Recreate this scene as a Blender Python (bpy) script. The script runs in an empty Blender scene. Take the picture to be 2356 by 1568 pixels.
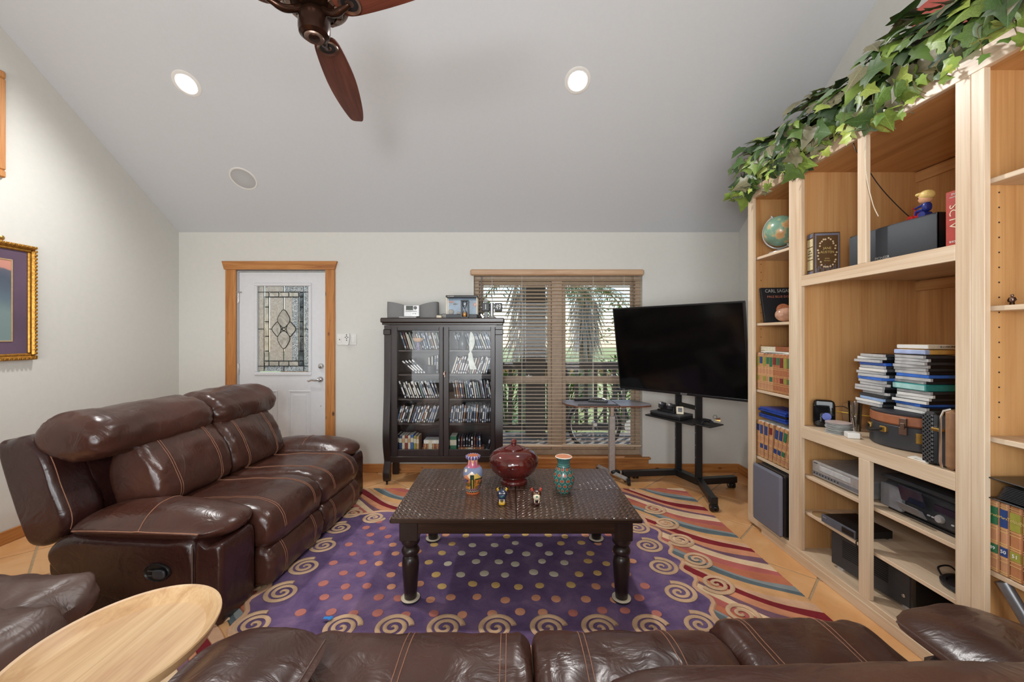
import bpy, math, random
from mathutils import Vector as V, Matrix as MX, noise as NZ
random.seed(7)
R = math.radians
SC = bpy.context.scene
COL = SC.collection

# ------------------------------------------------------------------ camera, world, sun, area light, exposure
F = 940.0                      # focal length in pixels of the 2356 wide frame
cam_d = bpy.data.cameras.new('camera'); cam = bpy.data.objects.new('camera', cam_d); COL.objects.link(cam)
cam.location = (0, 0, 1.39); cam.rotation_euler = (R(90), 0, 0)
cam_d.sensor_width = 36; cam_d.lens = 36 * F / 2356; cam_d.shift_x = 4 / 2356; cam_d.shift_y = -12 / 2356
cam_d.clip_start = 0.02; cam_d.clip_end = 300
SC.camera = cam
SC.view_settings.view_transform = 'Standard'; SC.view_settings.look = 'None'
SC.view_settings.gamma = 1; SC.view_settings.use_curve_mapping = False
SC.view_settings.exposure = 0.14
w = bpy.data.worlds.new('sky'); SC.world = w; w.use_nodes = True
nt = w.node_tree; sk = nt.nodes.new('ShaderNodeTexSky'); sk.sky_type = 'NISHITA'; sk.sun_disc = False
sk.sun_elevation = R(42); sk.sun_rotation = R(-60); sk.air_density = 1.0; sk.dust_density = .6; sk.ozone_density = 2
bg = nt.nodes['Background']; nt.links.new(sk.outputs[0], bg.inputs[0]); bg.inputs[1].default_value = 0.30

def light(name, typ, loc, energy, color=(1, 1, 1), rot=(0, 0, 0), **kw):
    d = bpy.data.lights.new(name, typ); d.energy = energy; d.color = color
    for k, v_ in kw.items(): setattr(d, k, v_)
    o = bpy.data.objects.new(name, d); COL.objects.link(o); o.location = loc; o.rotation_euler = rot
    return o
light('sun', 'SUN', (-4, 12, 9), 3.5, (1, .95, .86), (R(-52), 0, R(-38)), angle=R(1))
# broad fill light added behind the camera, before a closed rear wall
light('rear_fill', 'AREA', (-.3, -2.7, 1.25), 160, (.90, .96, 1), (R(92), 0, 0), shape='RECTANGLE', size=4.4, size_y=2.1)
# the photographer's softbox beside the camera (it throws the fan's shadow on the ceiling)
light('softbox', 'AREA', (-.30, -.50, 1.66), 26, (.95, .98, 1), (R(96), 0, 0), shape='DISK', size=.38)

# ------------------------------------------------------------------ helpers
def at(px, py, Y): return V(((px - 1174) * Y / F, Y, 1.39 - (py - 772) * Y / F))

class B:
    """collects shapes and links them as one mesh object"""
    def __init__(s, m=None): s.v = []; s.f = []; s.k = []; s.cur = 0; s.m = m
    def add(s, vs, fs):
        n = len(s.v)
        s.v += [(s.m @ V(p)) if s.m else V(p) for p in vs]
        for f in fs: s.f.append([i + n for i in f]); s.k.append(s.cur)
        return s
    def box(s, x0, x1, y0, y1, z0, z1, c=0.0):
        if x0 > x1: x0, x1 = x1, x0
        if y0 > y1: y0, y1 = y1, y0
        if z0 > z1: z0, z1 = z1, z0
        c = min(c, (x1 - x0) * .45, (y1 - y0) * .45, (z1 - z0) * .45)
        X, Y, Z = (x0, x1), (y0, y1), (z0, z1)
        if c <= 0:
            vs = [(X[i], Y[j], Z[k]) for i in (0, 1) for j in (0, 1) for k in (0, 1)]
            return s.add(vs, [(0, 1, 3, 2), (4, 6, 7, 5), (0, 4, 5, 1), (2, 3, 7, 6), (0, 2, 6, 4), (1, 5, 7, 3)])
        vs = []; idx = {}
        for i in (0, 1):
            for j in (0, 1):
                for k in (0, 1):
                    for a in range(3):
                        p = [X[i], Y[j], Z[k]]
                        for b in range(3):
                            if b != a: p[b] += c * (1 - 2 * (i, j, k)[b])
                        idx[i, j, k, a] = len(vs); vs.append(tuple(p))
        fs = []
        for a in range(3):
            b, d = (a + 1) % 3, (a + 2) % 3
            for t in (0, 1):
                q = []
                for (u, w_) in ((0, 0), (1, 0), (1, 1), (0, 1)):
                    e = [0, 0, 0]; e[a] = t; e[b] = u; e[d] = w_
                    q.append(idx[e[0], e[1], e[2], a])
                fs.append(q if t else q[::-1])
        for a in range(3):
            b, d = (a + 1) % 3, (a + 2) % 3
            for t in (0, 1):
                for u in (0, 1):
                    e0 = [0, 0, 0]; e0[b] = t; e0[d] = u; e0[a] = 0; e1 = list(e0); e1[a] = 1
                    q = [idx[(*e0, b)], idx[(*e1, b)], idx[(*e1, d)], idx[(*e0, d)]]
                    fs.append(q if (t ^ u) == 0 else q[::-1])
        for i in (0, 1):
            for j in (0, 1):
                for k in (0, 1):
                    q = [idx[i, j, k, 0], idx[i, j, k, 1], idx[i, j, k, 2]]
                    fs.append(q if (i + j + k) % 2 else q[::-1])
        return s.add(vs, fs)
    def obox(s, c, hx, hy, hz, ch=0.0):
        """box about c with half-axis vectors"""
        a, b, d = V(hx), V(hy), V(hz)
        m = MX((a.normalized(), b.normalized(), d.normalized())).transposed().to_4x4(); m.translation = V(c)
        t = B(m); t.box(-a.length, a.length, -b.length, b.length, -d.length, d.length, ch)
        return s.add(t.v, t.f)
    def loft(s, rings, cap=True, closed=True):
        n = len(rings[0]); vs = [p for r in rings for p in r]; fs = []
        for i in range(len(rings) - 1):
            for j in range(n if closed else n - 1):
                a, b = i * n + j, i * n + (j + 1) % n
                fs.append((a, b, b + n, a + n))
        if cap:
            fs.append(list(range(n))[::-1]); fs.append([(len(rings) - 1) * n + j for j in range(n)])
        return s.add(vs, fs)
    def tube(s, pts, r, n=8, cap=True, flat=1.0):
        pts = [V(p) for p in pts]; m = len(pts); rr = r if isinstance(r, (list, tuple)) else [r] * m
        up = None; rings = []
        for i, p in enumerate(pts):
            t = (pts[min(i + 1, m - 1)] - pts[max(i - 1, 0)])
            t = t.normalized() if t.length > 1e-9 else V((0, 0, 1))
            if up is None:
                up = V((0, 0, 1)) if abs(t.z) < .9 else V((1, 0, 0))
            up = (up - t * up.dot(t)).normalized(); sd = t.cross(up)
            rings.append([p + (sd * math.cos(2 * math.pi * j / n) + up * math.sin(2 * math.pi * j / n) * flat) * rr[i] for j in range(n)])
        return s.loft(rings, cap)
    def cyl(s, p0, p1, r, r1=None, n=20): return s.tube([p0, p1], [r, r if r1 is None else r1], n)
    def lathe(s, prof, c=(0, 0, 0), n=32, m=None):
        c = V(c); rings = []
        for r_, z in prof:
            ring = [V((r_ * math.cos(2 * math.pi * j / n), r_ * math.sin(2 * math.pi * j / n), z)) for j in range(n)]
            if m: ring = [m @ p for p in ring]
            rings.append([p + c for p in ring])
        return s.loft(rings)
    def prism(s, poly, ax, a0, a1):
        def P(u, w_, a): return (a, u, w_) if ax == 'x' else (u, a, w_) if ax == 'y' else (u, w_, a)
        return s.loft([[P(u, w_, a0) for u, w_ in poly], [P(u, w_, a1) for u, w_ in poly]])
    def ball(s, c, r, n=16, m=10, rot=None):
        if not isinstance(r, (tuple, list)): r = (r, r, r)
        rings = []
        for i in range(m + 1):
            a = math.pi * (i + .02) / (m + .04) - math.pi / 2
            ring = [V((math.cos(a) * math.cos(2 * math.pi * j / n) * r[0], math.cos(a) * math.sin(2 * math.pi * j / n) * r[1], math.sin(a) * r[2])) for j in range(n)]
            rings.append([(rot @ p if rot else p) + V(c) for p in ring])
        return s.loft(rings)
    def soft(s, c, h, e=4.0, n=8, wr=0.0):
        """puffed box: superellipsoid of half sizes h"""
        vs = []; fs = []
        for ax in range(3):
            for sg in (-1, 1):
                o = len(vs)
                for i in range(n + 1):
                    for j in range(n + 1):
                        u = math.tan((i / n * 2 - 1) * math.pi / 4); w_ = math.tan((j / n * 2 - 1) * math.pi / 4)
                        p = [0, 0, 0]; p[ax] = sg; p[(ax + 1) % 3] = u; p[(ax + 2) % 3] = w_
                        L = sum(abs(q) ** e for q in p) ** (1 / e)
                        vs.append(V((p[0] / L * h[0], p[1] / L * h[1], p[2] / L * h[2])) + V(c))
                for i in range(n):
                    for j in range(n):
                        a = o + i * (n + 1) + j; q = (a, a + n + 1, a + n + 2, a + 1)
                        fs.append(q if sg > 0 else q[::-1])
        if wr: vs = [p + V((0, 0, 1)) * wr * NZ.noise(p * 14) for p in vs]
        return s.add(vs, fs)
    def grid(s, rows):
        n = len(rows[0]); vs = [p for r_ in rows for p in r_]
        return s.add(vs, [(i * n + j, i * n + j + 1, (i + 1) * n + j + 1, (i + 1) * n + j) for i in range(len(rows) - 1) for j in range(n - 1)])
    def mesh(s, name, mats, ang=38, inv=None):
        me = bpy.data.meshes.new(name)
        vs = [tuple(inv @ p) for p in s.v] if inv else [tuple(p) for p in s.v]
        me.from_pydata(vs, [], s.f)
        for m in (mats if isinstance(mats, (list, tuple)) else [mats]): me.materials.append(m)
        if any(s.k): me.polygons.foreach_set('material_index', s.k)
        me.polygons.foreach_set('use_smooth', [True] * len(me.polygons))
        me.validate(); me.update()
        try: me.set_sharp_from_angle(angle=R(ang))
        except Exception: pass
        return me
    def build(s, name, mats, parent=None, ang=38, local=False, fix=True):
        """world coordinates in, baked into the frame of the parent (unless local)"""
        inv = None
        if parent is not None and not local: inv = wm(parent).inverted()
        me = s.mesh(name, mats, ang, inv)
        if fix: recalc(me)
        o = bpy.data.objects.new(name, me); COL.objects.link(o)
        if parent is not None: o.parent = parent
        return o
def recalc(me):
    import bmesh
    bm = bmesh.new(); bm.from_mesh(me); bmesh.ops.recalc_face_normals(bm, faces=bm.faces); bm.to_mesh(me); bm.free()
def wm(o):
    m = o.matrix_basis.copy()
    while o.parent is not None:
        o = o.parent; m = o.matrix_basis @ m
    return m
def tag(o, label=None, cat=None, group=None, kind=None):
    if label: o['label'] = label
    if cat: o['category'] = cat
    if group: o['group'] = group
    if kind: o['kind'] = kind
    return o
def thing(name, loc, label, cat, group=None, rz=0, kind=None):
    o = bpy.data.objects.new(name, None); COL.objects.link(o); o.empty_display_size = .05
    o.location = loc; o.rotation_euler = (0, 0, rz)
    return tag(o, label, cat, group, kind)
def struct(name, b, m, **kw):
    return tag(b.build(name, m, **kw), kind='structure')
def copy_tree(o, loc=None, rz=None, label=None, parent=None):
    c = o.copy(); COL.objects.link(c)
    if parent is not None: c.parent = parent
    if loc is not None: c.location = loc
    if rz is not None: c.rotation_euler = (0, 0, rz)
    if label: c['label'] = label
    for ch in list(o.children): copy_tree(ch, parent=c)
    return c
def text(s, size, p, tx, ty, m, parent, al='CENTER', name='lettering', sx=1.0, ext=.0004):
    d = bpy.data.curves.new(name, 'FONT'); d.body = s; d.size = size; d.align_x = al; d.align_y = 'CENTER'; d.extrude = ext
    d.resolution_u = 2; d.materials.append(m)
    o = bpy.data.objects.new(name, d); COL.objects.link(o); o.parent = parent
    tx = V(tx).normalized(); ty = V(ty).normalized(); tz = tx.cross(ty)
    mm = MX((tx * sx, ty, tz)).transposed().to_4x4(); mm.translation = V(p)
    me = bpy.data.meshes.new_from_object(o); bpy.data.objects.remove(o); bpy.data.curves.remove(d)
    me.name = name
    if not me.materials: me.materials.append(m)
    o = bpy.data.objects.new(name, me); COL.objects.link(o); o.parent = parent
    o.matrix_basis = wm(parent).inverted() @ mm
    return o
ORD = 'first second third fourth fifth sixth seventh eighth ninth tenth eleventh twelfth thirteenth fourteenth fifteenth sixteenth seventeenth eighteenth nineteenth twentieth'.split() + ['twenty-' + q for q in 'first second third fourth fifth sixth seventh eighth ninth'.split()]
def crom(pts, n, closed=True):
    """Catmull-Rom through pts"""
    pts = [V(p) for p in pts]; m = len(pts); out = []
    segs = m if closed else m - 1
    for k in range(n):
        t = k / n * segs if closed else k / (n - 1) * segs
        i = min(int(t), segs - 1); t -= i
        g = (lambda q: pts[q % m]) if closed else (lambda q: pts[max(0, min(m - 1, q))])
        a, b, c, d = g(i - 1), g(i), g(i + 1), g(i + 2)
        out.append(.5 * (2 * b + (c - a) * t + (2 * a - 5 * b + 4 * c - d) * t * t + (3 * b - a - 3 * c + d) * t ** 3))
    return out
LEFTV = dict(tx=(0, -1, 0), ty=(0, 0, 1))      # a face of the bookcase, seen from the room
FRONT = dict(tx=(1, 0, 0), ty=(0, 0, 1))       # a face that looks back at the camera side

# ------------------------------------------------------------------ materials
def nodes(name):
    m = bpy.data.materials.new(name); m.use_nodes = True
    return m, m.node_tree, m.node_tree.nodes['Principled BSDF']
def sets(p, **kw):
    for k, v_ in kw.items():
        p.inputs[k.replace('_', ' ')].default_value = (*v_, 1) if isinstance(v_, tuple) and len(v_) == 3 else v_
def ramp(t, cols, fac):
    r_ = t.nodes.new('ShaderNodeValToRGB'); e = r_.color_ramp.elements
    while len(e) < len(cols): e.new(.5)
    for el, (pos, c) in zip(e, cols): el.position = pos; el.color = (*c, 1)
    t.links.new(fac, r_.inputs[0]); return r_.outputs[0]
def coords(t, scale=(1, 1, 1), rot=(0, 0, 0), kind='Object'):
    tc = t.nodes.new('ShaderNodeTexCoord'); mp = t.nodes.new('ShaderNodeMapping')
    mp.inputs['Scale'].default_value = scale; mp.inputs['Rotation'].default_value = rot
    t.links.new(tc.outputs[kind], mp.inputs[0]); return mp.outputs[0]
def noise(t, vec, sc, det=4, rough=.55, dist=0):
    n = t.nodes.new('ShaderNodeTexNoise'); n.inputs['Scale'].default_value = sc; n.inputs['Detail'].default_value = det
    n.inputs['Roughness'].default_value = rough; n.inputs['Distortion'].default_value = dist
    t.links.new(vec, n.inputs['Vector']); return n.outputs['Fac']
def bump(t, p, h, st=.2, d=.01):
    b = t.nodes.new('ShaderNodeBump'); b.inputs['Strength'].default_value = st; b.inputs['Distance'].default_value = d
    t.links.new(h, b.inputs['Height']); t.links.new(b.outputs[0], p.inputs['Normal'])
def mat(name, c, rough=.5, metal=0, var=.12, sc=30, bm=0, spec=.5, **kw):
    """plain colour with a little procedural variation"""
    m, t, p = nodes(name); sets(p, Roughness=rough, Metallic=metal); p.inputs['Specular IOR Level'].default_value = spec
    f = noise(t, coords(t), sc)
    lo = tuple(x * (1 - var) for x in c); hi = tuple(min(1, x * (1 + var)) for x in c)
    t.links.new(ramp(t, [(.3, lo), (.7, hi)], f), p.inputs['Base Color'])
    if bm: bump(t, p, f, bm, .004)
    sets(p, **kw); return m
def wood(name, cols, axis='z', g=18, rough=.45, knots=False, stretch=.06, bm=.05):
    m, t, p = nodes(name); sets(p, Roughness=rough)
    s_ = {'x': (stretch, 1, 1), 'y': (1, stretch, 1), 'z': (1, 1, stretch)}[axis]
    f = noise(t, coords(t, s_), g, 5, .6, 1.6)
    c = ramp(t, [(.28, cols[0]), (.5, cols[1]), (.72, cols[2])], f)
    fine = noise(t, coords(t, tuple(q * (6 if q == 1 else 1.5) for q in s_)), g * 2.5, 3)
    mx = t.nodes.new('ShaderNodeMix'); mx.data_type = 'RGBA'; mx.blend_type = 'MULTIPLY'; mx.inputs[0].default_value = .35
    t.links.new(c, mx.inputs[6]); t.links.new(ramp(t, [(.35, (.72, .66, .6)), (.6, (1, 1, 1))], fine), mx.inputs[7])
    c = mx.outputs[2]
    if knots:
        vo = t.nodes.new('ShaderNodeTexVoronoi'); vo.inputs['Scale'].default_value = 7.5
        ks = {'x': (.7, 1.3, 1.3), 'y': (1.3, .7, 1.3), 'z': (1.3, 1.3, .7)}[axis]
        t.links.new(coords(t, ks), vo.inputs['Vector'])
        k2 = t.nodes.new('ShaderNodeMix'); k2.data_type = 'RGBA'
        t.links.new(ramp(t, [(.07, (1, 1, 1)), (.16, (0, 0, 0))], vo.outputs['Distance']), k2.inputs[0])
        t.links.new(c, k2.inputs[6]); k2.inputs[7].default_value = (.09, .035, .012, 1); c = k2.outputs[2]
    t.links.new(c, p.inputs['Base Color']); bump(t, p, fine, bm, .002)
    return m
def leather(name, c0, c1, rough=.3, sc=3):
    m, t, p = nodes(name); sets(p, Roughness=rough, Specular_IOR_Level=.55)
    co = coords(t)
    f = noise(t, co, sc, 3, .6)
    t.links.new(ramp(t, [(.3, c0), (.7, c1)], f), p.inputs['Base Color'])
    vo = t.nodes.new('ShaderNodeTexVoronoi'); vo.inputs['Scale'].default_value = 420
    t.links.new(co, vo.inputs['Vector'])
    b1 = t.nodes.new('ShaderNodeBump'); b1.inputs['Strength'].default_value = .08; b1.inputs['Distance'].default_value = .001
    t.links.new(vo.outputs['Distance'], b1.inputs['Height'])
    b2 = t.nodes.new('ShaderNodeBump'); b2.inputs['Strength'].default_value = .32; b2.inputs['Distance'].default_value = .014
    t.links.new(noise(t, coords(t, (1, 1.4, 1)), 9, 3, .55, 1.2), b2.inputs['Height']); t.links.new(b1.outputs[0], b2.inputs['Normal'])
    t.links.new(b2.outputs[0], p.inputs['Normal'])
    r_ = t.nodes.new('ShaderNodeMapRange'); r_.inputs[3].default_value = rough - .07; r_.inputs[4].default_value = rough + .12
    t.links.new(noise(t, co, 7, 3), r_.inputs[0]); t.links.new(r_.outputs[0], p.inputs['Roughness'])
    return m
def glass(name, tint=(1, 1, 1), refl=.08, rough=.02):
    m = bpy.data.materials.new(name); m.use_nodes = True; t = m.node_tree; t.nodes.clear()
    o = t.nodes.new('ShaderNodeOutputMaterial'); mx = t.nodes.new('ShaderNodeMixShader')
    tr = t.nodes.new('ShaderNodeBsdfTransparent'); tr.inputs[0].default_value = (*tint, 1)
    gl = t.nodes.new('ShaderNodeBsdfGlossy'); gl.inputs['Roughness'].default_value = rough
    fr = t.nodes.new('ShaderNodeFresnel'); fr.inputs[0].default_value = 1.45
    mu = t.nodes.new('ShaderNodeMath'); mu.operation = 'MULTIPLY'; mu.inputs[1].default_value = refl / .04
    t.links.new(fr.outputs[0], mu.inputs[0]); t.links.new(mu.outputs[0], mx.inputs[0])
    t.links.new(tr.outputs[0], mx.inputs[1]); t.links.new(gl.outputs[0], mx.inputs[2]); t.links.new(mx.outputs[0], o.inputs[0])
    return m
def emit(name, c, st):
    m, t, p = nodes(name); sets(p, Base_Color=(0, 0, 0)); p.inputs['Emission Color'].default_value = (*c, 1); p.inputs['Emission Strength'].default_value = st
    return m
def srgb(r_, g, b):
    return tuple(((x / 255) / 12.92 if x / 255 <= .04045 else ((x / 255 + .055) / 1.055) ** 2.4) for x in (r_, g, b))

M = {}
M['wall'] = mat('wall_plaster', srgb(214, 213, 207), .75, var=.015, sc=24, bm=.22, spec=.3)
M['ceil'] = mat('ceiling_paint', srgb(203, 206, 209), .85, var=.01, sc=40, bm=.05, spec=.2)
M['grout'] = mat('grout', srgb(176, 150, 116), .8)
CED = [srgb(150, 92, 44), srgb(184, 122, 64), srgb(204, 146, 84)]
M['cedarx'] = wood('cedar_x', CED, 'x', 22, .5, True); M['cedarz'] = wood('cedar_z', CED, 'z', 22, .5, True); M['cedary'] = wood('cedar_y', CED, 'y', 22, .5, True)
MAP = [srgb(202, 172, 140), srgb(220, 196, 167), srgb(232, 213, 188)]
M['mapz'] = wood('maple_z', MAP, 'z', 9, .38, False, .05); M['mapy'] = wood('maple_y', MAP, 'y', 9, .38, False, .05)
MIN = [srgb(188, 134, 80), srgb(210, 160, 104), srgb(220, 174, 120)]
M['inz'] = wood('maple_panel_z', MIN, 'z', 7, .45, False, .05); M['iny'] = wood('maple_panel_y', MIN, 'y', 7, .45, False, .05)
M['white'] = mat('white_door_paint', srgb(216, 217, 220), .42, var=.02)
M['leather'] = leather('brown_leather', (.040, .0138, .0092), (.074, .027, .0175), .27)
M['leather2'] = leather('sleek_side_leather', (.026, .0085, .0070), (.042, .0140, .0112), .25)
M['leather3'] = leather('worn_brown_leather', (.070, .036, .028), (.11, .062, .048), .38)
M['stitch'] = mat('tan_stitching', srgb(150, 105, 82), .7)
M['dkwood'] = wood('espresso_wood', [(.010, .006, .006), (.020, .011, .010), (.034, .019, .017)], 'z', 14, .32)
M['dkwoodx'] = wood('espresso_wood_x', [(.012, .006, .004), (.024, .012, .008), (.045, .022, .014)], 'x', 14, .3)
M['black'] = mat('black_plastic', (.008, .008, .009), .35)
M['blackm'] = mat('black_metal', (.010, .010, .011), .38, .0)
M['dgrey'] = mat('dark_grey_plastic', (.035, .036, .040), .45)
M['grey'] = mat('grey_plastic', (.16, .16, .17), .5)
M['lgrey'] = mat('light_grey_plastic', (.48, .48, .48), .5)
M['silver'] = mat('silver_plastic', (.52, .52, .52), .32, .55)
M['chrome'] = mat('chrome', (.75, .74, .72), .12, 1)
M['nickel'] = mat('satin_nickel', (.62, .61, .60), .25, 1)
M['brass'] = mat('brass', srgb(190, 150, 80), .3, .9)
M['wht'] = mat('white_plastic', srgb(225, 224, 220), .45, var=.03)
M['cream'] = mat('cream_plastic', srgb(226, 214, 190), .5)
M['gold'] = mat('gilded_frame', srgb(176, 128, 54), .35, .75, .35, 60, .5)
M['glass'] = glass('clear_glass', (1, 1, 1), .022)
M['paper'] = mat('paper', srgb(232, 228, 218), .8, var=.04)
M['gtxt'] = mat('gilt_print', srgb(226, 200, 130), .4, .3)
M['wtxt'] = mat('white_print', srgb(235, 235, 232), .5)
M['stxt'] = mat('silver_print', srgb(190, 190, 190), .4, .4)
M['bronze'] = mat('oiled_bronze', (.040, .018, .011), .24, .75)
M['bronzel'] = mat('rubbed_bronze', (.28, .19, .15), .3, .9)
# ------------------------------------------------------------------ room shell
YW, XL, XR, YR = 4.168, -3.38, 2.33, -2.8       # back wall, left wall, right wall, rear wall
EV, SL, RY = 2.445, .685, .62                   # eave height, ceiling slope, ridge line
def ceil_z(y): return EV + SL * (YW - y) if y > RY else EV + SL * (YW - RY) - .73 * (RY - y)
def clip(poly, axis, lim, keep_less):
    out = []
    for i, a in enumerate(poly):
        b = poly[(i + 1) % len(poly)]
        ia = (a[axis] <= lim) == keep_less; ib = (b[axis] <= lim) == keep_less
        if ia: out.append(a)
        if ia != ib:
            t = (lim - a[axis]) / (b[axis] - a[axis]); out.append((a[0] + (b[0] - a[0]) * t, a[1] + (b[1] - a[1]) * t))
    return out
fl = struct('floor', B().box(XL - .1, 2.6, YR - .1, YW + .15, -.12, -.004), M['grout'])
m, t, p = nodes('terracotta_tile'); sets(p, Roughness=.34)
oi = t.nodes.new('ShaderNodeObjectInfo')
f1 = noise(t, coords(t), 3.2, 5, .6, .6)
ad = t.nodes.new('ShaderNodeMath'); ad.operation = 'MULTIPLY_ADD'; ad.inputs[1].default_value = .22; t.links.new(oi.outputs['Random'], ad.inputs[0]); t.links.new(f1, ad.inputs[2])
t.links.new(ramp(t, [(.35, srgb(188, 128, 78)), (.58, srgb(218, 160, 104)), (.85, srgb(232, 184, 130))], ad.outputs[0]), p.inputs['Base Color'])
bump(t, p, noise(t, coords(t), 9, 3), .06, .006); M['tile'] = m
PT = .645
for i in range(-14, 12):
    for j in range(-8, 14):
        d0, e0 = -.577 + i * PT, 4.09 + (j - 7) * PT     # lines X-Y = d0, X+Y = e0
        g = .009
        q = [(d0 + g, e0 + g), (d0 + PT - g, e0 + g), (d0 + PT - g, e0 + PT - g), (d0 + g, e0 + PT - g)]
        pl = [((e + d) / 2, (e - d) / 2) for d, e in q]
        for ax, lim, kl in ((0, XL, False), (0, 2.33, True), (1, -1.0, False), (1, YW, True)):
            if pl: pl = clip(pl, ax, lim, kl)
        if len(pl) < 3: continue
        cx = sum(a for a, _ in pl) / len(pl); cy = sum(a for _, a in pl) / len(pl)
        top = []
        for a, b in pl:
            L = math.hypot(a - cx, b - cy) or 1; k = max(0, 1 - .005 / L); top.append((cx + (a - cx) * k, cy + (b - cy) * k))
        bb = B().loft([[(a, b, -.004) for a, b in pl], [(a, b, -.0015) for a, b in pl], [(a, b, 0) for a, b in top]])
        bb.build('tile', M['tile'], fl, 20)
fr = B().box(XL, 2.33, YR, -1.0, -.004, 0)
fr.build('rear_floor_area', M['tile'], fl)

b = B()
T = .15
for x0, x1, z0, z1 in ((XL - T, -2.785, 0, EV + .1), (-2.785, -1.88, 2.052, EV + .1), (-1.88, -.3725, 0, EV + .1), (-.3725, 1.348, 2.005, EV + .1), (-.3725, 1.348, 0, .157), (1.348, XR + T, 0, EV + .1)):
    b.box(x0, x1, YW, YW + T, z0, z1)
struct('wall_back', b, M['wall'])
def gable(x0, x1, ya, yb, z0, m_, name):
    ys = [ya] + ([RY] if ya < RY < yb else []) + [yb]
    poly = [(ya, z0), (yb, z0)] + [(y, ceil_z(y) + .03) for y in ys[::-1]]
    return poly
struct('wall_left', B().prism(gable(0, 0, YR, YW, 0, 0, ''), 'x', XL - T, XL), M['wall'])
b = B()
b.prism(gable(0, 0, 3.056, YW, 0, 0, ''), 'x', XR, XR + .24)
b.prism(gable(0, 0, .56, 3.056, 2.482, 0, ''), 'x', XR, XR + .24)
b.prism(gable(0, 0, YR, .56, 0, 0, ''), 'x', XR, XR + .24)
struct('wall_right', b, M['wall'])
struct('wall_rear', B().box(XL, XR, YR - T, YR, 0, ceil_z(YR) + .1), M['wall'])
zr = ceil_z(RY)
b = B().prism([(YW + T, EV - SL * T), (RY, zr), (YR - T, ceil_z(YR - T)), (YR - T, ceil_z(YR - T) + .15), (RY, zr + .15), (YW + T, EV - SL * T + .15)], 'x', XL - T, XR + .24)
struct('ceiling', b, M['ceil'])
# baseboards
struct('baseboard_back', B().box(XL, -2.9, YW - .016, YW, 0, .088, .003).box(-1.78, XR, YW - .016, YW, 0, .088, .003), M['cedarx'])
struct('baseboard_left', B().box(XL, XL + .016, YR, YW - .016, 0, .088, .003), M['cedary'])
struct('baseboard_right', B().box(XR - .016, XR, 3.06, YW - .016, 0, .088, .003), M['cedary'])

# ------------------------------------------------------------------ entry door and its cedar casing
tr = thing('trim_1', (-2.34, YW, 0), None, None, kind='structure')
B().box(-2.896, -2.789, YW - .02, YW, 0, 2.064, .003).build('side_casing', M['cedarz'], tr)
B().box(-1.88, -1.783, YW - .02, YW, 0, 2.064, .003).build('side_casing', M['cedarz'], tr)
B().prism([(-2.90, 2.062), (-1.782, 2.062), (-1.758, 2.146), (-2.924, 2.146)], 'y', YW - .032, YW).build('head_casing', M['cedarx'], tr)
B().box(-2.7885, -2.782, YW, YW + .12, 0, 2.06).box(-1.8825, -1.876, YW, YW + .12, 0, 2.06).box(-2.785, -1.88, YW, YW + .12, 2.047, 2.06).build('jamb', M['white'], tr)
D = thing('door_1', (-2.333, YW + .03, 0), None, None, kind='structure')
YD = YW + .02                                                # front face of the slab
gx0, gx1, gz0, gz1 = at(589, 0, YW).x, at(709, 0, YW).x, at(0, 857, YW).z, at(0, 656, YW).z
m_ = .02
b = B()
for x0, x1, z0, z1 in ((-2.776, gx0, .01, 2.04), (gx1, -1.886, .01, 2.04), (gx0, gx1, gz1, 2.04), (gx0, gx1, .01, gz0)): b.box(x0, x1, YD, YD + .045, z0, z1)
b.build('slab', M['white'], D)
def frame_rect(b, x0, x1, z0, z1, w_, ya, yb, c=.004):
    b.box(x0, x1, ya, yb, z1 - w_, z1, c).box(x0, x1, ya, yb, z0, z0 + w_, c).box(x0, x0 + w_, ya, yb, z0 + w_, z1 - w_, c).box(x1 - w_, x1, ya, yb, z0 + w_, z1 - w_, c); return b
frame_rect(B(), gx0 - .028, gx1 + .028, gz0 - .028, gz1 + .028, .034, YD - .014, YD + .01, .007).build('glass_moulding', M['white'], D)
for x0, x1 in ((597, 636), (662, 713)):
    xa, xb, za, zb = at(x0, 0, YW).x, at(x1, 0, YW).x, .22, at(0, 898, YW).z
    b = frame_rect(B(), xa, xb, za, zb, .018, YD - .006, YD + .004, .005)
    b.box(xa + .045, xb - .045, YD - .005, YD + .004, za + .045, zb - .045, .005); b.build('raised_panel', M['white'], D)
# leaded glass: clear bevels, obscure field; beige reflection and sparkle painted as colour
def gmat(name, c0, c1, sc, st, rough=.12):
    m, t, p = nodes(name); sets(p, Roughness=rough, Transmission_Weight=.25)
    f = noise(t, coords(t), sc, 2, .5, 2.5); t.links.new(ramp(t, [(.40, c0), (.6, c1)], f), p.inputs['Base Color']); bump(t, p, f, st, .004); return m
M['gfield'] = gmat('obscure_glass_reflection', srgb(186, 180, 170), srgb(206, 202, 194), 26, .3)
M['gspark'] = gmat('sparkle_glass', srgb(96, 108, 112), srgb(226, 232, 236), 62, .8)
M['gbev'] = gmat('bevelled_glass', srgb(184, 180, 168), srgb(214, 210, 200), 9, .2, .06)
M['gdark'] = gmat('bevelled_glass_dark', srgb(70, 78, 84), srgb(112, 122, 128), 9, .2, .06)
def dp(x, y): q = at(500 + x / 4.612, 580 + y / 4.612, YW); return q.x, q.z
YG = YD + .012
def pane(x0, y0, x1, y1, m_, dy=0.0, c=.004):
    a, b_ = dp(x0, y0), dp(x1, y1); return B().box(a[0], b_[0], YG - dy, YG + .006, b_[1], a[1], c).build('pane', m_, D)
pane(415, 355, 478, 812, M['gfield']); pane(415, 816, 478, 1265, M['gfield']); pane(904, 355, 960, 812, M['gspark']); pane(904, 816, 960, 1265, M['gspark'])
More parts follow.
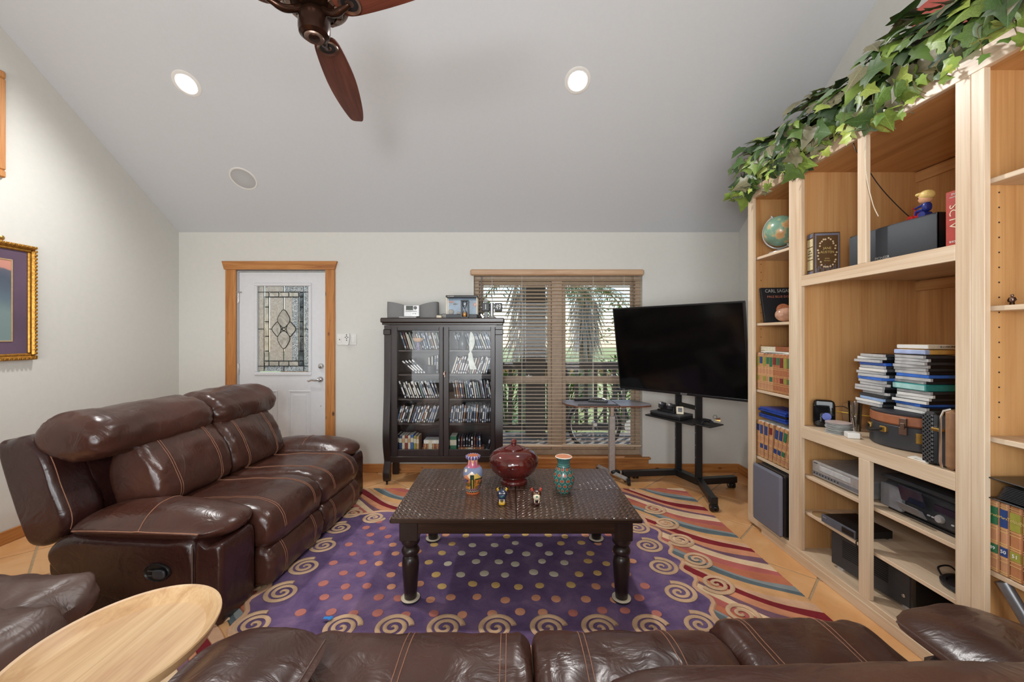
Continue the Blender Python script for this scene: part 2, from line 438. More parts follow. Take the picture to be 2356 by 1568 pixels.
pane(482, 355, 687, 416, M['gfield']); pane(692, 355, 900, 416, M['gspark']); pane(482, 1212, 687, 1265, M['gspark']); pane(692, 1212, 900, 1265, M['gspark'])
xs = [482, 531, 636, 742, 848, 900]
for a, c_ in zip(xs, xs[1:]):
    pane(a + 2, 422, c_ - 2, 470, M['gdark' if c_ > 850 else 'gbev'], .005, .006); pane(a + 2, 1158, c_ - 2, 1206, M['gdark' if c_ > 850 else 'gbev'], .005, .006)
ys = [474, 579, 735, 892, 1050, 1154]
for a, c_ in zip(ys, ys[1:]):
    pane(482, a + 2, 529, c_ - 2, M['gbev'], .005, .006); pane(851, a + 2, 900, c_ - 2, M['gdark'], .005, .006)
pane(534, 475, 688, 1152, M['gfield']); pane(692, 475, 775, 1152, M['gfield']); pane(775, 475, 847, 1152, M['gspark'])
came = B(); Ya = YG - .004
def lead(pts, r_=.0036): came.tube([(x, Ya, z) for x, z in (dp(*q) for q in pts)], r_, 6)
for x in (479, 902): lead([(x, 357), (x, 1263)])
for y in (419, 1209): lead([(417, y), (958, y)])
for x in (531, 848): lead([(x, 422), (x, 1206)])
for y in (472, 1155): lead([(482, y), (900, y)], .0045)
for x in (636, 742): lead([(x, 422), (x, 470)]); lead([(x, 1157), (x, 1206)])
for y in ys[1:-1]: lead([(482, y), (529, y)]); lead([(850, y), (900, y)])
lead([(689, 357), (689, 416)]); lead([(689, 475), (689, 608)]); lead([(689, 1022), (689, 1152)]); lead([(689, 1212), (689, 1263)])
lead([(417, 814), (476, 814)]); lead([(534, 814), (563, 814)]); lead([(818, 814), (846, 814)]); lead([(904, 814), (958, 814)])
def arcs(pts, n=26): return [(q.x, q.y) for q in crom([(a, b_, 0) for a, b_ in pts], n)]
pet = [arcs([(689, 606), (745, 680), (752, 730), (722, 775), (689, 800), (656, 775), (626, 730), (633, 680)]), arcs([(689, 1024), (745, 950), (752, 900), (722, 855), (689, 835), (656, 855), (626, 900), (633, 950)]),
       arcs([(562, 814), (596, 760), (622, 738), (650, 775), (660, 814), (650, 855), (622, 892), (596, 868)]), arcs([(818, 814), (782, 760), (756, 738), (728, 775), (718, 814), (728, 855), (756, 892), (782, 868)])]
for k, q in enumerate(pet):
    lead(q + [q[0]], .0045)
    poly = [dp(*u) for u in q]; B().prism(poly, 'y', YG - .006 - .001 * (k < 2), YG + .004).build('petal_pane', M['gbev'], D)
c_ = dp(689, 815); came.tube([(c_[0] + .0145 * math.cos(a * .3142), Ya - .005, c_[1] + .0145 * math.sin(a * .3142)) for a in range(21)], .0045, 6)
came.build('lead_came', mat('lead', (.035, .036, .034), .75, 0, spec=.2), D)
lp = at(735, 873, YW); hd = B()
hd.lathe([(0, .022), (.02, .02), (.031, .008), (.032, 0)], (lp.x, YD, lp.z), 24, MX.Rotation(R(90), 3, 'X'))
hd.tube([(lp.x, YD - .02, lp.z), (lp.x, YD - .05, lp.z), (lp.x - .03, YD - .055, lp.z - .004), (lp.x - .07, YD - .05, lp.z + .0), (lp.x - .10, YD - .045, lp.z - .014), (lp.x - .112, YD - .045, lp.z - .006)], [.012, .012, .010, .008, .008, .007], 12)
hd.build('lever_handle', M['nickel'], D)
lp = at(736.5, 842, YW)
B().lathe([(0, .020), (.022, .018), (.029, .008), (.030, 0)], (lp.x, YD, lp.z), 24, MX.Rotation(R(90), 3, 'X')).box(lp.x - .014, lp.x + .014, YD - .034, YD - .015, lp.z - .005, lp.z + .005, .003).build('deadbolt', M['nickel'], D)
for y in (684, 848):
    z = at(0, y, YW).z; B().box(-2.792, -2.772, YD - .008, YD + .02, z - .05, z + .05, .003).cyl((-2.785, YD - .01, z - .055), (-2.785, YD - .01, z + .055), .007).build('hinge', M['nickel'], D)
q = at(543, 672, YW); B().box(q.x - .05, q.x + .06, YD - .03, YD - .02, q.z - .006, q.z + .006, .003).cyl((q.x, YD - .025, q.z - .03), (q.x, YD - .025, q.z + .012), .01).build('door_stop', M['nickel'], D)
q = at(736, 934, YW); B().ball((q.x, YD, q.z), .007).build('peg', M['nickel'], D)
struct('trim_2', B().box(-2.78, -1.885, YW + .0, YW + .14, -.001, .012, .004), M['bronze'])

# light switch plate with a cradled remote
sp = at(798, 780.5, YW); t_ = thing('light_switch_plate', (sp.x, YW, sp.z), 'white three-gang light switch plate on the wall right of the door', 'switch')
B().box(sp.x - .10, sp.x + .10, YW - .007, YW, sp.z - .056, sp.z + .056, .004).build('plate', M['wht'], t_)
for dx in (-.07, .07): B().box(sp.x + dx - .017, sp.x + dx + .017, YW - .010, YW - .005, sp.z - .034, sp.z + .034, .003).build('rocker', M['wht'], t_)
B().box(sp.x - .073, sp.x - .067, YW - .018, YW - .008, sp.z - .008, sp.z + .008, .002).build('toggle', M['grey'], t_)
r_ = at(800.5, 779.5, YW); t_ = thing('fan_remote', (r_.x, YW - .01, r_.z), 'small white fan remote hung over the light switches', 'remote')
b = B().prism([(r_.x + x, r_.z + z) for x, z in ((-.026, .05), (-.015, .059), (.015, .059), (.028, .05), (.026, 0), (.018, -.05), (.012, -.06), (-.012, -.06), (-.018, -.05), (-.028, 0))], 'y', YW - .034, YW - .0105)
b.build('case', M['wht'], t_)
b = B()
for x, z in ((0, .045), (-.013, .018), (.013, .018), (0, .03), (0, .006), (0, -.012)): b.ball((r_.x + x, YW - .034, r_.z + z), (.0055, .003, .0055), 10, 6)
b.build('button', M['dgrey'], t_)

# ------------------------------------------------------------------ window, sill, blind
m_tp = mat('taupe_window_frame', srgb(168, 146, 124), .45)
W = thing('window_1', (.49, YW + .09, .157), None, None, kind='structure')
wx0, wx1, wz0, wz1 = -.3725, 1.348, .157, 2.005
frame_rect(B(), wx0, wx1, wz0, wz1, .05, YW + .075, YW + .148).box(.43, .54, YW + .075, YW + .148, wz0 + .05, wz1 - .05, .004).build('window_frame', m_tp, W)
for xa, xb in ((wx0 + .05, .43), (.54, wx1 - .05)):
    frame_rect(B(), xa, xb, .895, wz1 - .05, .04, YW + .115, YW + .14).build('sash', m_tp, W)
    frame_rect(B(), xa, xb, wz0 + .05, .965, .04, YW + .09, YW + .114).build('sash', m_tp, W)
    B().box(xa + .04, xb - .04, YW + .125, YW + .129, .93, wz1 - .09).build('pane', M['glass'], W)
    B().box(xa + .04, xb - .04, YW + .100, YW + .104, wz0 + .09, .93).build('pane', M['glass'], W)
    xm = (xa + xb) / 2 + .14; B().box(xm - .035, xm + .035, YW + .083, YW + .095, .958, .978, .004).cyl((xm, YW + .085, .97), (xm, YW + .085, .985), .012).build('sash_lock', M['nickel'], W)
struct('trim_3', B().box(-.46, 1.425, YW - .035, YW + .075, .135, .158, .006), M['cedarx'])
struct('trim_4', B().box(-.44, 1.405, YW - .022, YW, .088, .135, .003), M['cedarx'])
m_sl = mat('blind_slat_wood', srgb(214, 192, 166), .5, var=.05)
m_vl = wood('valance_wood', [srgb(176, 138, 104), srgb(196, 160, 126), srgb(210, 178, 146)], 'x', 20, .42)
bl = thing('window_blind', (.49, YW + .03, 2.0), 'tan wooden slatted blind hung across the double window', 'blind')
a, c_ = at(1082, 0, YW - .03), at(1481.5, 0, YW - .03)
B().box(a.x, c_.x, YW - .045, YW - .002, 2.0, 2.062, .012).build('valance', m_vl, bl)
sm = None
for k in range(46):
    z = 1.965 - k * .0368
    if sm is None:
        b = B(); n = 5; hw = .024
        top = [(-.857, -hw + 2 * hw * i / n, .0035 * (1 - (2 * i / n - 1) ** 2) + .0013) for i in range(n + 1)]
        rows = [[(x, y, zz) for (_, y, zz) in top] + [(x, y, zz - .0026) for (_, y, zz) in top[::-1]] for x in (-.852, .852)]
        b.loft(rows); sm = b.mesh('slat', m_sl); recalc(sm)
    o = bpy.data.objects.new('slat', sm); COL.objects.link(o); o.parent = bl
    o.location = (0, 0, z - 2.0); o.rotation_euler = (R(-7 + random.uniform(-1.2, 1.2)), R(random.uniform(-.06, .06)), 0)
B().box(-.362, 1.342, YW + .006, YW + .054, .255, .275, .004).build('bottom_rail', m_sl, bl)
b = B()
for px in (1132, 1201, 1366, 1437):
    x = at(px, 0, YW).x
    for y in (YW + .0065, YW + .053): b.tube([(x, y, 2.0), (x, y, .27)], .0011, 5)
b.build('ladder_cord', M['paper'], bl)
x = at(1108, 0, YW - .004).x; B().cyl((x, YW - .0005, 2.0), (x, YW - .0005, 1.55), .005, None, 8).build('tilt_wand', M['grey'], bl)
x = at(1457, 0, YW - .004).x; B().tube([(x, YW + .001, 2.0), (x + .004, YW + .001, 1.55), (x + .0, YW + .001, 1.2)], .0016, 5).tube([(x - .012, YW + .001, 2.0), (x - .008, YW + .001, 1.6), (x - .012, YW + .001, 1.3)], .0016, 5).build('pull_cord', M['dgrey'], bl)

# ------------------------------------------------------------------ outdoors, seen through the blind
def leafblade(b, base, tip, w_, up=(0, 0, 1)):
    base, tip = V(base), V(tip); d = tip - base; s_ = d.cross(V(up)); s_ = (s_.normalized() if s_.length > 1e-6 else V((1, 0, 0))) * w_
    mid = base + d * .45 + V((0, 0, .06 * d.length)); b.add([base, mid + s_, tip, mid - s_], [(0, 1, 2, 3)])
struct('ground', B().box(-25, 30, YW + T, 60, -.6, -.32), mat('lawn', srgb(150, 160, 96), .9, var=.3, sc=1.2))
struct('porch_floor', B().box(-6, 8, YW + T, 6.1, -.32, -.05), mat('porch_concrete', srgb(128, 126, 124), .8))
struct('porch_ceiling', B().box(-6, 8, YW + T, 6.2, 2.52, 2.6).box(-6, 8, 6.0, 6.15, 2.28, 2.52), mat('porch_paint', srgb(150, 148, 144), .8))
m_rail = mat('dark_stained_rail', srgb(84, 74, 68), .6)
rl = thing('porch_railing', (.5, 5.95, -.05), 'dark stained wooden porch railing with square balusters outside window', 'railing')
B().box(-4, 6, 5.92, 5.98, .90, 1.0, .008).build('top_rail', m_rail, rl); B().box(-4, 6, 5.92, 5.98, .02, .10, .008).build('bottom_rail', m_rail, rl)
bm_ = B().box(-.024, .024, -.02, .02, .10, .90, .004).mesh('baluster', m_rail); recalc(bm_)
for k in range(-8, 22):
    x = .0 + k * .138
    if .2 < x < .55: continue
    o = bpy.data.objects.new('baluster', bm_); COL.objects.link(o); o.parent = rl; o.location = (x - .5, 0, .05)
struct('porch_post', B().box(.22, .50, 5.8, 6.08, -.05, 2.3, .01), m_rail)
m_tr = mat('palm_trunk', srgb(120, 108, 96), .9, var=.3, sc=12, bm=.5); m_sk = mat('dry_palm_fronds', srgb(168, 160, 148), .85, var=.35, sc=25)
m_fr = mat('palm_green', srgb(110, 124, 80), .7, var=.3)
def palm(x, y, h, lab):
    pt = thing('palm_tree', (x, y, -.32), lab, 'tree')
    B().tube([(x, y, -.32), (x + .02, y, h * .5), (x, y, h)], [.2, .17, .15], 12).build('trunk', m_tr, pt)
    b = B()
    for k in range(420):
        a = random.uniform(0, 6.283); z = random.uniform(.15, 1) ** .8 * (h - .9) + .9; r0 = .18 + .12 * random.random(); L = random.uniform(.4, .8); r1 = r0 + random.uniform(.05, .3)
        leafblade(b, (x + r0 * math.cos(a), y + r0 * math.sin(a), z), (x + r1 * math.cos(a + .1), y + r1 * math.sin(a + .1), z - L), .02, (math.cos(a), math.sin(a), 0))
    tag(b.build('frond_skirt', m_sk, pt, fix=False), kind='stuff')
    for k in range(16):
        a = k * .4 + random.random(); b = B(); L = random.uniform(.9, 1.3); sp_ = [V((x, y, h)) + V((math.cos(a) * L * u, math.sin(a) * L * u, .5 * u - .9 * u * u)) for u in (0, .25, .5, .75, 1)]
        b.tube(sp_, [.012, .01, .008, .006, .003], 5)
        for i in range(14):
            u = .3 + .7 * i / 13; c0 = V((x, y, h)) + V((math.cos(a) * L * u, math.sin(a) * L * u, .5 * u - .9 * u * u))
            for sg in (-1, 1): leafblade(b, c0, c0 + V((math.cos(a + sg * .9) * .35, math.sin(a + sg * .9) * .35, -.15)), .014)
        b.build('frond', m_fr, pt, fix=False)
palm(.36, 7.7, 2.5, 'palm tree with a shaggy dry skirt behind the left window half')
palm(1.95, 10.6, 2.6, 'palm tree with a shaggy dry skirt behind the right window half')
m_ol = mat('oleander_leaf', srgb(98, 134, 56), .5, var=.3, sc=6)
for k, (x, y, h, n, lab) in enumerate(((-.05, 6.75, .80, 230, 'leafy green shrub outside left of the dark porch post'), (.92, 6.72, .90, 260, 'leafy green shrub outside just right of the porch post'), (1.85, 7.0, 1.0, 260, 'leafy green shrub outside behind the right end of railing'))):
    sh = thing('oleander_shrub', (x, y, -.32), lab, 'shrub'); st = B(); lf = B()
    for i in range(16):
        a = random.uniform(0, 6.283); r1 = random.uniform(.1, .34); st.tube([(x, y, -.32), (x + r1 * .5 * math.cos(a), y + r1 * .5 * math.sin(a), h * .4), (x + r1 * math.cos(a), y + r1 * math.sin(a), h * random.uniform(.7, 1))], .008, 5)
    for i in range(n * 2):
        a = random.uniform(0, 6.283); r1 = .34 * random.random() ** .5; z = random.uniform(-.2, h); q = V((x + r1 * math.cos(a), y + r1 * math.sin(a), z)); a2 = a + random.uniform(-1, 1)
        leafblade(lf, q, q + V((math.cos(a2) * .14, math.sin(a2) * .14, random.uniform(-.03, .14))), .024)
    st.build('stem', m_tr, sh); tag(lf.build('foliage', m_ol, sh, fix=False), kind='stuff')
fe = thing('board_fence', (0, 16, -.32), 'orange brown board fence far across the lawn outside', 'fence')
for k in range(60): B().box(-9 + k * .32, -9 + k * .32 + .3, 16, 16.04, -.32, .12 + .02 * random.random(), .01).build('board', M['cedarz'], fe)
for k, (x, y, r_) in enumerate(((-5, 30, 3.2), (6, 34, 3.6), (13, 29, 3))):
    tt = thing('far_tree', (x, y, -.32), ['rounded green tree far left beyond the board fence', 'rounded green tree beyond the fence behind the right palm', 'rounded green tree far right beyond the board fence'][k], 'tree')
    B().cyl((x, y, -.3), (x, y, r_ * .6), .25, .18).build('trunk', m_tr, tt); b = B()
    for i in range(900):
        d = V((random.gauss(0, 1), random.gauss(0, 1), random.gauss(0, 1))).normalized(); q = V((x, y, r_ * .85)) + V((d.x * r_ * 1.2, d.y * r_, d.z * r_ * .75)) * random.uniform(.7, 1)
        leafblade(b, q, q + V((random.uniform(-.4, .4), random.uniform(-.4, .4), random.uniform(-.3, .3))), .12)
    tag(b.build('crown', mat('tree_leaf', srgb(120, 140, 96), .8, var=.3, sc=2), tt, fix=False), kind='stuff')
# bicycle leaning on the porch
by = 5.1; bk = thing('bicycle', (1.4, by, -.05), 'dark bicycle parked on the porch behind the blind', 'bicycle')
for wx in (1.05, 2.1):
    tr_ = B(); tr_.tube([(wx + .32 * math.cos(a * math.pi / 18), by, .29 + .32 * math.sin(a * math.pi / 18)) for a in range(37)], .022, 8); wh = tr_.build('wheel', M['black'], bk)
    tr_ = B().tube([(wx + .295 * math.cos(a * math.pi / 18), by, .29 + .295 * math.sin(a * math.pi / 18)) for a in range(37)], .008, 6); tr_.cyl((wx, by - .05, .29), (wx, by + .05, .29), .025)
    for a in range(12): tr_.tube([(wx, by + (.03 if a % 2 else -.03), .29), (wx + .29 * math.cos(a * .5236), by, .29 + .29 * math.sin(a * .5236))], .0016, 4)
    tr_.build('spokes', M['nickel'], wh)
B().tube([(1.05, by, .29), (1.35, by, .72)], .012).tube([(1.05, by, .29), (1.5, by, .27)], .012).tube([(1.5, by, .27), (1.33, by, .80)], .018).tube([(1.5, by, .27), (1.95, by, .7)], .02).tube([(1.34, by, .72), (1.93, by, .78)], .018).tube([(2.1, by, .29), (1.9, by, .9)], .015).build('frame', M['dgrey'], bk)
B().lathe([(0, .01), (.09, .01), (.09, 0), (0, 0)], (1.5, by - .05, .27), 24, MX.Rotation(R(90), 3, 'X')).tube([(1.5, by - .07, .27), (1.56, by - .07, .12)], .01).box(1.52, 1.62, by - .14, by - .08, .10, .13, .005).build('crank', M['nickel'], bk)
B().soft((1.31, by, .83), (.12, .07, .035), 3).build('saddle', M['black'], bk); B().tube([(1.9, by, .9), (1.95, by - .25, .95)], .012).tube([(1.9, by, .9), (1.95, by + .25, .95)], .012).build('handlebar', M['black'], bk)
# ------------------------------------------------------------------ upholstery
def softex(b, prof, a0, a1, r, fmap, n=56, m=26, crown=0.03, wr=.006, seed=0, e=8):
    """soft cushion: closed profile (u, w) swept from a0 to a1 with rounded, puffed ends; returns pos(k, a) on its skin"""
    P = [(q.x, q.y) for q in crom([(u, w_, 0) for u, w_ in prof], n)]
    cu = sum(p[0] for p in P) / n; cw = sum(p[1] for p in P) / n
    eu = max(abs(p[0] - cu) for p in P); ew = max(abs(p[1] - cw) for p in P)
    L = a1 - a0
    def pos(k, a, off=0.0):
        d = min(a - a0, a1 - a); d = max(0, d)
        ins = r * (1 - math.sqrt(max(0, 1 - (1 - min(d, r) / r) ** 2))) if d < r else 0
        su = max(.03, 1 - ins / eu); sw = max(.03, 1 - ins / ew)
        g = 1 + crown * math.sin(math.pi * min(1, max(0, (a - a0) / L)))
        u, w_ = P[k % n]
        du, dw = (u - cu) * su * g, (w_ - cw) * sw * g
        q = V(fmap(cu + du, cw + dw, a))
        h = NZ.noise(V((q.x * 7 + seed, q.y * 7, q.z * 7))) * wr + NZ.noise(V((q.x * 19 + seed, q.y * 11, q.z * 19))) * wr * .5
        edge = max(0, 1 - d / .13); h += edge * NZ.noise(V((q.x * 34 + seed, q.y * 9, q.z * 34))) * wr * 1.0
        l = math.hypot(du, dw) or 1; k2 = (h + off) / l
        return V(fmap(cu + du * (1 + k2), cw + dw * (1 + k2), a))
    As = [a0 + r * (1 - math.cos(i / e * math.pi / 2)) for i in range(e)] + [a0 + r + (L - 2 * r) * i / m for i in range(m + 1)] + [a1 - r * (1 - math.cos(i / e * math.pi / 2)) for i in range(e - 1, -1, -1)]
    b.loft([[pos(k, a) for k in range(n)] for a in As])
    pos.n = n; pos.P = P
    return pos
def seam(pos, a, k0, k1, parent, gap=.007, local=True):
    b = B()
    for s_ in (-gap, gap): b.tube([pos(k, a + s_, .0012) for k in range(k0, k1 + 1)], .0013, 5)
    b.tube([pos(k, a, -.0005) for k in range(k0, k1 + 1)], .0022, 5)
    return b.build('stitching', M['stitch'], parent, local=local)
def by_u(pos, cond):
    ks = [k for k in range(pos.n) if cond(*pos.P[k])]
    return ks
YZ = lambda u, w_, a: (u, a, w_)     # profile in x-z, swept along y
XZ = lambda u, w_, a: (a, u, w_)     # profile in y-z, swept along x
def cushion(name, prof, a0, a1, r, parent, mp=YZ, mt='leather', local=True, seams=(), rng=None, **kw):
    b = B(); pos = softex(b, prof, a0, a1, r, mp, **kw)
    o = b.build(name, M[mt], parent, 60, local=local)
    for a in seams: seam(pos, a, rng[0], rng[1], o, local=local)
    return o, pos

so = thing('reclining_sofa', (-1.315, 2.745, .010), 'brown leather two-seat reclining sofa along the left wall in front of the door', 'sofa', rz=R(-3.2))
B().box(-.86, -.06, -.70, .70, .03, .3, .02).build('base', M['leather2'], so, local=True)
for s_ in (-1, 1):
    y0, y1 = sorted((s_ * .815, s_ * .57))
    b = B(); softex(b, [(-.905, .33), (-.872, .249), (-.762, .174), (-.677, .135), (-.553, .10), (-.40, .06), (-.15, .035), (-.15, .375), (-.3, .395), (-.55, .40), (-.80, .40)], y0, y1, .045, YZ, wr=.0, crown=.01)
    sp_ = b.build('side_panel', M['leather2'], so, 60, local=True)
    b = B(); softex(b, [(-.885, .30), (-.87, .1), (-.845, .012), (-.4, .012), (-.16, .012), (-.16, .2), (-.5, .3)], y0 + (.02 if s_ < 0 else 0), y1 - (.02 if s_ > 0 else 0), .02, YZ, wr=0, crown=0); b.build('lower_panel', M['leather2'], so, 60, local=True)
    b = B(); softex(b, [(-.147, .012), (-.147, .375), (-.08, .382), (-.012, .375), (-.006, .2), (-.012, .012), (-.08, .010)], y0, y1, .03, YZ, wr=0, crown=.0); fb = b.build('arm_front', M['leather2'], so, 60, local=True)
    B().tube([(-.148, s_ * .817, z) for z in (.02, .15, .3, .385)], .004, 6).build('piping', M['leather3'], fb, local=True)
    pad, pos = cushion('arm_pad', [(-.82, .40), (-.78, .46), (-.68, .505), (-.52, .527), (-.34, .532), (-.18, .52), (-.06, .49), (-.015, .44), (-.06, .395), (-.2, .368), (-.5, .362), (-.73, .372)], *sorted((s_ * .845, s_ * .50)), .15, so, wr=.009, crown=.05, seed=3 + s_)
    ks = sorted(range(pos.n), key=lambda k: -pos.P[k][0])
    i0 = min(range(pos.n), key=lambda k: (pos.P[k][0] + .42) ** 2 + (pos.P[k][1] - .56) ** 2)
    ps = [pos(i0, a, .001) for a in [y0 - .02 + (y1 - y0 + .05) * i / 24 for i in range(25)]]
    B().tube(ps, .002, 5).build('stitching', M['stitch'], pad, local=True)
    a = s_ * .835; low = [pos(k, a, .002) for k in range(pos.n)]
    B().tube([(p.x, p.y, p.z) for p in low + [low[0]]], .003, 6).build('piping', M['stitch'], pad, local=True)
    wing = [(-1.235, .80), (-1.19, .85), (-1.09, .868), (-.98, .79), (-.91, .62), (-.85, .46), (-.90, .36), (-1.03, .315), (-1.10, .42)]
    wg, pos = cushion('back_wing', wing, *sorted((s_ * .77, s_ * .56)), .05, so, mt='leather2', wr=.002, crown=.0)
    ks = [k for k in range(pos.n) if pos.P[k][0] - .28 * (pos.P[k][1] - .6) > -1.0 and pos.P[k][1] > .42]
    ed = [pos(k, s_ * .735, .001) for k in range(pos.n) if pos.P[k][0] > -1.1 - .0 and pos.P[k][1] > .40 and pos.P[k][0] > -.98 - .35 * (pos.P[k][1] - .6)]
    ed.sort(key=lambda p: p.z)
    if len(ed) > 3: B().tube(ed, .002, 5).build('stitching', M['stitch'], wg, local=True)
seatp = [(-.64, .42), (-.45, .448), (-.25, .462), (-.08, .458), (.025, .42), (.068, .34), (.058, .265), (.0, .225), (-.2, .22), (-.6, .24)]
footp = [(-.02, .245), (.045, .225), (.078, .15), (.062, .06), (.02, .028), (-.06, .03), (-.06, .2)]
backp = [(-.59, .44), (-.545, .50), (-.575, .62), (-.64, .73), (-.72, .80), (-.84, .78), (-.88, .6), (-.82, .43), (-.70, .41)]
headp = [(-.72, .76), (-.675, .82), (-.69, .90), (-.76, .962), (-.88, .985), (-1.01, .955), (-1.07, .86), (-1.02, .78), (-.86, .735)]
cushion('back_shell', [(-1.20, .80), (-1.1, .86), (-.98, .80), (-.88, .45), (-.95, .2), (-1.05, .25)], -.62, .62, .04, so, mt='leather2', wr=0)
def top_range(pos, lo):    # run of profile indices on the side seen from the front
    ks = [k for k in range(pos.n) if lo(*pos.P[k])]
    return ks
def stitched(name, prof, a0, a1, r, seams, cond, **kw):
    b = B(); pos = softex(b, prof, a0, a1, r, YZ, **kw); o = b.build(name, M['leather'], so, 60, local=True)
    ks = [k for k in range(pos.n) if cond(*pos.P[k])]
    # rotate so that the run is contiguous
    for k in range(len(ks) - 1):
        if ks[k + 1] - ks[k] > 1: ks = ks[k + 1:] + [q + pos.n for q in ks[:k + 1]]; break
    for a in seams:
        for g in (-.007, .007): B().tube([pos(k, a + g, .0012) for k in ks], .0014, 5).build('stitching', M['stitch'], o, local=True)
    return o
for k, (a0, a1) in enumerate(((-.56, -.002), (.002, .56))):
    L = a1 - a0; sm_ = (a0 + L * .22, a0 + L * .78)
    stitched('seat_cushion', seatp, a0, a1, .06, sm_, lambda u, w_: w_ > .30 and u > -.62, wr=.008, seed=10 * k, crown=.03)
    stitched('footrest', footp, a0 + .003, a1 - .003, .045, sm_, lambda u, w_: u > .0, wr=.008, seed=10 * k + 5)
    stitched('back_cushion', backp, a0, a1, .06, sm_, lambda u, w_: u > -.70 and w_ > .42, wr=.010, seed=10 * k + 7, crown=.04)
    stitched('head_cushion', headp, a0 - (.21 if k == 0 else 0), a1 + (.11 if k else 0), .085, (), lambda u, w_: False, wr=.012, seed=10 * k + 2, crown=.05)
# recliner lever in its oval cup
lv = B(); lv.lathe([(0, .004), (.92, .004), (1.0, .010), (1.06, .006), (1.08, 0)], (0, 0, 0), 32)
t_ = B(MX.Translation((-.32, -.818, .255)) @ MX.Rotation(R(90), 4, 'X') @ MX.Diagonal((.062, .040, .9, 1))); t_.add(lv.v, lv.f)
le = t_.build('lever_cup', M['black'], so, 38, local=True)
B().soft((-.30, -.832, .253), (.032, .008, .022), 3).box(-.36, -.31, -.832, -.826, .262, .268, .002).box(-.36, -.31, -.832, -.826, .240, .246, .002).build('lever', M['dgrey'], le, local=True)

# the sofa the camera looks over: seats, arm pads and one headrest show
fs = thing('leather_sofa', (.32, .85, 0), 'brown leather sofa in the foreground seen from behind over its seat cushions', 'sofa')
B().box(-.50, 1.14, .45, 1.22, .03, .25, .02).build('base', M['leather2'], fs)
sp3 = [(.62, .43), (.92, .482), (1.10, .492), (1.21, .480), (1.275, .425), (1.295, .34), (1.27, .25), (1.1, .22), (.7, .22)]
for k, (x0, x1, dy, sx) in enumerate(((-.62, .062, .032, (-.30, -.02)), (.067, .648, .042, (.215, .47)), (.652, 1.135, .090, (.74, .98)))):
    pr = [(u + dy, w_) for u, w_ in sp3]
    b = B(); pos = softex(b, pr, x0, x1, .055, XZ, wr=.012, seed=20 + 3 * k, crown=.03, m=34)
    o = b.build('seat_cushion', M['leather'], fs, 60)
    ks = [q for q in range(pos.n) if pos.P[q][1] > .3 and pos.P[q][0] > .7]
    for a in sx:
        for g in (-.008, .008): B().tube([pos(q, a + g, .001) for q in ks], .0014, 5).build('stitching', M['stitch'], o)
padp = [(1.185, .54), (1.14, .575), (1.0, .602), (.7, .61), (.4, .60), (.34, .57), (.42, .51), (.8, .49), (1.1, .50), (1.17, .52)]
for nm, x0, x1, dy in (('arm_pad', -.83, -.49, -.02), ('arm_pad', 1.115, 1.50, .07)):
    b = B(); pos = softex(b, [(u + dy, w_) for u, w_ in padp], x0, x1, .15, XZ, wr=.013, seed=40 + dy * 99, crown=.06, m=30)
    o = b.build(nm, M['leather'], fs, 60)
    a = x1 - .02 if x0 < 0 else x0 + .02
    ed = [pos(q, a, .003) for q in range(pos.n)]; B().tube(ed + [ed[0]], .003, 6).build('piping', M['leather3'], o)
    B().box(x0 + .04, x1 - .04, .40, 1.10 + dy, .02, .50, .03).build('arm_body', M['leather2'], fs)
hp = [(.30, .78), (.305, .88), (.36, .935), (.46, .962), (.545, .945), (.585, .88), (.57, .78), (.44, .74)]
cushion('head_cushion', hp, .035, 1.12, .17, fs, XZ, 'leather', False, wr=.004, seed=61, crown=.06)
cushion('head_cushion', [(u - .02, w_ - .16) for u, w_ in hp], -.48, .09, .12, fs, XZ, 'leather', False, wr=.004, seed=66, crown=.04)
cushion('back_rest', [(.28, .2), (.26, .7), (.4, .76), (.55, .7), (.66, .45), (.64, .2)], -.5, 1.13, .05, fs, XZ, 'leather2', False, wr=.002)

# puffed recliner at the lower left edge
rc = thing('recliner_chair', (-1.9, 1.2, 0), 'worn brown leather recliner with puffed channels at lower left beside the oval tray table', 'chair')
for k, (x1, y, z, hy, hz) in enumerate(((-1.53, 1.42, .425, .15, .085), (-1.42, 1.22, .43, .14, .10), (-1.40, 1.0, .42, .15, .105))):
    b = B(); softex(b, [(y - hy, z), (y - hy * .8, z + hz * .8), (y, z + hz), (y + hy * .8, z + hz * .8), (y + hy, z), (y + hy * .8, z - hz * .8), (y, z - hz), (y - hy * .8, z - hz * .8)], -2.35, x1, .09, XZ, wr=.02, seed=70 + k, m=30)
    b.build('seat_channel', M['leather3'], rc, 60)
B().box(-2.3, -1.55, .9, 1.50, .03, .36, .03).build('base', M['leather3'], rc)
cushion('backrest', [(.86, .4), (.86, .9), (1.2, .98), (1.52, .9), (1.52, .4)], -2.72, -2.36, .1, rc, XZ, 'leather3', False, wr=.01)

